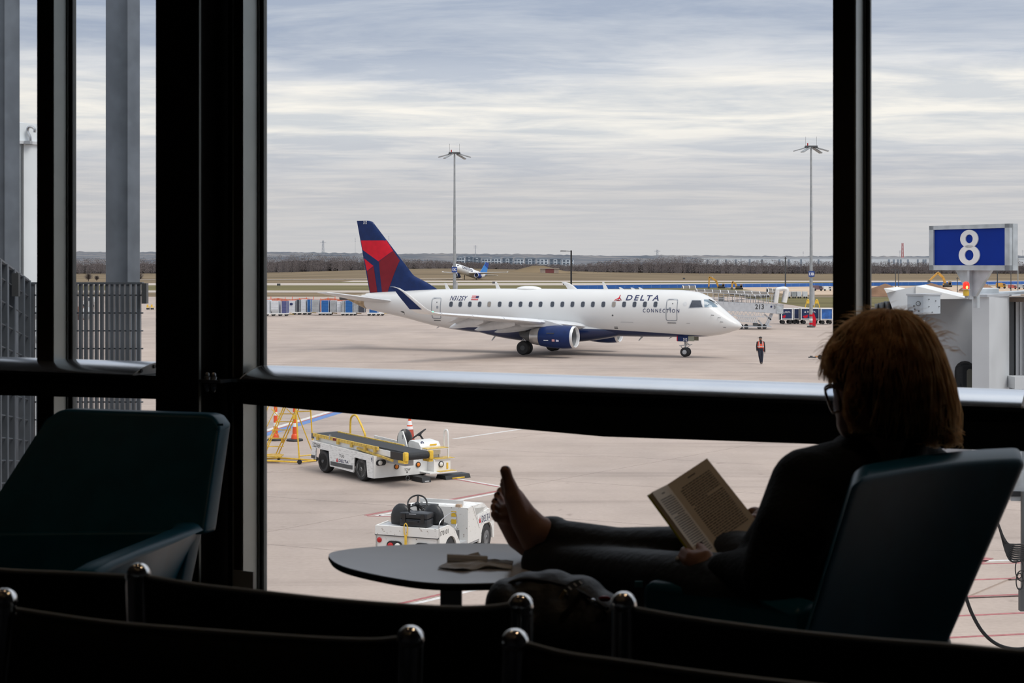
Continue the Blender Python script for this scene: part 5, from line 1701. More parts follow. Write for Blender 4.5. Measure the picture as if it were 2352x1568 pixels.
# arched window in the curved wall
def cyl_pt(ang, z, r):
    return Vector((cc.x + r * math.sin(ang), cc.y - r * math.cos(ang), z))
zb_, za_ = 4.55, P(2207, 828, 19.45).z
def arch_on(r, a0, a1, z0, z1, name, m_):
    am = (a0 + a1) / 2; hw = (a1 - a0) / 2; rad_ = hw * r
    pts = [cyl_pt(a0, z0, r), cyl_pt(a1, z0, r)]
    for k in range(9):
        t_ = math.pi * k / 8
        pts.append(cyl_pt(am + hw * math.cos(t_), z1 - rad_ + rad_ * math.sin(t_), r))
    ctr = sum(pts, Vector()) / len(pts)
    inn = [p + (Vector((cc.x, cc.y, p.z)) - p).normalized() * .03 for p in pts]
    n_ = len(pts)
    return MB().add(pts + inn, [tuple(range(n_))] + [(i, (i + 1) % n_, n_ + (i + 1) % n_, n_ + i) for i in range(n_)]).build(name, m_, cab)
arch_on(.806, -.30, .02, zb_, za_, 'window_frame', black)
arch_on(.812, -.275, -.005, zb_ + .03, za_ - .03, 'cab_window', mat('dark_glass', (.015, .017, .02), .08))
arch_on(.820, -.115, -.02, zb_ + .03, za_ - .10, 'window_blind', mat('olive_blind', (.12, .12, .10), .6))
# hood
hd = [J(2036, 672, 18.9), J(2103, 657, 18.9), J(2104, 690, 18.9), J(2111, 692, 18.9), J(2111, 752, 18.9), J(2082, 752, 18.9), J(2070, 748, 18.9), J(2061, 738, 18.9), J(2054, 720, 18.9)]
MB().prism(hd, (.5, 1.3, 0)).build('cab_hood', jbl, jb)
MB().prism([J(2030, 662, 18.8), J(2056, 667.5, 18.8), J(2036, 672.5, 18.8)], (.5, 1.3, 0)).build('hood_lip', white, jb)
MB().prism([J(2103, 656.5, 18.88), J(2222, 685.5, 18.88), J(2150, 687, 18.88), J(2103, 687, 18.88)], (.45, 1.2, 0)).build('roof_slope', white, jb)
MB().bar(J(2116, 715, 18.6), J(2116, 1000, 18.6), .06, .06).build('stanchion', dgrey, jb)
MB().bar(J(2122, 735, 18.55), J(2122, 1000, 18.55), .02, .02).build('stanchion_strip', jbl, jb)
# control box
c_, l_, r_ = J(2121, 700, 17.5), J(2084, 700, 17.58), J(2160, 700, 17.85)
zt0, zb0 = P(2121, 679, 17.5).z, P(2121, 722, 17.5).z
bxo = vprism([c_, r_, r_ + (l_ - c_), l_], zb0, zt0, 'control_box', mat('box_pale_blue_grey', (.50, .55, .60), .4, .1, .04), jb)
vprism([c_ + Vector((-.01, -.015, 0)), r_ + Vector((.015, 0, 0)), r_ + (l_ - c_), l_ + Vector((-.015, 0, 0))], zt0, zt0 + .02, 'box_lid', jbg, bxo)
mid = l_.lerp(c_, .65)
mb = MB(); mb.tube([Vector((mid.x + .025 * math.cos(a * .52), mid.y - .02, zt0 - .09 + .025 * math.sin(a * .52))) for a in range(12)], .004, 5, True); mb.build('lock_ring', dgrey, bxo)
for fx_, fz_ in ((.4, .55), (.45, .72), (.7, .82)):
    p = l_.lerp(c_, fx_); MB().box((p.x, p.y - .008, zt0 - (zt0 - zb0) * fz_), (.014, .012, .014)).build('rivet', dgrey, bxo)
for fx_, fz_ in ((.3, .2), (.7, .3), (.3, .6), (.9, .62), (.5, .9)):
    p = c_.lerp(r_, fx_); MB().box((p.x + .004, p.y - .006, zt0 - (zt0 - zb0) * fz_), (.010, .012, .010)).build('rivet', dgrey, bxo)
p = l_.lerp(c_, .4)
MB().lathe([(.02, 0), (.045, -.01), (.04, -.05), (.02, -.07)], 12, T((p.x + .03, p.y + .04, zb0))).build('lamp_socket', dgrey, bxo, smooth=True)
MB().box((p.x - .03, p.y + .02, zb0 + .025), (.15, .03, .04)).build('socket_plate', black, bxo)
MB().cyl((p.x + .03, p.y + .04, zb0 - .06), (p.x + .03, p.y + .04, zb0 - .19), .003, 5).build('pull_wire', steel, bxo)
q = c_.lerp(r_, .55)
mb = MB(); mb.tube(curve_pts([q + Vector((0, .02, zb0)), q + Vector((.02, .02, zb0 - .10)), q + Vector((.03, .02, zb0 - .17)), q + Vector((.06, .02, zb0 - .16)), q + Vector((.08, .04, zb0 - .09)), q + Vector((.13, .1, zb0 - .05))], 30), .013, 7); mb.build('cable', black, bxo, smooth=True)
mb = MB(); mb.tube(curve_pts([q + Vector((.0, .0, zb0)), q + Vector((.0, .0, zb0 - .10)), q + Vector((.035, .0, zb0 - .19)), q + Vector((.05, .0, zb0 - .12))], 20), .008, 6); mb.build('cable', black, bxo, smooth=True)
# pleated bellows
pl_m = mat('bellows_canvas', (.20, .21, .22), .8, .0, .15, 5)
n_ = 9
for k in range(n_):
    a = 1996 + k * 7.0
    top_ = 701 - 9 * min(k, 5) / 5 + (8 if k < 2 else 0)
    x0, x1 = J(a, top_, 19.6 + .25 * (k % 2)), J(a + 7.4, top_, 19.6 + .25 * ((k + 1) % 2))
    zb2 = P(a, 900, 19.6).z
    MB().prism([x0, x1, Vector((x1.x + .05, x1.y, zb2)), Vector((x0.x + .05, x0.y, zb2))], (0, .03, 0)).build('bellows_pleat', pl_m, jb)
# corrugated tunnel
tm = mat('tunnel_grey', (.34, .35, .36), .5, .3, .1)
tz0, tz1 = P(2335, 1075, 18.9).z, P(2335, 692, 18.9).z
vprism([J(2318, 900, 18.75), J(2329, 900, 18.8), J(2329, 900, 19.2), J(2318, 900, 19.2)], tz0, tz1, 'tunnel_frame', dgrey)
rows = []
for k in range(330):
    a = 2329 + k * 1.8
    d_ = 19.2 - .004 * k + (.06 if (k // 2) % 2 else 0)
    p = J(a, 900, d_)
    rows.append([Vector((p.x, p.y, tz0)), Vector((p.x, p.y, tz1))])
MB().strip(rows).build('tunnel_wall', tm, jb)
for k in range(64):
    p = J(2336 + k * 9, 900, 19.12 - .0198 * k); MB().bar((p.x, p.y, tz0), (p.x, p.y, tz1), .03, .04).build('tunnel_rib', jbl, jb)
vprism([J(2318, 900, 18.7), J(2920, 900, 17.4), J(2920, 900, 20.2), J(2318, 900, 20.2)], tz1 + .0, tz1 + .05, 'tunnel_roof_edge', mat('brown_underside', (.16, .12, .09), .7), jb)
MB().prism([J(2296, 672, 18.6), J(2920, 640, 17.4), J(2920, 650, 17.4), J(2296, 678, 18.6)], (.1, .6, 0)).build('roof_beam', galv, jb)
p0, p1 = J(2241, 679, 18.5), J(2295, 661.5, 18.5)
MB().b2((p0.x, p0.y, p0.z), (p1.x, p0.y + .4, p1.z)).build('roof_box', galv, jb, bevel=.01)
p0, p1 = J(2331, 893, 18.3), J(2420, 866, 18.3)
MB().b2((p0.x, p0.y, p0.z), (p1.x, p0.y + .3, p1.z)).build('junction_box', jbl, jb)
MB().prism([J(2322, 1118, 18.6), J(2920, 1140, 17.6), J(2920, 1172, 17.6), J(2322, 1150, 18.6)], (.1, .8, 0)).build('floor_beam', galv, jb)
vprism([J(2322, 900, 18.6), J(2920, 900, 17.5), J(2920, 900, 20.2), J(2225, 900, 20.6)], tz0 - .25, tz0, 'tunnel_floor', galv, jb)
for dd in (18.6, 20.0):
    p = J(2500, 900, dd)
    MB().b2((p.x - .12, p.y - .12, .5), (p.x + .12, p.y + .12, tz0 - .2)).build('drive_column', galv, jb)
    MB().lathe([(.12, -.16), (.42, -.16), (.5, 0), (.42, .16), (.12, .16)], 22, frame((p.x, p.y, .5), (1, 0, 0), (0, 0, 1), (0, -1, 0))).build('drive_wheel', black, jb, smooth=True)
p = J(2500, 900, 18.6); q = J(2500, 900, 20.0)
MB().bar((p.x, p.y, .8), (q.x, q.y, .8), .3, .3).build('drive_axle', dgrey, jb)
MB().prism([J(2322, 1128, 18.58), J(2460, 1130, 18.36), J(2460, 1139, 18.36), J(2322, 1140, 18.58)], (.0, .02, 0)).build('beam_slot', black, jb)
MB().prism([J(2346, 1150, 18.4), J(2380, 1150, 18.4), J(2375, 1200, 18.4), J(2358, 1175, 18.4)], (.05, .2, 0)).build('gusset', dgrey, jb)
# beacon
bcn = thing('warning_beacon', 'lit red warning beacon beside the gate sign post', 'beacon', P(2219, 675, 16.75))
bp_ = Vector((0, 0, 0))
MB().bar((0, 0, -.03), P(2240, 683, 17.95) - P(2219, 675, 16.75), .03, .03).build('bracket', galv, bcn)
MB().lathe([(.03, -.02), (.034, .02), (.026, .05)], 14, T(bp_)).build('beacon_base', yellow, bcn, smooth=True)
MB().lathe([(.046, .05), (.046, .056)], 14, T(bp_)).build('beacon_ring', jbl, bcn)
MB().lathe([(.034, .056), (.036, .085), (.034, .115), (.022, .132), (.004, .138)], 16, T(bp_)).build('beacon_lens', mat('lit_red_beacon', (.9, .02, .01), .25, emit=1.2), bcn, smooth=True)
MB().ell(bp_ + Vector((0, -.033, .075)), (.012, .006, .018), 8, 6).build('beacon_filament', mat('beacon_glow', (1, .35, .05), .3, emit=6.0), bcn)

# gate sign
sl_, sr_ = P(2137, 570, 17.5), P(2322, 570, 16.4)
sd = Vector((sr_.x - sl_.x, sr_.y - sl_.y, 0)); sw = sd.length; sd.normalize()
sn = Vector((sd.y, -sd.x, 0))            # faces the terminal
s0 = sl_.copy(); s0.z = P(2139, 620, 17.5).z; sh = P(2139, 519, 17.5).z - s0.z
gs = thing('gate_sign', 'blue gate sign with a white number 8 on a galvanised post', 'sign', s0, math.atan2(sd.y, sd.x))
# local: x along the sign, -y faces the viewer
sgn = -1 if (Matrix.Rotation(-math.atan2(sd.y, sd.x), 3, 'Z') @ sn).y < 0 else 1
MB().b2((0, .02, 0), (sw, .10, sh)).build('sign_box', galv, gs)
for lo, hi in (((0, -.02, 0), (sw, .03, .055)), ((0, -.02, sh - .045), (sw, .03, sh)), ((0, -.02, 0), (.07, .03, sh)), ((sw - .07, -.02, 0), (sw, .03, sh))):
    MB().b2(lo, hi).build('sign_frame', galv, gs)
MB().b2((.07, 0, .055), (sw - .07, .022, sh - .045)).build('sign_face', mat('gate_sign_blue', (.001, .030, .30), .6, var=.05, spec=.15), gs)
def ring8(cx_, cz_, ro_, ri_, kx=1.0, name='numeral'):
    n_ = 36
    o_ = [Vector((cx_ + ro_ * kx * math.cos(2 * math.pi * k / n_), -.012, cz_ + ro_ * math.sin(2 * math.pi * k / n_))) for k in range(n_)]
    i_ = [Vector((cx_ + ri_[0] * math.cos(2 * math.pi * k / n_), -.012, cz_ + ri_[1] * math.sin(2 * math.pi * k / n_))) for k in range(n_)]
    o2 = [p + Vector((0, .012, 0)) for p in o_]; i2 = [p + Vector((0, .012, 0)) for p in i_]
    fs = []
    for k in range(n_):
        j = (k + 1) % n_
        fs += [(k, j, n_ + j, n_ + k), (k, j, 2 * n_ + j, 2 * n_ + k), (n_ + k, n_ + j, 3 * n_ + j, 3 * n_ + k)]
    return MB().add(o_ + i_ + o2 + i2, fs).build(name, whiteink, gs)
ncx = sw * .505
hN = sh * .78; zN = sh * .5 - hN / 2
ring8(ncx, zN + hN * .285, hN * .285, (hN * .175, hN * .150), 1.42, 'numeral_lower_loop')
ring8(ncx, zN + hN * .745, hN * .255, (hN * .145, hN * .125), 1.36, 'numeral_upper_loop')
mb = MB()
mb.prism([(sw * .28, .05, 0), (sw * .72, .05, 0), (sw * .53, .05, -.29), (sw * .45, .05, -.29)], (0, .04, 0)); mb.build('post_gusset', galv, gs)
MB().prism([(sw * .47, .0, 0), (sw * .50, .0, 0), (sw * .50, .0, -.32), (sw * .48, .0, -.32)], (0, .06, 0)).build('gusset_rib', galv, gs)
MB().cyl((sw * .49, .12, 0), (sw * .49, .12, -.42), .035, 14).build('post', galv, gs, smooth=True)

# service cables and hose under the bridge
cbn = thing('cable_bundle', 'drooping bundle of black service cables under the jet bridge', 'cables', P(2300, 1220, 18.2))
co_ = Vector(cbn.location)
for k in range(9):
    a = [P(2246 + k * 1.5, 1120, 18.6), P(2284 + k * 2.2, 1180 + 6 * k, 18.2), P(2296 + k * 2, 1215 + 4 * k, 18.2), P(2318 + k * 1.5, 1250 + 4.2 * (8 - k), 18.2), P(2350 + k, 1288 - 4.5 * k, 18.2), P(2400, 1290 - 2 * k, 18.3), P(2470, 1250, 18.45), P(2492, 1180, 18.5)]
    mb = MB(); mb.tube([p - co_ for p in curve_pts(a, 42)], .0115, 6); mb.build('cable', black, cbn, smooth=True)
for (cx_, cy_, rx_, ry_, lb) in ((2341, 1306, 9, 22, 'upper loop of thin black cable by the hanging post'), (2347, 1322, 11, 12, 'small round loop of thin black cable'), (2342, 1335, 8, 19, 'lower loop of thin black cable')):
    mb = MB(); mb.tube([P(cx_ + rx_ * math.cos(k * .2618), cy_ + ry_ * math.sin(k * .2618), 18.15) for k in range(24)], .007, 6, True)
    tag(mb.build('cable_loop', black, smooth=True), lb, 'cable')
hp0 = thing('hanging_post', 'dark hanging service post at the right edge', 'post', P(2350, 1402, 18.4))
pz = P(2350, 1300, 18.4).z - hp0.location.z
MB().b2((-.045, -.04, 0), (.06, .04, pz * .5)).build('sleeve', dgrey, hp0); MB().b2((-.02, -.03, pz * .5), (.05, .03, pz + .9)).build('shaft', dgrey, hp0)
mb = MB(); mb.tube(curve_pts([P(2196, 1150, 20.2), P(2200, 1250, 20.4), P(2208, 1335, 20.5), P(2219, 1372, 20.5), P(2234, 1412, 20.5), P(2258, 1452, 20.5), P(2290, 1479, 20.5), P(2330, 1490, 20.5), P(2375, 1484, 20.5), P(2430, 1462, 20.4), P(2485, 1400, 20.1), P(2498, 1250, 20.1)], 80), .024, 8)
tag(mb.build('ground_hose', black, smooth=True), 'single thick black hose drooping at the lower right', 'hose')

galv0 = galv
galv = mat('weathered_galvanised', (.15, .17, .195), .42, .45, .15, 6)
# ================================================================ terminal balcony, left
C1 = thing('steel_column', 'tall galvanised steel column standing right behind the grating fence', 'column', (P(295, 900, 9.5).x, 9.5, 0))
def hss(t_, px_l, px_c, px_r, D, dl, dr):
    c = P(px_c, 900, D); l = P(px_l, 900, D + dl); r = P(px_r, 900, D + dr)
    o = Vector((t_.location.x, t_.location.y, 0))
    pts = [Vector((v.x, v.y, 0)) - o for v in (c, r, r + (l - c), l)]
    MB().prism(pts, (0, 0, 10.5)).build('shaft', galv, t_, bevel=.012, smooth=True)
    MB().prism([p * 1.6 for p in pts], (0, 0, .04)).build('base_plate', galv, t_)
hss(C1, 241, 293, 323, 9.5, .10, .10)
C2 = thing('steel_column', 'galvanised steel column cut by the left edge of the view', 'column', (P(10, 900, 9.0).x, 9.0, 0))
hss(C2, -40, 10, 47, 9.0, .12, .10)
fd = 8.8
struct(MB().b2((-4.2, 6.3, 4.55), (P(327, 700, 8.8).x, 8.95, 4.85)).build('balcony_slab', concrete), 'concrete balcony slab outside the left window')
gf = thing('grating_fence', 'galvanised bar grating fence panel on the balcony', 'fence', (P(200, 700, fd).x, fd, 0))
go = Vector((gf.location.x, fd, 0))
zt_f = P(200, 648, fd).z; zb_f = 4.852
bar_me = MB().b2((-.0085, 0, zb_f), (.0085, .035, zt_f)).mesh('bar', galv)
k = 0
px = 74.0
while px < 328:
    inst('bar', bar_me, gf, ((px - CX) / F * fd - go.x, 0, 0)); px += 12.2
rod_l = (327 - 70) / F * fd
rx0 = (70 - CX) / F * fd - go.x
z = zt_f - .075
while z > zb_f:
    MB().cyl((rx0, .02, z), (rx0 + rod_l, .02, z), .004, 6).build('cross_rod', galv, gf); z -= .103
MB().b2((rx0, -.005, zt_f - .012), (rx0 + rod_l, .04, zt_f)).build('top_rail', galv, gf)
ex = (327 - CX) / F * fd - go.x
MB().b2((ex, -.02, P(330, 697, fd).z), (ex + .028, .03, P(330, 650, fd).z)).build('end_bracket', dgrey, gf)
MB().b2((rx0, -.005, zb_f), (rx0 + rod_l, .04, zb_f + .03)).build('bottom_rail', galv, gf)
gs2 = thing('grating_fence', 'sloping galvanised grating side panel at the far left', 'fence', (P(35, 700, 8.3).x, 8.3, 0))
o2_ = Vector((gs2.location.x, 8.3, 0))
prevt = None
tops = []
for px in (-38, -20, -4, 12, 29, 50, 64):
    t_ = (70 - px) / 70.0
    D = 8.75 - .9 * t_
    yt = 648 - 51 * t_
    p = P(px, yt, D) - o2_
    tops.append(p)
    wd = .021
    MB().bar(p, (p.x, p.y, zb_f), .03, wd, up=(0, 1, 0)).build('bar', galv, gs2)
    
MB().tube(tops, .010, 6).build('top_rail', galv, gs2)
for k in range(11):
    MB().tube([(p.x, p.y + .01, p.z - .09 - .118 * k) for p in tops], .004, 5).build('cross_rod', galv, gs2)
pp = P(38, 627, 8.2) - o2_
MB().b2((pp.x - .016, pp.y - .03, pp.z - .125), (pp.x + .02, pp.y + .0, pp.z)).build('bracket', dgrey, gs2)
galv = galv0
# pipes beyond the fence
for (y_, r_, m_, lb, x0, x1) in ((719, .055, jbl, 'pale pipe running behind the grating fence', 40, 205), (711, .03, dgrey, 'dark conduit above the pale pipe', 40, 110)):
    D = 13.0
    pt = thing('service_pipe', lb, 'pipe', P(x0, y_, D))
    ln = P(x1, y_, D).x - pt.location.x
    MB().tube([(0, 0, 0), (ln, 0, 0), (ln + r_ * .7, 0, 0)], [r_, r_, r_ * .4], 14).build('pipe_run', m_, pt, smooth=True)
    if r_ > .05:
        cx_ = P(186, y_, D).x - pt.location.x
        MB().tube([(cx_ - .03, 0, 0), (cx_ + .03, 0, 0)], r_ * 1.06, 14).build('rust_collar', mat('rust', (.22, .09, .05), .8, var=.3, vs=20), pt)
        ex_ = P(62, y_, D).x - pt.location.x
        MB().tube(curve_pts([(ex_, 0, 0), (ex_, 0, -.12), (ex_ + .05, 0, -.2), (ex_ + .2, 0, -.24)], 16), r_ * .8, 10).build('elbow', jbl, pt, smooth=True)
        for xx in (.05, ln * .6):
            MB().b2((xx - .02, -.02, -6.07), (xx + .02, .02, -r_)).build('pipe_support', galv, pt)
# white vessel with lifting hook
wv = thing('white_vessel', 'tall white cylindrical vessel with a lifting hook behind the left column', 'vessel', (P(18, 600, 16).x, 16, 0))
zv = P(18, 336, 16).z
MB().lathe([(.42, 3.0), (.42, zv)], 40).build('shell', mat('vessel_white', (.72, .76, .78), .4, var=.03), wv, smooth=True)
MB().lathe([(.445, zv), (.445, zv + .03)], 40).build('rim', jbl, wv, smooth=True)
MB().lathe([(.40, zv + .03), (.38, zv + .22), (.05, zv + .26)], 40).build('dome', _m['vessel_white'], wv, smooth=True)
MB().b2((P(76, 0, 16).x - wv.location.x - .004, -.37, 3.0), (P(76, 0, 16).x - wv.location.x + .004, -.30, zv)).build('seam', dgrey, wv)
hk = [P(69, 330, 15.7), P(69, 315, 15.7), P(63, 302, 15.7), P(65, 293, 15.7), P(72, 291, 15.7), P(79, 296, 15.7), P(79, 304, 15.7)]
wl_ = Vector(wv.location)
mb = MB(); mb.tube(curve_pts([p - wl_ for p in hk], 36), [.018] * 37 if False else .016, 8); mb.build('lifting_hook', steel, wv, smooth=True)
MB().b2((P(60, 0, 15.7).x - wl_.x, -.36, zv), (P(73, 0, 15.7).x - wl_.x, -.22, zv + .03)).build('hook_base', steel, wv)
# ================================================================ far side of the airfield
# second airliner lifting off
u0 = thing('distant_airliner', 'distant white airliner with bright blue tail lifting off', 'airplane', (0, 0, 0))
UD = 600.0
uh = Vector((-.42, -.90, 0)).normalized()
u0.location = P(1080, 634, UD)
u0.location.z = 2.9
u0.rotation_euler = Euler((0, math.radians(-9.5), math.atan2(uh.y, uh.x)), 'XYZ')
uw = mat('airliner_white', (.80, .81, .82), .35, var=.02)
ubl = mat('airliner_blue', (.03, .22, .62), .35, var=.1)
udb = mat('airliner_dark_blue', (.01, .05, .30), .35)
rg = []
for x, r, z in ((15, .05, -.25), (14.6, .6, -.2), (13.6, 1.1, -.1), (12, 1.5, 0), (9, 1.62, 0), (-5, 1.62, 0), (-9, 1.3, .3), (-12, .8, .75), (-15, .15, 1.1)):
    rg.append([Vector((x, r * math.cos(a * math.pi / 12), z + r * math.sin(a * math.pi / 12))) for a in range(24)])
fu = MB().loft(rg).build('fuselage', uw, u0, smooth=True)
MB().loft([[Vector((x, y, z)) for x, y, z in q] for q in ([(-8.5, -.12, 1.3), (-8.5, .12, 1.3), (-14.5, .1, 1.5), (-14.5, -.1, 1.5)], [(-13.2, -.06, 6.4), (-13.2, .06, 6.4), (-15.6, .05, 6.4), (-15.6, -.05, 6.4)])]).build('tail_fin', ubl, u0)
MB().prism([(-12.2, -.14, 5.0), (-13.2, -.14, 6.45), (-15.6, -.14, 6.45), (-15.3, -.14, 4.2)], (0, .28, 0)).build('fin_tip', udb, u0)
for s_ in (-1, 1):
    MB().loft(wing_rings([(s_ * 1.0, 4.5, 6.0, -.7, .35), (s_ * 5, 2.2, 3.8, -.35, .22), (s_ * 14.2, -2.8, 1.5, .75, .08)])).build('wing', uw, u0, smooth=True)
    MB().prism([(-2.9, s_ * 14.2, .75), (-4.3, s_ * 14.2, .75), (-4.6, s_ * 14.3, 1.2), (-4.2, s_ * 14.3, 1.2)], (0, .08 * s_, 0)).build('winglet', uw, u0)
    MB().loft(wing_rings([(s_ * .5, -11, 3.2, .9, .12), (s_ * 5, -13.6, 1.4, 1.2, .05)])).build('tailplane', uw, u0, smooth=True)
    Mx = frame((0, s_ * 4.6, -1.55), (0, 1, 0), (0, 0, 1), (1, 0, 0))
    e_ = MB().lathe([(.55, -.2), (.95, 1.2), (1.0, 2.4), (.92, 3.6), (.78, 3.5), (.74, 2.6)], 20, Mx, cap=False).build('engine', udb, u0, smooth=True)
    MB().lathe([(.78, 2.8), (.05, 2.85)], 20, Mx).build('fan', dgrey, e_)
    MB().lathe([(.93, 3.55), (.86, 3.72), (.78, 3.55)], 20, Mx, cap=False).build('intake_lip', uw, e_, smooth=True)
    g_ = MB().cyl((-.5, s_ * 2.6, -.6), (-.6, s_ * 2.6, -3.2), .14, 8).build('main_gear', dgrey, u0)
    for dy in (-.3, .3):
        MB().lathe([(.1, -.2), (.5, -.2), (.55, 0), (.5, .2), (.1, .2)], 14, frame((-.6, s_ * 2.6 + dy, -3.2), (1, 0, 0), (0, 0, 1), (0, -1, 0))).build('wheel', black, g_)
g_ = MB().cyl((10.5, 0, -1.3), (10.5, 0, -3.6), .12, 8).build('nose_gear', dgrey, u0)
for dy in (-.25, .25):
    MB().lathe([(.1, -.15), (.36, -.15), (.4, 0), (.36, .15), (.1, .15)], 12, frame((10.5, dy, -3.6), (1, 0, 0), (0, 0, 1), (0, -1, 0))).build('wheel', black, g_)
MB().ell((3.6, -1.75, -.9), (.3, .12, .25), 8, 6).build('landing_light', mat('landing_light', (1, .8, .45), .3, emit=5.0), u0)
MB().ell((-1, 0, 1.6), (1.6, .5, .35), 12, 6).build('dome', uw, u0, smooth=True)
lettering('lettering', 'UNITED', 9.0, 1.15, navyink, u0, frame((10.0, 0, .05), (-1, 0, 0), (0, 0, 1), (0, 1, 0)), lambda v: Vector((v.x, math.sqrt(max(1.66 ** 2 - v.z ** 2, 0)) + .02, v.z)), bold=.02, space=1.2)
MB().prism([(12.2, 1.05, .55), (13.4, .85, .45), (13.2, .75, .95), (12.2, .95, 1.05)], (0, .2, 0)).build('cockpit_window', dgrey, u0)

# blue construction screen fence
bfm = mat('blue_screen', (.025, .12, .42), .6, var=.12, vs=.3)
bf_a = Vector(((1308 - CX) / F * 385, 385, 0)); bf_b = Vector(((2440 - CX) / F * 486, 486, 0))
bf = thing('screen_fence', 'long low bright blue construction screen fence', 'fence', bf_a, math.atan2((bf_b - bf_a).y, (bf_b - bf_a).x))
nbp = 66; lp = (bf_b - bf_a).length / nbp
pme = MB().b2((.04, -.02, .02), (lp - .04, .02, .98)).mesh('screen_panel', bfm)
qme = MB().b2((-.04, -.05, 0), (.04, .05, 1.02)).mesh('fence_post', mat('fence_post_blue', (.16, .26, .5), .6))
for k in range(nbp):
    inst('screen_panel', pme, bf, (k * lp, 0, 0)); inst('fence_post', qme, bf, (k * lp, 0, 0))

# spoil heaps
def mound(px, base, peak, half, label, m_=soil, seed=1):
    D = F * H / (base - YH)
    t_ = MB()
    r0 = half * D / F; h0 = (base - peak) * D / F
    rings = []
    for i in range(7):
        q = i / 6
        ring = []
        for k in range(28):
            a = 2 * math.pi * k / 28
            n_ = 1 + .18 * mnoise.noise(Vector((math.cos(a) * 1.4 + seed, math.sin(a) * 1.4, q * 2)))
            rr3 = r0 * (1 - q) ** .9 * n_ + .05
            ring.append(Vector((rr3 * math.cos(a), rr3 * .7 * math.sin(a), h0 * q ** .85 * (1 + .06 * mnoise.noise(Vector((a, q * 3, seed)))))))
        rings.append(ring)
    t_.loft(rings)
    o = t_.build('spoil_heap', m_, smooth=True, angle=70)
    o.location = ((px - CX) / F * D, D + r0 * .6, .03)
    return tag(o, label, 'soil heap', 'spoil heaps on the construction ground')
mound(2042, 681, 652, 62, 'broad brown soil heap behind the bellows of the jet bridge', seed=1)
mound(1995, 676, 661, 40, 'low soil heap at the window mullion', seed=5)
mound(2150, 679, 651, 66, 'tall soil heap under the big excavator', seed=2)
mound(2255, 670, 646, 48, 'soil heap right of the gate sign post', seed=3)

# excavators
exy = mat('excavator_yellow', (.62, .33, .06), .5, var=.12)
def excavator(px, base, s, label, boom, D=None, flip=1):
    D = D or F * H / (base - YH)
    o0 = Vector(((px - CX) / F * D, D, H - (base - YH) * D / F))
    if o0.z < .05:
        o0.z = .03
    t_ = thing('excavator', label, 'excavator', o0, 0, 'excavators on the construction ground')
    SM = Matrix.Scale(s, 4)
    for y in (-.9, .9):
        MB(SM).prism([(-1.9, y - .3, .0), (1.9, y - .3, 0), (2.2, y - .3, .45), (1.9, y - .3, .9), (-1.9, y - .3, .9), (-2.2, y - .3, .45)], (0, .6, 0)).build('track', black, t_)
    MB(SM).b2((-1.9, -1.2, .95), (1.5, 1.2, 1.9)).build('engine_housing', mat('excavator_dark', (.07, .07, .07), .5), t_)
    MB(SM).b2((-2.1, -1.1, 1.0), (-1.3, 1.1, 1.8)).build('counterweight', exy, t_)
    c_ = MB(SM).b2((.4, -1.2, 1.2), (1.7, -.2, 2.9)).build('cab', exy, t_)
    MB(SM).b2((.5, -1.22, 1.9), (1.6, -1.19, 2.75)).build('cab_window', wgl, c_)
    pts = [P(a, b, D) - o0 for a, b in boom]
    for (a, b), w in zip(zip(pts, pts[1:]), (.75 * s * 1.5, .75 * s * 1.5, .55 * s * 1.5, .5 * s * 1.5)):
        MB().bar(a, b, .45, w).build('boom' if w > .68 * s * 1.5 else 'stick', exy, t_)
    e = pts[-1]
    MB().prism([e + Vector((-.8, -.6, -.9)) * s, e + Vector((.6, -.6, -.9)) * s, e + Vector((.4, -.6, .3)) * s, e + Vector((-.5, -.6, .3)) * s], (0, 1.2 * s, 0)).build('bucket', dgrey, t_)
    m_ = pts[len(pts) // 2]
    MB().cyl(pts[0].lerp(pts[1], .3) + Vector((0, 0, .5)), m_ + Vector((0, 0, .3)), .14, 6).build('hydraulic_ram', steel, t_)
    return t_
excavator(1657, 662, .42, 'orange-yellow excavator with raised arm behind the jet nose', [(1650, 659), (1645, 645), (1635, 638), (1629, 636), (1628, 659)], 390)
excavator(1698, 664, .42, 'smaller yellow excavator behind the boarding ramp', [(1692, 660), (1689, 651), (1682, 647), (1681, 661)], 375)
excavator(2176, 660, .55, 'big yellow excavator digging beside the gate sign', [(2172, 653), (2166, 637), (2154, 626), (2139, 640), (2134, 645)], 420)
# parked site vehicles
def site_truck(px, base, label, m_, w=5.0, h=2.2, cat='truck'):
    D = F * H / (base - YH)
    k_ = h / 2.2
    t_ = thing('site_truck', label, cat, ((px - CX) / F * D, D, .03), 0, 'vehicles on the construction ground')
    MB().b2((-w / 2, -k_, .5 * k_), (w * .1, k_, h)).build('body', m_, t_)
    cb2 = MB().prism([(w * .12, -k_, .5 * k_), (w / 2, -k_, .5 * k_), (w / 2, -k_, 1.2 * k_), (w * .38, -k_, h * .9), (w * .12, -k_, h * .9)], (0, 2 * k_, 0)).build('cab', m_, t_)
    MB().prism([(w * .16, -k_ - .02, 1.2 * k_), (w * .44, -k_ - .02, 1.2 * k_), (w * .36, -k_ - .02, h * .84), (w * .16, -k_ - .02, h * .84)], (0, .02, 0)).build('cab_window', wgl, cb2)
    wme_ = wheel_me('wheel', .45 * k_, .3 * k_, .15 * k_, 12)
    for x in (-w * .32, w * .32):
        inst('wheel', wme_, t_, M=frame((x, -k_, .45 * k_), (1, 0, 0), (0, 0, 1), (0, -1, 0)))
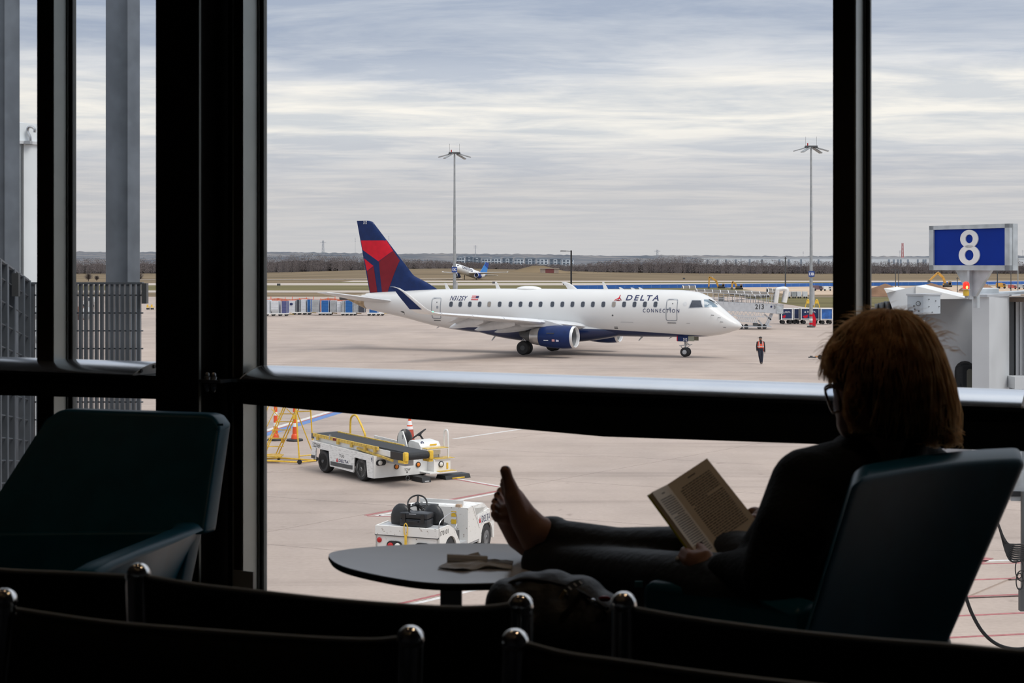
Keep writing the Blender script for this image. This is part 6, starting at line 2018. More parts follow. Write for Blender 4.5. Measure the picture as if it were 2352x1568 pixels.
for a in ((1878, 668, 'dark dump truck parked beside the 13B mast', mat('truck_maroon', (.16, .10, .12), .5), 2.2, 1.3), (1900, 668, 'white pickup parked near the 13B mast', white, 2.0, 1.1),
          (2262, 662, 'white van right of the gate sign post', white, 1.9, 1.2), (2299, 663, 'yellow loader truck near the right edge', exy, 2.2, 1.5), (2325, 664, 'red and white truck near the right edge', mat('truck_red', (.5, .12, .1), .5), 1.9, 1.1), (2345, 664, 'grey truck at the right edge', grey, 1.9, 1.2)):
    site_truck(*a)
for px, lb, m_ in ((1811, 'white trailer behind the boarding ramp hood', cwht), (1824, 'grey trailer second from the boarding ramp', csil), (1836, 'white trailer third from the boarding ramp', cwht), (1850, 'white trailer nearest the 13B mast', cwht)):
    D = F * H / (685 - YH)
    t_ = thing('box_trailer', lb, 'trailer', ((px - CX) / F * D, D, .0), 0, 'box trailers on the far ground')
    MB().b2((-.40, 0, .35), (.40, 1.2, 1.25)).build('box', m_, t_)
    MB().b2((-.41, -.01, 1.22), (.41, 1.21, 1.28)).build('roof', white, t_)
    for x in (-.2, .2):
        inst('wheel', wheel_me('wheel', .17, .12, .06, 12), t_, M=frame((x, .0, .17), (1, 0, 0), (0, 0, 1), (0, -1, 0)))
for px, lb in ((1856, 'yellow fuelling stand left of the 13B mast'), (1876, 'yellow fuelling stand right of the 13B mast')):
    D = F * H / (708 - YH)
    t_ = thing('fuel_stand', lb, 'stand', ((px - CX) / F * D, D, 0))
    for x in (-.3, .3):
        MB().bar((x * 1.5, 0, 0), (x * .5, 0, 1.2), .10, .10).build('leg', yellow, t_)
    MB().b2((-.22, -.1, .7), (.22, .1, 1.1)).build('body', yellow, t_); MB().ell((0, 0, 1.2), (.14, .14, .16), 10, 6).build('cap', yellow, t_)
# runway marker boards and a brick shed
for px, y_, w, lb in ((640, 657, 1.0, 'dark marker board on the green strip at the left'), (1135, 652, 1.1, 'dark marker board above the jet cabin'), (1298, 655, 1.3, 'dark marker board left of the blue fence'), (1571, 642, .9, 'dark marker board at the runway edge')):
    D = F * H / (y_ - YH)
    t_ = thing('marker_board', lb, 'sign', ((px - CX) / F * D, D, .02))
    MB().b2((-w / 2, 0, .15), (w / 2, .1, .75)).build('board', dgrey, t_)
    for x in (-w * .35, w * .35):
        MB().b2((x - .04, .02, 0), (x + .04, .08, .15)).build('leg', dgrey, t_)
D = 830.0
sx = (1262 - CX) / F * D
sh0 = thing('brick_shed', 'small red-doored shed set into a grassy bank', 'shed', (sx, D, terr(sx, D)))
MB().b2((-5, 0, 0), (5, 4, 2.4)).build('wall', mat('shed_stone', (.36, .30, .25), .8, var=.15, vs=1), sh0)
MB().b2((-5.4, -.4, 2.4), (5.4, 4, 2.7)).build('roof', taxi, sh0)
MB().b2((-2.2, -.06, 0), (2.4, 0, 2.2)).build('door', mat('shed_door_red', (.20, .06, .06), .7), sh0)
t_ = MB(); rings = []
for i in range(6):
    q = i / 5
    rings.append([Vector((22 * (1 - q) * math.cos(2 * math.pi * k / 24) + 3 * q * math.cos(2 * math.pi * k / 24), 9 * (1.05 - q) * math.sin(2 * math.pi * k / 24), 4.2 * q ** 1.2)) for k in range(24)])
t_.loft(rings); o = t_.build('grass_bank', grass_b, smooth=True, angle=80); o.location = (sx - 6, D + 14, terr(sx, D) - .2); struct(o, 'grassy bank beside the shed')

# apartment blocks
apw = mat('apartment_white', (.62, .66, .70), .7, var=.06, vs=.1); apg = mat('apartment_grey', (.24, .28, .33), .7, var=.08, vs=.1)
apwin = mat('apartment_window', (.10, .13, .17), .3)
AP = [(1058, 18, 590.5, 0), (1078, 16, 590, 1), (1096, 17, 592, 1), (1117, 20, 593.5, 0), (1140, 22, 593, 0), (1166, 24, 593, 1), (1192, 22, 594, 0), (1218, 24, 593.5, 1), (1246, 26, 594, 0), (1276, 26, 594.5, 1), (1305, 26, 595, 0)]
wmeA = MB().b2((-1.1, -.12, -.9), (1.1, .02, .9)).mesh('window', apwin)
for k, (px, w_, top, c_) in enumerate(AP):
    D = 1640 + (k % 3) * 25
    x = (px - CX) / F * D; zb3 = hz(x, D) - 1; zt3 = H + (YH - top) * D / F; hw = w_ * D / F / 2
    t_ = thing('apartment_block', 'pale apartment block beyond the woods, number %s from the left' % ['one', 'two', 'three', 'four', 'five', 'six', 'seven', 'eight', 'nine', 'ten', 'eleven'][k], 'building', (x, D, zb3), 0, 'apartment blocks beyond the woods')
    hh = zt3 - zb3
    MB().b2((-hw, 0, 0), (hw, 12, hh)).build('wall', apg if c_ else apw, t_)
    MB().prism([(-hw - .4, -.5, hh), (hw + .4, -.5, hh), (hw * .6, -.5, hh + 1.3), (-hw * .6, -.5, hh + 1.3)], (0, 13, 0)).build('roof', apg, t_)
    MB().b2((-hw * .35, -.6, 0), (hw * .25, 0, hh * .96)).build('bay', apw, t_)
    for r_ in range(3):
        for q in (-.72, -.05, .62):
            inst('window', wmeA, t_, (q * hw, -.62 if q == -.05 else -.05, hh - 1.9 - 2.9 * r_))
# warehouses
whm = mat('warehouse_white', (.68, .70, .72), .6, var=.04, vs=.05)
for (p0, p1, top, D, lb, pan) in ((1612, 1700, 593.5, 1480, 'long white warehouse behind the woods left of the 13B mast', (1625, 1648, 1668, 1690)), (1704, 1912, 593, 1500, 'long white warehouse behind the 13B mast', (1722, 1750, 1790, 1812, 1840, 1880)), (1985, 2160, 593, 1420, 'white warehouse with dark bays left of the gate sign', (2042, 2053, 2062.5, 2069, 2085.5, 2108, 2121, 2126)), (2200, 2420, 594, 1440, 'white warehouse behind the gate sign', (2230, 2280, 2335))):
    xm = ((p0 + p1) / 2 - CX) / F * D; zb3 = hz(xm, D) - 2; hw = (p1 - p0) / 2 * D / F; hh = H + (YH - top) * D / F - zb3
    t_ = thing('warehouse', lb, 'building', (xm, D, zb3), 0, 'warehouses beyond the woods')
    MB().b2((-hw, 0, 0), (hw, 30, hh)).build('wall', whm, t_)
    MB().b2((-hw - .5, -.3, hh), (hw + .5, 30.3, hh + .5)).build('roof_edge', white, t_)
    for q in pan:
        x = (q - CX) / F * D - xm
        MB().b2((x - .8, -.25, hh * .25), (x + .8, 0, hh * .93)).build('dark_bay', apg, t_)
# red lattice tower, pylons
def lattice(px, top, D, w, label, m_, cat, name):
    x = (px - CX) / F * D; zb3 = hz(x, D) - 2; hh = H + (YH - top) * D / F - zb3
    t_ = thing(name, label, cat, (x, D, zb3))
    for sx_ in (-1, 1):
        for sy_ in (-1, 1):
            MB().bar((sx_ * w, sy_ * w, 0), (sx_ * w * .55, sy_ * w * .55, hh), .35, .35).build('leg', m_, t_)
    n_ = 7
    for k in range(n_):
        z0, z1 = hh * k / n_, hh * (k + 1) / n_
        a0, a1 = w * (1 - .45 * k / n_), w * (1 - .45 * (k + 1) / n_)
        MB().bar((-a0, -a0, z0), (a1, -a1, z1), .25, .25).build('brace', m_, t_); MB().bar((a0, -a0, z0), (-a1, -a1, z1), .25, .25).build('brace', m_, t_)
    return t_, hh
lattice(2073, 558, 1500, 1.1, 'tall pale red lattice tower left of the gate sign', mat('tower_red', (.50, .20, .20), .6), 'tower', 'lattice_tower')
t_, hh = lattice(742, 552, 2000, 1.6, 'grey transmission pylon left of the tail fin', mat('pylon_grey', (.34, .36, .40), .6), 'pylon', 'transmission_pylon')
MB().bar((-4, 0, hh * .92), (4, 0, hh * .92), .4, .4).build('crossarm', _m['pylon_grey'], t_)
t_, hh = lattice(1510, 573, 2000, 1.4, 'small grey transmission pylon above the jet cabin', _m['pylon_grey'], 'pylon', 'transmission_pylon')
MB().bar((-4, 0, hh * .9), (4, 0, hh * .9), .4, .4).build('crossarm', _m['pylon_grey'], t_)
for px, top, lb, r_ in ((1092, 563, 'thick grey monopole above the distant airliner', .55), (816, 545, 'thin radio mast left of the tail fin', .18), (893, 541, 'thin radio mast right of the tail fin', .18), (2349, 574, 'thin radio mast at the right edge', .25), (1845, 577, 'thin radio mast beside the 13B mast', .18), (2067, 575, 'short radio mast beside the red tower', .3)):
    D = 1900; x = (px - CX) / F * D; zb3 = hz(x, D) - 1; hh = H + (YH - top) * D / F - zb3
    t_ = thing('radio_mast', lb, 'mast', (x, D, zb3))
    MB().tube([(0, 0, 0), (0, 0, hh)], [r_, r_ * .5], 6).build('pole', _m['pylon_grey'], t_)
    for k in range(3):
        MB().bar((-r_ * 4, 0, hh * (.97 - .06 * k)), (r_ * 4, 0, hh * (.97 - .06 * k)), .25, .25).build('crossarm', _m['pylon_grey'], t_)
# bare trees close to the field edge
twig = mat('bare_tree_bark', (.11, .09, .085), .9, var=.15)
def bare_tree(px, D, top, label, seed):
    rr4 = random.Random(seed)
    x = (px - CX) / F * D; zb3 = terr(x, D); hh = H + (YH - top) * D / F - zb3
    t_ = thing('bare_tree', label, 'tree', (x, D, zb3), 0, 'bare trees at the field edge')
    MB().tube([(0, 0, 0), (.1, 0, hh * .4), (.0, 0, hh * .75)], [.16, .10, .04], 6).build('trunk', twig, t_)
    mb_ = MB()
    for k in range(260):
        a = rr4.uniform(0, 6.28); q = rr4.random()
        z0 = hh * (.18 + .5 * q)
        dome = math.sqrt(max(.05, 1 - (q - .3) ** 2 * 1.6))
        e = rr4.uniform(.3, 1)
        tip = Vector((math.cos(a) * hh * .55 * dome * e, math.sin(a) * hh * .55 * dome * e, z0 + hh * rr4.uniform(.08, .34)))
        mid_ = Vector((0, 0, z0)).lerp(tip, .5) + Vector((0, 0, -hh * .04))
        mb_.tube([(0, 0, z0), mid_, tip], [.035, .028, .012], 3)
    stuff(mb_.build('twigs', twig, t_))
bare_tree(203, 560, 624, 'bare round tree seen left of the steel column', 4)
bare_tree(222, 575, 631, 'low bare shrub right behind the steel column', 7)
bare_tree(320, 560, 622, 'bare tree right of the steel column', 9)

# ================================================================ ramp worker
def figure(t_, o, J_, vox=.018):
    pass
wp = G(1747, 835)
wk = thing('person', 'ramp worker in orange safety vest, black cap and dark clothes walking on the apron', 'person', wp)
skin_d = mat('worker_skin', (.30, .17, .12), .55, var=.08)  # one even brown tone for the worker's skin
clb = mat('dark_work_clothes', (.016, .017, .022), .8, var=.15, vs=12)
hiv = mat('hi_vis_orange', (.80, .10, .05), .6, var=.06)
b_ = MB()
b_.ell((-.01, 0, 1.62), (.085, .10, .115), 14, 10); b_.caps([(0, 0, 1.45), (-.005, 0, 1.55)], [.055, .055])
b_.ell((-.088, -.0, 1.605), (.02, .015, .02), 8, 6); b_.ell((.0, -.10, 1.62), (.02, .012, .03), 8, 6); b_.ell((-.075, -.0, 1.565), (.03, .04, .025), 8, 6)
b_.ell((0, 0, 1.25), (.11, .19, .24), 14, 10); b_.ell((0, 0, .98), (.11, .17, .13), 14, 8)
arms = [[(0, -.20, 1.38), (.05, -.25, 1.12), (-.02, -.25, .88)], [(0, .20, 1.38), (.05, .27, 1.12), (.06, .27, .86)]]
arms = [[(-.19, 0, 1.38), (-.235, .03, 1.12), (-.24, -.05, .87)], [(.19, 0, 1.38), (.245, .03, 1.12), (.265, -.03, .80)]]
b_ = MB()
# torso faces the camera, head turned to the left
b_.ell((-.01, -.01, 1.63), (.095, .085, .115), 14, 10); b_.caps([(0, 0, 1.45), (-.005, 0, 1.55)], [.055, .055])
b_.ell((-.10, -.03, 1.615), (.02, .015, .02), 8, 6); b_.ell((-.085, -.03, 1.57), (.03, .04, .025), 8, 6); b_.ell((.02, -.09, 1.63), (.02, .012, .03), 8, 6)
b_.ell((0, 0, 1.24), (.19, .11, .24), 14, 10); b_.ell((0, 0, .98), (.16, .10, .13), 14, 8)
for s_, a in ((-1, arms[0]), (1, arms[1])):
    b_.caps(a, [.055, .045, .035], 10)
    h0 = Vector(a[2])
    b_.ell(h0 + Vector((0, -.01, -.06)), (.025, .04, .05), 10, 6)
    for f in range(4):
        b_.caps([h0 + Vector((0, -.04 + .022 * f, -.09)), h0 + Vector((.01, -.035 + .022 * f, -.13)), h0 + Vector((.015, -.03 + .022 * f, -.155 + .006 * abs(f - 1.5)))], [.011, .010, .009], 6)
    b_.caps([h0 + Vector((.0, -.045, -.04)), h0 + Vector((.005, -.07, -.085))], [.012, .010], 6)
legs = [[(-.09, 0, .95), (-.075, -.05, .52), (.02, .04, .09)], [(.09, 0, .95), (.10, -.02, .52), (.06, -.06, .09)]]
for a in legs:
    b_.caps(a, [.085, .062, .042], 10); b_.caps([a[2], Vector(a[2]) + Vector((-.02, -.14, -.045))], [.045, .035], 8)
body = remesh('body', b_, .014, skin_d, wk, 1)
j_ = MB(); j_.ell((0, 0, 1.23), (.215, .135, .27), 16, 10); j_.ell((0, .0, 1.02), (.19, .125, .12), 14, 8)
for a in arms:
    j_.caps(a, [.078, .062, .048], 10)
j_.caps([(0, 0, 1.42), (0, 0, 1.50)], [.085, .075], 10)
remesh('jacket', j_, .016, clb, wk, 1)
t2 = MB(); t2.ell((0, 0, .95), (.18, .12, .12), 14, 8)
for a in legs:
    t2.caps([a[0], a[1], Vector(a[2]) + Vector((0, 0, .0))], [.105, .082, .068], 10)
remesh('trousers', t2, .016, mat('navy_work_trousers', (.014, .018, .035), .8, var=.1), wk, 1)
for a in legs:
    f0 = Vector(a[2])
    MB().ell((f0.x - .01, f0.y - .06, .05), (.052, .14, .05), 12, 8).build('shoe', black, wk, smooth=True)
vr = []
for z, wx, wy in ((1.02, .20, .15), (1.15, .218, .155), (1.28, .222, .155), (1.40, .20, .14), (1.47, .13, .11)):
    vr.append([Vector((wx * math.cos(2 * math.pi * k / 24), wy * math.sin(2 * math.pi * k / 24), z)) for k in range(24)])
MB().loft(vr, False).build('safety_vest', hiv, wk, smooth=True)
MB().prism([(-.05, -.165, 1.30), (.05, -.165, 1.30), (.085, -.13, 1.50), (-.085, -.13, 1.50)], (0, .05, 0)).build('shirt_front', clb, wk)
for x in (-.13, .13):
    MB().bar((x, -.157, 1.05), (x * .8, -.150, 1.44), .04, .012, up=(0, 1, 0)).build('reflective_band', mat('reflective_silver', (.6, .62, .62), .4), wk)
vb = [[Vector((wx * 1.012 * math.cos(2 * math.pi * k / 24), wy * 1.012 * math.sin(2 * math.pi * k / 24), z)) for k in range(24)] for z, wx, wy in ((1.10, .213, .154), (1.15, .219, .156))]
MB().loft(vb, False).build('reflective_belt', _m['reflective_silver'], wk, smooth=True)
MB().b2((.19, -.03, .80), (.225, .05, 1.06)).build('orange_tail', hiv, wk)
cp_ = MB(); cp_.ell((-.005, 0, 1.68), (.105, .10, .085), 14, 8); cp_.build('cap', black, wk, smooth=True)
MB().prism([(-.06, -.07, 1.68), (-.06, .05, 1.68), (-.19, .02, 1.665), (-.19, -.05, 1.665)], (0, 0, .014)).build('cap_brim', black, wk)

# tow bar lying right of the worker
tb0 = G(1862, 825)
tb = thing('aircraft_tow_bar', 'orange aircraft tow bar lying right of the ramp worker', 'tow bar', tb0)
MB().tube([(.3, 0, .18), (5.2, .4, .18)], .05, 8).build('bar', mat('tow_bar_orange', (.60, .28, .10), .5, var=.1), tb)
MB().b2((-.15, -.08, .10), (.35, .08, .18)).b2((-.05, -.06, .18), (.12, .06, .24)).build('head', dgrey, tb)
MB().lathe([(.12, -.06), (.14, 0), (.12, .06)], 14, T((.62, .02, .18)) @ Matrix.Rotation(math.pi / 2, 4, 'Y')).build('shear_collar', _m['tow_bar_orange'], tb)
for x in (.62, 3.0):
    MB().lathe([(.05, -.04), (.15, -.04), (.16, 0), (.15, .04), (.05, .04)], 14, frame((x, -.1, .16), (1, 0, 0), (0, 0, 1), (0, -1, 0))).build('wheel', black, tb)
# ================================================================ lounge furniture
leather = mat('black_leather', (.0045, .006, .007), .42, var=.2, vs=25, bump=.05, bs=160, spec=.45)
teal = mat('teal_leather', (.002, .072, .115), .38, var=.12, vs=12, spec=.18)
chrome = mat('polished_chrome', (.78, .77, .75), .10, 1.0, .03)
edge_glint = mat('seat_edge_glint', (.30, .32, .32), .35, var=.1)  # pale grey paints the sky's reflection along the seat-back tops
def P3(t):
    return P(*t)
def bench(name, label, posts, seats, toward):
    """sling-back tandem seating: chrome posts with domed caps, curved leather backs"""
    o0 = P3(posts[0][0]); o0.z = FLOOR
    t_ = thing(name, label, 'bench', o0)
    for (pt, dx) in posts:
        c = P3(pt) - o0
        ft = Vector((c.x + dx, c.y + .05 * toward, 0.03))
        post = MB().tube([ft, c], .0172, 18).build('post', chrome, t_, smooth=True)
        MB().ell(c, (.0185, .0185, .0185), 22, 14).build('post_cap', chrome, t_, smooth=True)
        MB().lathe([(.03, -.03), (.03, 0), (.018, .012)], 16, T(ft)).build('foot', dgrey, t_, smooth=True)
    for pts in seats:
        top = curve_pts([P3(q) - o0 for q in pts], 36)
        rings = []
        n_ = len(top)
        for i, p in enumerate(top):
            b_ = math.sin(math.pi * i / (n_ - 1)) * .02 * toward
            r_ = []
            low = p + Vector((-.01, .10 * toward + b_, 0)); low.z = .40
            th = .008
            for q in (0, .04, .2, .5, 1.0):
                c = p.lerp(low, q)
                r_.append(c + Vector((0, -th if q else 0, 0)))
            back = [Vector((v.x, v.y + 2 * th, v.z)) for v in r_[1:]][::-1]
            rings.append(r_ + back)
        MB().loft(rings).build('back_panel', leather, t_, smooth=True, angle=50)
        MB().tube([p + Vector((0, 0, .001)) for p in top], .0042, 8).build('edge_glint_tube', edge_glint, t_, smooth=True)  # added tube carrying the painted top-edge highlight
        a, b = top[0], top[-1]
        sp_ = [Vector((a.x, a.y + .08 * toward, .42)), Vector((b.x, b.y + .08 * toward, .42)), Vector((b.x, b.y + .52 * toward, .44)), Vector((a.x, a.y + .52 * toward, .44))]
        MB().prism(sp_, (0, 0, -.05)).build('seat_panel', leather, t_, bevel=.01, smooth=True)
        MB().bar(Vector((a.x, a.y + .25 * toward, .34)), Vector((b.x, b.y + .25 * toward, .34)), .06, .08).build('beam', dgrey, t_)
        for e in (a.lerp(b, .2), a.lerp(b, .8)):
            MB().bar(Vector((e.x, e.y + .25 * toward, .0)), Vector((e.x, e.y + .25 * toward, .34)), .05, .05).build('leg', dgrey, t_)
    return t_
bench('tandem_bench', 'near row of black sling seats with chrome capped posts at the bottom', [((10, 1380, 2.16), -.012), ((943, 1469, 1.93), -.02), ((1183, 1477, 1.905), -.018)],
      [[(38, 1402, 2.15), (240, 1431, 2.11), (460, 1450, 2.06), (700, 1467, 2.0), (850, 1473, 1.96), (915, 1468, 1.94)],
       [(1212, 1481, 1.90), (1300, 1504, 1.88), (1420, 1521, 1.86), (1600, 1546, 1.82), (1800, 1570, 1.78), (2100, 1600, 1.72), (2400, 1625, 1.66)]], -1)
bench('tandem_bench', 'far row of black sling seats with chrome capped posts behind the near row', [((318, 1319, 2.37), 0), ((1197, 1392, 2.14), 0), ((1433, 1388, 2.12), 0)],
      [[(-420, 1262, 2.55), (-200, 1290, 2.5), (0, 1311, 2.45), (150, 1318, 2.42), (290, 1325, 2.38)],
       [(340, 1326, 2.37), (450, 1345, 2.33), (600, 1362, 2.29), (800, 1383, 2.23), (1000, 1397, 2.18), (1110, 1397, 2.16), (1176, 1390, 2.145)],
       [(1458, 1400, 2.115), (1600, 1425, 2.08), (1800, 1451, 2.04), (2000, 1471, 1.99), (2170, 1484, 1.95), (2352, 1500, 1.9), (2600, 1518, 1.84)]], 1)

def slab(poly, ext, name, m_, parent, bev=.02):
    return MB().prism(poly, ext).build(name, m_, parent, bevel=bev, smooth=True, angle=60)
def round_poly(q, r=.25, n=6):
    """round the corners of a polygon (fraction r of the shorter side)"""
    out = []
    k = len(q)
    for i in range(k):
        a, b, c = Vector(q[i - 1]), Vector(q[i]), Vector(q[(i + 1) % k])
        d = r * min((a - b).length, (c - b).length)
        p0 = b + (a - b).normalized() * d; p1 = b + (c - b).normalized() * d
        for j in range(n + 1):
            t = j / n
            out.append((1 - t) ** 2 * p0 + 2 * t * (1 - t) * b + t * t * p1)
    return out
def patch_slab(TL, TR, BR, BL, ext, name, m_, parent, e=.14, drop=.10, bev=.014, n=22, bow=0.0):
    ext = Vector(ext)
    g = []
    for j in range(n + 1):
        row = []
        for i in range(n + 1):
            u = i / n; v = j / n
            c = 0.0
            for d in (u, 1 - u):
                if d < e:
                    c = max(c, drop * (1 - math.sqrt(max(0, 1 - ((e - d) / e) ** 2))))
            v2 = c + v * (1 - c)
            p = (TL * (1 - u) + TR * u) * (1 - v2) + (BL * (1 - u) + BR * u) * v2
            row.append(p + ext.normalized() * bow * math.sin(math.pi * u))
        g.append(row)
    mb_ = MB()
    k = (n + 1) ** 2
    vs_ = [p for r_ in g for p in r_] + [p + ext for r_ in g for p in r_]
    fs = []
    ix = lambda a, b_: a * (n + 1) + b_
    for a in range(n):
        for b_ in range(n):
            q = (ix(a, b_), ix(a, b_ + 1), ix(a + 1, b_ + 1), ix(a + 1, b_))
            fs.append(q); fs.append(tuple(k + x for x in q[::-1]))
    rim = [ix(0, i) for i in range(n)] + [ix(i, n) for i in range(n)] + [ix(n, n - i) for i in range(n)] + [ix(n - i, 0) for i in range(n)]
    for a, b_ in zip(rim, rim[1:] + rim[:1]):
        fs.append((a, b_, k + b_, k + a))
    mb_.add(vs_, fs)
    return mb_.build(name, m_, parent, bevel=bev, smooth=True, angle=55)
# ---- empty armchair at the left
lc0 = Vector((P(250, 1000, 4.0).x, 4.0, FLOOR))
lch = thing('lounge_chair', 'empty teal leather lounge chair left of the table', 'armchair', lc0)
def LC(px, py, D):
    return P(px, py, D) - lc0
patch_slab(LC(118, 938, 4.45), LC(508, 951, 4.30), LC(468, 1228, 4.10), LC(-70, 1232, 4.2), (.02, .075, -.004), 'backrest', teal, lch, .10, .09)
patch_slab(LC(-60, 1222, 4.2), LC(440, 1218, 4.1), LC(392, 1450, 4.0), LC(-100, 1450, 4.05), (.02, .07, -.004), 'lower_back', teal, lch, .05, .0)
# right arm: its top runs from the back towards the viewer
def arm(pts, ext, z0, name, parent, o_, bx=0.0):
    top = [P(*p) - o_ for p in pts]
    poly = top + [Vector((top[-1].x + .02 + bx, top[-1].y + .06, z0)), Vector((top[0].x + bx, top[0].y, z0))]
    return slab(poly, ext, name, teal, parent, .018)
arm([(462, 1196, 4.14), (452, 1212, 4.05), (400, 1234, 3.88), (330, 1262, 3.70), (268, 1288, 3.55), (225, 1313, 3.46)], (-.075, 0, 0), .22, 'armrest', lch, lc0, -.09)
arm([(-50, 1190, 4.2), (-80, 1230, 3.95), (-150, 1280, 3.7), (-240, 1320, 3.5)], (-.085, 0, 0), .22, 'armrest', lch, lc0)
slab([LC(455, 1380, 4.0), LC(-90, 1380, 4.0), LC(-240, 1480, 3.4), LC(240, 1480, 3.4)], (0, 0, -.12), 'seat_cushion', teal, lch, .03)
cx_ = LC(130, 1400, 3.75)
MB().lathe([(.30, 0), (.30, .012), (.04, .03), (.035, .28)], 28, T((cx_.x, cx_.y, 0))).build('pedestal', chrome, lch, smooth=True)
mb = MB(); mb.box(LC(506, 975, 4.27), (.018, .004, .006)); mb.build('loose_thread', teal, lch)

# ---- occupied armchair at the right
rc0 = Vector((P(1950, 1000, 2.95).x, 2.95, FLOOR))
rch = thing('lounge_chair', 'dark teal lounge chair holding the reading woman', 'armchair', rc0)
def RC(px, py, D):
    return P(px, py, D) - rc0
patch_slab(RC(1960, 1100, 2.62), RC(2362, 1052, 2.98), RC(2120, 1610, 2.77), RC(1795, 1640, 2.54), (.026, .100, .012), 'backrest', teal, rch, .07, .03, .016, bow=.03)
arm([(1830, 1395, 2.66), (1760, 1374, 2.80), (1650, 1355, 2.95), (1560, 1343, 3.01), (1490, 1336, 3.055), (1470, 1342, 3.07)], (.055, .065, 0), .22, 'armrest', rch, rc0)
arm([(2060, 1330, 3.22), (1980, 1322, 3.27), (1880, 1312, 3.34), (1760, 1302, 3.42)], (.04, .05, 0), .22, 'armrest', rch, rc0)
slab([RC(1830, 1440, 2.86), RC(2200, 1440, 3.1), RC(1800, 1400, 3.42), RC(1490, 1420, 3.1)], (0, 0, -.14), 'seat_cushion', teal, rch, .03)
cx_ = RC(1830, 1400, 3.12)
MB().lathe([(.30, 0), (.30, .012), (.04, .03), (.035, .26)], 28, T((cx_.x, cx_.y, 0))).build('pedestal', chrome, rch, smooth=True)
MB().box(RC(1467, 1341, 3.075), (.016, .004, .012)).build('loose_thread', mat('teal_thread', (.03, .22, .26), .7), rch)

# ---- side table
TZ = H - .70
tab_pts = [(-.4385, 3.648), (-.372, 3.50), (-.197, 3.352), (-.03, 3.345), (.086, 3.39), (.17, 3.50), (.14, 3.67), (.03, 3.79), (-.137, 3.815), (-.30, 3.785), (-.415, 3.725)]
tc0 = Vector((-.142, 3.565, FLOOR))
tb_ = thing('side_table', 'grey soft-cornered side table on a flat metal column', 'table', tc0)
ol = curve_pts([(x - tc0.x, y - tc0.y, TZ - FLOOR) for x, y in tab_pts], 66, True)
ttop = mat('grey_laminate', (.60, .61, .635), .22, var=.06, vs=3, spec=.8)
MB().prism([p + Vector((0, 0, -.003)) for p in ol], (0, 0, .003)).build('table_top', ttop, tb_)
MB().loft([[p + Vector((0, 0, -.003)) for p in ol], [Vector((p.x * 1.004, p.y * 1.004, p.z - .008)) for p in ol], [Vector((p.x * .985, p.y * .985, p.z - .017)) for p in ol]]).build('table_edge', blackp, tb_, smooth=True, angle=60)
MB().b2((-.025, -.025, .01), (.025, .025, TZ - FLOOR - .017)).build('column', mat('table_column_grey', (.36, .36, .36), .4, .3), tb_, bevel=.003)
MB().lathe([(.22, 0), (.22, .010), (.03, .014)], 28).build('base', mat('table_column_grey', (.2, .2, .2)), tb_, smooth=True)
MB().b2((-.10, -.06, TZ - FLOOR - .022), (.10, .06, TZ - FLOOR - .017)).build('mounting_plate', dgrey, tb_)
# crumpled paper napkin
nk = thing('paper_napkin', 'crumpled grey-white paper napkin on the side table', 'napkin', P(1100, 1299, .70 * F / (1299 - YH)))
nk.location.z = TZ
rng = random.Random(8)
gx_, gy_ = 18, 12
rows = []
for j in range(gy_):
    row = []
    for i in range(gx_):
        u, v = i / (gx_ - 1) - .5, j / (gy_ - 1) - .5
        z_ = .002 + .010 * max(0, .5 + mnoise.noise(Vector((u * 5, v * 7, 2.2)))) * (1 - abs(u) * 1.2) + (.012 * max(0, v - .30) / .2 if u < -.05 else 0)
        row.append(Vector((u * (.155 - .03 * v) + v * .02, v * .11 * (1 - .45 * abs(u + .1)) + .01 * math.sin(u * 9), z_)))
    rows.append(row)
nm = mat('napkin_paper', (.66, .66, .66), .85, var=.05)
MB().strip(rows).strip([[p + Vector((0, 0, -.0018)) for p in r_] for r_ in rows]).build('sheet', nm, nk, smooth=True)
rows2 = [[Vector((-.075 + .095 * i / 8, .030 + .010 * math.cos(a), .012 + .010 * math.sin(a) - .0006 * i)) for i in range(9)] for a in [k * .7 for k in range(10)]]
MB().strip(rows2).build('rolled_fold', nm, nk, smooth=True)
# backpack between table and chair
bg0 = Vector((P(1270, 1400, 2.98).x, 2.98, FLOOR))
bag = thing('backpack', 'black backpack standing between the bench and the side table', 'backpack', bg0)
bm_ = mat('black_nylon', (.008, .0085, .010), .55, var=.25, vs=14, bump=.35, bs=22, spec=.4)
mb = MB()
def BG(px, py, D):
    return P(px, py, D) - bg0
for px, py, D, rx, rzz in ((1165, 1392, 2.98, .045, .055), (1215, 1376, 3.0, .05, .055), (1270, 1372, 3.0, .06, .055), (1330, 1385, 2.97, .06, .055), (1385, 1412, 2.93, .045, .045), (1180, 1440, 2.95, .06, .06), (1280, 1440, 2.95, .07, .07), (1370, 1450, 2.92, .06, .06)):
    mb.ell(BG(px, py, D), (rx, .075, rzz), 14, 10)
mb.b2(BG(1135, 1440, 2.9) * 1 - Vector((0, 0, .0)), Vector((BG(1400, 1440, 2.9).x, .12, .03)))
remesh('bag_body', mb, .008, bm_, bag, 4)
mb = MB(); mb.tube(curve_pts([BG(1150, 1352, 2.96), BG(1185, 1333, 2.96), BG(1230, 1331, 2.96), BG(1300, 1345, 2.94), BG(1350, 1368, 2.90), BG(1395, 1398, 2.86)], 30), .004, 6); mb.build('zip_line', blackp, bag, smooth=True)
tg = [BG(1291, 1366, 2.88), BG(1297, 1350, 2.88), BG(1310, 1338, 2.89), BG(1326, 1331, 2.90), BG(1338, 1329, 2.91)]
sp2 = curve_pts(tg, 20)
strapm = mat('luggage_strap', (.05, .055, .06), .5)
rows = [[p + Vector((.0, 0, .0)), p + Vector((.010, .0, -.010))] for p in sp2]
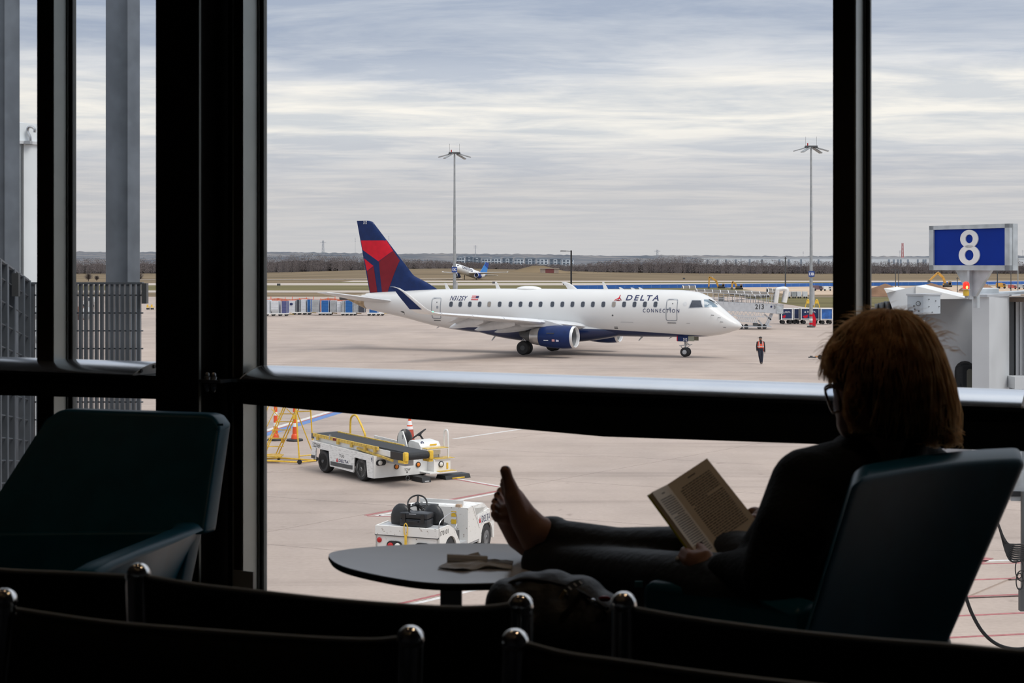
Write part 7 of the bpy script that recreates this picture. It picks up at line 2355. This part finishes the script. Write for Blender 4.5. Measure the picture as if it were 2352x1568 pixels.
MB().strip(rows).strip([[a + Vector((0, .003, 0)), b + Vector((0, .003, 0))] for a, b in rows]).build('handle_strap', strapm, bag, smooth=True)
for k in (3, 7, 11, 15):
    a, b = rows[k]
    c, d = rows[k + 1]
    MB().add([a.lerp(b, .25) + Vector((0, -.0012, 0)), c.lerp(d, .25) + Vector((0, -.0012, 0)), c.lerp(d, .8) + Vector((0, -.0012, 0)), a.lerp(b, .8) + Vector((0, -.0012, 0))], [(0, 1, 2, 3)]).build('strap_mark', whiteink, bag)
mb = MB(); mb.tube([BG(1299, 1356, 2.86), BG(1292, 1366, 2.86), BG(1288, 1374, 2.86)], .004, 6); mb.build('brass_clip', mat('brass', (.5, .33, .10), .3, .9), bag)
mb = MB(); mb.ell(BG(1362, 1381, 2.85), (.006, .006, .006), 10, 6); mb.build('zip_pull', steel, bag, smooth=True)
mb = MB(); mb.ell(BG(1389, 1374, 2.86), (.012, .006, .006), 10, 6); mb.build('red_tag', dred, bag, smooth=True)

# ================================================================ reading woman
wz0 = P(1930, 1400, 2.95); wz0.z = FLOOR
wo_ = thing('person', 'woman in black reading a book with bare feet on the side table', 'person', wz0)
def W_(px, py, D):
    return P(px, py, D) - wz0
skin = mat('skin', (.36, .19, .135), .5, var=.08, vs=20, spec=.4)
jack = mat('black_knit_jacket', (.0065, .0085, .0095), .85, var=.2, vs=40, bump=.25, bs=120, spec=.2)
trou = mat('dark_trousers', (.008, .012, .016), .6, var=.15, vs=20, bump=.15, bs=60, spec=.4)
nail = mat('dark_nail_polish', (.035, .006, .012), .2)
S_t, S_b = P(1533, 1112, 3.28), P(1657, 1277, 3.12)
TR = P(1624, 1052, 3.33); L_t = P(1497, 1130, 3.19)
vr_, vl_ = TR - S_t, L_t - S_t
b = MB()
# head, neck, torso
hc_ = W_(2040, 880, 2.98)
b.ell(hc_, (.078, .088, .098), 20, 14)
b.ell(W_(1985, 920, 2.97), (.060, .062, .078), 18, 12)         # face mass
b.ell(W_(1952, 968, 2.965), (.026, .036, .034), 14, 10)         # chin and cheek
b.ell(W_(1942, 962, 2.985), (.014, .02, .018), 12, 8)
b.ell(W_(1928, 925, 2.99), (.013, .012, .018), 12, 8)           # nose, turned away
b.ell(W_(2040, 935, 2.90), (.02, .01, .03), 10, 8)              # near ear
b.caps([W_(2030, 960, 2.98), W_(2010, 1060, 2.98)], [.055, .062], 16)
b.ell(W_(1990, 1195, 3.06), (.150, .12, .14), 20, 12)
b.ell(W_(1965, 1330, 3.03), (.15, .12, .14), 20, 12)
shL, elL, wrL = W_(1862, 1122, 2.90), W_(1782, 1322, 2.83), W_(1652, 1312, 3.00)
shR, elR, wrR = W_(2125, 1112, 3.14), W_(1960, 1290, 3.38), W_(1762, 1206, 3.27)
for a in ((shL, elL, wrL), (shR, elR, wrR)):
    b.caps(a, [.052, .040, .027], 14)
# legs
RL = [W_(1960, 1375, 2.97), W_(1800, 1330, 3.08), W_(1600, 1278, 3.25), W_(1420, 1272, 3.40), W_(1285, 1240, 3.52)]
LL = [W_(1900, 1410, 2.86), W_(1710, 1375, 2.98), W_(1545, 1338, 3.14), W_(1400, 1318, 3.33), W_(1252, 1293, 3.50)]
b.caps(RL, [.085, .072, .052, .047, .032], 14)
b.caps(LL, [.085, .072, .052, .047, .032], 14)
# upper (right) foot
D = 3.52
def FT(px, py, dd=0.0):
    return W_(px, py, D + dd)
b.caps([W_(1285, 1240, 3.52), FT(1245, 1222)], [.034, .036], 14)
b.caps([FT(1222, 1245), FT(1200, 1195), FT(1178, 1140)], [.025, .028, .022], 14)
b.caps([FT(1222, 1245, .03), FT(1205, 1195, .04), FT(1182, 1142, .05)], [.022, .026, .020], 12)
b.caps([FT(1240, 1222), FT(1206, 1180, .01), FT(1184, 1140, .01)], [.034, .026, .020], 14)
b.caps([FT(1176, 1128), FT(1166, 1098), FT(1161, 1081)], [.0185, .0135, .0135], 12)          # great toe
for k, (x, y) in enumerate(((1157, 1104), (1156, 1112), (1158, 1120), (1160, 1130))):
    dd = .028 + .017 * k
    b.caps([FT(1176, 1138 + 3 * k, dd), FT(x + 4, y + 8, dd), FT(x, y, dd)], [.012, .0095, .0095], 8)
# lower (left) foot, behind
D2 = 3.60
def F2(px, py, dd=0.0):
    return W_(px, py, D2 + dd)
b.caps([W_(1252, 1280, 3.50), F2(1232, 1272, -.06)], [.030, .027], 12)
b.caps([F2(1226, 1270, -.04), F2(1190, 1234), F2(1160, 1182)], [.022, .029, .026], 14)
b.caps([F2(1226, 1268, .0), F2(1196, 1236, .04), F2(1168, 1176, .05)], [.022, .027, .022], 12)
b.caps([F2(1162, 1172, .04), F2(1155, 1142, .04), F2(1151, 1128, .04)], [.016, .0125, .012], 10)
for k, (x, y) in enumerate(((1142, 1137), (1137, 1151), (1134, 1164), (1135, 1181))):
    dd = .02 - .016 * k
    b.caps([F2(1160, 1178 + 4 * k, dd), F2(x + 7, y + 10, dd), F2(x, y, dd)], [.013, .0098, .0098], 8)
# near (left) hand gripping the lower left of the book
HB = S_b + vl_
b.caps([wrL, W_(1622, 1306, 3.03)], [.026, .027], 12)
b.ell(W_(1612, 1302, 3.035), (.030, .020, .034), 14, 10)
b.ell(W_(1597, 1296, 3.05), (.022, .022, .030), 14, 10)
th0, th1, th2, th3 = W_(1630, 1296, 3.02), W_(1624, 1276, 3.03), W_(1613, 1263, 3.06), W_(1607, 1252, 3.085)
b.caps([th0, th1, th2, th3], [.016, .0125, .0105, .0085], 10)
knk = [((1588, 1278), (1573, 1266), (1580, 1262)), ((1582, 1290), (1566, 1280), (1578, 1274)), ((1580, 1303), (1567, 1296), (1580, 1288)), ((1584, 1316), (1573, 1312), (1586, 1302))]
for k, (a, c, e) in enumerate(knk):
    b.caps([W_(*a, 3.045), W_(*c, 3.085), W_(e[0], e[1], 3.13), W_(e[0] + 18, e[1] + 4, 3.15)], [.0115, .0105, .0095, .008], 10)
# far (right) hand on the outer edge of the right page
b.caps([wrR, W_(1750, 1196, 3.275)], [.024, .026], 12)
b.ell(W_(1752, 1194, 3.28), (.024, .026, .026), 12, 8)
b.caps([W_(1746, 1190, 3.25), W_(1732, 1189, 3.235), W_(1719, 1188, 3.225)], [.011, .0095, .008], 10)
for k, (y0, x1) in enumerate(((1172, 1722), (1180, 1718), (1190, 1720), (1200, 1726))):
    b.caps([W_(1748, y0 + 4, 3.30), W_(1734, y0, 3.325), W_(x1, y0 + 2, 3.335)], [.0105, .0095, .008], 8)
remesh('body', b, .0042, skin, wo_, 2)
# nails
def nail_at(c, r, nm='fingernail'):
    MB().ell(c, r, 10, 6).build(nm, nail, wo_, smooth=True)
nail_at(th3 + Vector((.002, -.006, .003)), (.005, .003, .006))
nail_at(W_(1717, 1187, 3.217), (.007, .003, .005))
nail_at(FT(1165, 1078, -.004), (.004, .006, .009), 'toenail')
for k, (x, y) in enumerate(((1142, 1133), (1136, 1147))):
    nail_at(F2(x + 3, y, .015 - .016 * k), (.004, .004, .005), 'toenail')
mb = MB()
c_ = W_(1566, 1288, 3.08)
mb.lathe([(.0108, -.004), (.0122, -.002), (.0122, .002), (.0108, .004)], 18, frame(c_, (.5, .8, 0), (0, 0, 1)), cap=False); mb.build('ring', steel, wo_, smooth=True)
MB().ell(c_ + Vector((-.010, -.004, .004)), (.004, .004, .007), 8, 6).build('ring_stone', whiteink, wo_, smooth=True)
mb = MB(); cw_ = W_(1655, 1314, 3.0)
mb.tube([cw_ + Vector((.012 * math.sin(a * .4), .029 * math.cos(a * .4), .029 * math.sin(a * .4))) for a in range(16)], .0018, 6, True); mb.build('bracelet', mat('gold', (.7, .42, .14), .25, 1.0), wo_, smooth=True)
# jacket
j = MB()
j.ell(W_(1990, 1205, 3.06), (.170, .135, .15), 22, 14)
j.ell(W_(1965, 1335, 3.02), (.18, .14, .17), 22, 14)
j.caps([W_(2045, 1058, 3.02), W_(1995, 1095, 3.02)], [.066, .10], 18)
j.caps([W_(2055, 1022, 3.0), W_(2040, 1060, 3.0)], [.064, .075], 18)
j.caps([W_(1990, 1052, 2.97), W_(1862, 1122, 2.89)], [.050, .080], 18)
j.caps([W_(2085, 1050, 3.06), W_(2132, 1108, 3.12)], [.060, .072], 18)
j.caps([shL, W_(1820, 1220, 2.84), elL], [.080, .074, .066], 16)
j.caps([elL, W_(1715, 1318, 2.93), W_(1668, 1313, 2.985)], [.064, .050, .040], 16)
j.caps([shR, elR], [.082, .062], 14)
j.caps([elR, W_(1800, 1222, 3.28)], [.06, .042], 14)
j.caps([W_(1835, 1200, 2.90), W_(1790, 1290, 2.98), W_(1800, 1360, 3.0)], [.075, .085, .09], 16)   # open front hanging forward
j.caps([W_(1800, 1340, 2.95), W_(1900, 1400, 2.92)], [.09, .11], 14)
remesh('jacket', j, .009, jack, wo_, 3)
# trousers
t2 = MB()
t2.ell(W_(1950, 1390, 2.95), (.17, .15, .11), 18, 12)
t2.caps(RL, [.105, .090, .066, .060, .048], 16)
t2.caps([RL[-1], W_(1268, 1232, 3.535)], [.048, .050], 14)
t2.caps(LL, [.105, .090, .066, .060, .046], 16)
t2.caps([LL[-1], W_(1240, 1292, 3.515)], [.046, .046], 14)
t2.ell(W_(1330, 1236, 3.47), (.03, .03, .030), 10, 8); t2.ell(W_(1450, 1256, 3.37), (.03, .04, .040), 10, 8)
remesh('trousers', t2, .008, trou, wo_, 2)
# hair: shell plus strands
hairm_ = mat('brown_hair', (.19, .105, .048), .42, var=.0, vs=30, col2=(.42, .27, .145), lo=.35, hi=.7, spec=.5)
hm = MB()
for px, py, D, rx, ry, rzz in ((2040, 862, 2.98, .116, .115, .110), (1990, 850, 2.97, .078, .085, .090), (1936, 832, 2.97, .033, .055, .055), (1948, 795, 2.97, .036, .06, .040), (1985, 772, 2.97, .05, .06, .032), (2080, 880, 2.98, .076, .10, .105), (2120, 930, 2.98, .058, .085, .075), (2150, 970, 2.98, .042, .065, .048), (2172, 996, 2.98, .026, .05, .024), (1995, 925, 2.955, .050, .060, .070), (1976, 960, 2.95, .026, .045, .045), (2050, 950, 2.95, .080, .075, .060), (2030, 770, 2.98, .075, .07, .030)):
    hm.ell(W_(px, py, D), (rx * .88, ry * .88, rzz * .9), 18, 12)
hair = remesh('hair', hm, .008, mat('brown_hair_mass', (.10, .055, .026), .9, var=.2, vs=30, spec=.1), wo_, 4)
strandm = mat('brown_hair_strand', (.66, .47, .28), .5, var=0, vs=40, col2=(.93, .77, .56), spec=.4)
_t = strandm.node_tree
_pb = _t.nodes['Principled BSDF']
_tr = _t.nodes.new('ShaderNodeBsdfTranslucent')
_mx = _t.nodes.new('ShaderNodeMixShader'); _mx.inputs[0].default_value = .82
_src = _pb.inputs['Base Color'].links[0].from_socket
_t.links.new(_src, _tr.inputs[0])
_t.links.new(_pb.outputs[0], _mx.inputs[1]); _t.links.new(_tr.outputs[0], _mx.inputs[2])
_t.links.new(_mx.outputs[0], _t.nodes['Material Output'].inputs[0])
st = MB()
rg = random.Random(21)
crown = W_(2050, 748, 2.99)
def on_hair(th, ph, k):
    """th: polar angle from the crown, ph: azimuth (0 right, pi/2 away, pi left, 3pi/2 near)"""
    x = math.sin(th) * math.cos(ph); y = math.sin(th) * math.sin(ph); z = math.cos(th)
    r_ = 1.0
    p = hc_ + Vector((x * (.107 if x > 0 else .128), y * .118, .016 + z * .126)) * k
    if th > 1.25:                                     # the cut falls straight down, flicking out at the right
        d = (th - 1.25)
        out = .055 if x > 0 else -.02
        p = p + Vector((out * d * abs(math.cos(ph)), 0, -.055 * d))
    return p
for i in range(2300):
    ph = rg.uniform(0, 2 * math.pi)
    k = rg.uniform(.90, 1.035)
    if rg.random() < .06:
        k += rg.uniform(.0, .05)
    t0 = rg.uniform(.05, .8); t1 = rg.uniform(1.2, 1.55 if math.cos(ph) < -.3 else 2.15)
    if math.cos(ph) < -.45:
        t1 = rg.uniform(1.0, 1.55)
    w0 = rg.uniform(-.25, .25)
    pts = []
    n_ = 11
    for s_ in range(n_):
        q = s_ / (n_ - 1)
        pts.append(on_hair(t0 + (t1 - t0) * q, ph + w0 * q + .05 * math.sin(q * 6 + i), k + .015 * q * rg.uniform(-1, 1)))
    st.tube(pts, [.0009 + .0003 * rg.random()] * (n_ - 1) + [.0002], 3, cap=False)
# flyaways on the crown and fringe
for i in range(170):
    a = rg.uniform(-1.25, 1.15)
    base_p = hc_ + Vector((math.sin(a) * .122, rg.uniform(-.05, .05), .014 + math.cos(a) * .122))
    d = Vector((math.sin(a) * .6 - .35 * (a < 0), rg.uniform(-.3, .3), math.cos(a) * .6 + .1)).normalized()
    ln = rg.uniform(.012, .038)
    tn = Vector((math.cos(a), 0, -math.sin(a))) * (-.6 if a < 0 else .6)
    st.tube([base_p, base_p + d * ln * .5 + tn * ln * .5, base_p + d * ln * .7 + tn * ln * 1.3], [.0006, .0005, .0002], 3, cap=False)
# fringe over the forehead and side locks
for i in range(260):
    q0 = rg.uniform(0, 1)
    a = W_(1985 + rg.uniform(-25, 30), 760 + rg.uniform(-5, 25), 2.93 + rg.uniform(0, .09))
    e = W_(1896 + rg.uniform(0, 30) + 14 * q0, 872 + rg.uniform(-28, 12), 2.93 + rg.uniform(0, .09))
    m_ = W_(1905 + rg.uniform(-4, 26), 800 + rg.uniform(-8, 22), 2.93 + rg.uniform(0, .09))
    st.tube(curve_pts([a, m_, e], 8), .0009, 3, cap=False)
for i in range(260):
    a = W_(1990 + rg.uniform(-40, 50), 850 + rg.uniform(-20, 20), 2.90 + rg.uniform(-.01, .03))
    m_ = W_(1950 + rg.uniform(-15, 40), 930 + rg.uniform(-10, 10), 2.895 + rg.uniform(-.01, .03))
    e = W_(1975 + rg.uniform(-25, 40), 985 + rg.uniform(-15, 12), 2.90 + rg.uniform(-.01, .03))
    st.tube(curve_pts([a, m_, e], 8), .0009, 3, cap=False)
for i in range(420):
    a = W_(2100 + rg.uniform(-40, 55), 850 + rg.uniform(-30, 40), 2.95 + rg.uniform(-.06, .06))
    m_ = W_(2143 + rg.uniform(-45, 28), 935 + rg.uniform(-15, 15), 2.96 + rg.uniform(-.05, .05))
    e = W_(2190 + rg.uniform(-70, 20), 1005 + rg.uniform(-22, 14), 2.97 + rg.uniform(-.05, .05))
    f = e + Vector((rg.uniform(-.022, .004), 0, rg.uniform(-.012, .006)))
    st.tube(curve_pts([a, m_, e, f], 12), .0009, 3, cap=False)
stuff(st.build('hair_strands', strandm, wo_, smooth=True))
# glasses
tort = mat('tortoiseshell', (.10, .035, .015), .2, var=0, vs=60, col2=(.45, .25, .14), lo=.45, hi=.6)
gl_ = thing('eyeglasses', 'tortoiseshell glasses worn by the reading woman', 'glasses', W_(1912, 918, 2.96) + wz0)
gp = Vector(gl_.location)
lp_ = [P(1896, 897, 2.955), P(1921, 893, 2.94), P(1930, 938, 2.94), P(1920, 945, 2.94), P(1911, 943, 2.95)]
loop = curve_pts([p - gp for p in lp_], 30, True)
MB().tube(loop, .0026, 8, True).build('rim', tort, gl_, smooth=True)
MB().add(loop, [tuple(range(len(loop)))]).build('lens', glass('spectacle_lens', (.80, .86, .95), .12), gl_)
lp2 = [p + Vector((.012, .062, 0)) for p in loop]
MB().tube(lp2, .0026, 8, True).build('rim', tort, gl_, smooth=True)
MB().tube([P(1921, 893, 2.94) - gp, P(1975, 900, 2.90) - gp, P(2040, 915, 2.89) - gp, P(2052, 935, 2.895) - gp], .0024, 8).build('temple', tort, gl_, smooth=True)
MB().tube([loop[10], loop[10] + Vector((.004, .02, .003)), lp2[12]], .002, 6).build('bridge', tort, gl_, smooth=True)

# ---- book
bo = thing('book', 'open hardback book with yellow-green cover held by the woman', 'book', S_b)
o_ = S_b
cvm = mat('book_cover_lime', (.42, .42, .03), .5, var=.08); pgm = mat('book_paper', (.80, .72, .60), .85, var=.03); ink = mat('book_ink', (.07, .06, .055), .8)
up_ = S_t - S_b
def page(v, nm, ex, thick, sgn_):
    nrm = up_.cross(v).normalized()
    if nrm.y > 0 and sgn_ == 'r':
        nrm = -nrm
    if sgn_ == 'l' and nrm.x < 0:
        nrm = -nrm
    # nrm points to the reader's side
    a, b_, c, d = Vector((0, 0, 0)), v * 1.0, v + up_, up_
    blk = MB().prism([a, b_, c, d], -nrm * thick).build(nm, pgm, bo)
    e = .035
    ca_, cb2, cc2, cd2 = -up_ * .015, v * (1 + e) - up_ * .015, v * (1 + e) + up_ * 1.015, up_ * 1.015
    MB().prism([p - nrm * (thick + .0005) for p in (ca_, cb2, cc2, cd2)], -nrm * .003).build('cover_board', cvm, bo)
    # printed lines
    tx = MB()
    rl = random.Random(len(nm))
    for k in range(27):
        q = .86 - .028 * k
        x0, x1 = .13, .88
        if k in (0, 9):
            x0 = .19
        if k in (8, 26):
            x1 = rl.uniform(.45, .7)
        if k == 0 and sgn_ == 'l':
            pass
        x = x0
        while x < x1:
            wlen = rl.uniform(.03, .10)
            xe = min(x + wlen, x1)
            h_ = .0105
            tx.add([v * x + up_ * q + nrm * .0006, v * xe + up_ * q + nrm * .0006, v * xe + up_ * (q + h_) + nrm * .0006, v * x + up_ * (q + h_) + nrm * .0006], [(0, 1, 2, 3)])
            x = xe + .014
    tx.add([v * .42 + up_ * .925 + nrm * .0006, v * .60 + up_ * .925 + nrm * .0006, v * .60 + up_ * .936 + nrm * .0006, v * .42 + up_ * .936 + nrm * .0006], [(0, 1, 2, 3)])
    stuff(tx.build('printed_text', ink, blk))
page(vr_, 'right_pages', 0, .009, 'r')
page(vl_, 'left_pages', 0, .009, 'l')
MB().tube([Vector((0, .014, 0)), up_ * .96 + Vector((0, .014, 0))], .007, 8).build('spine', cvm, bo)
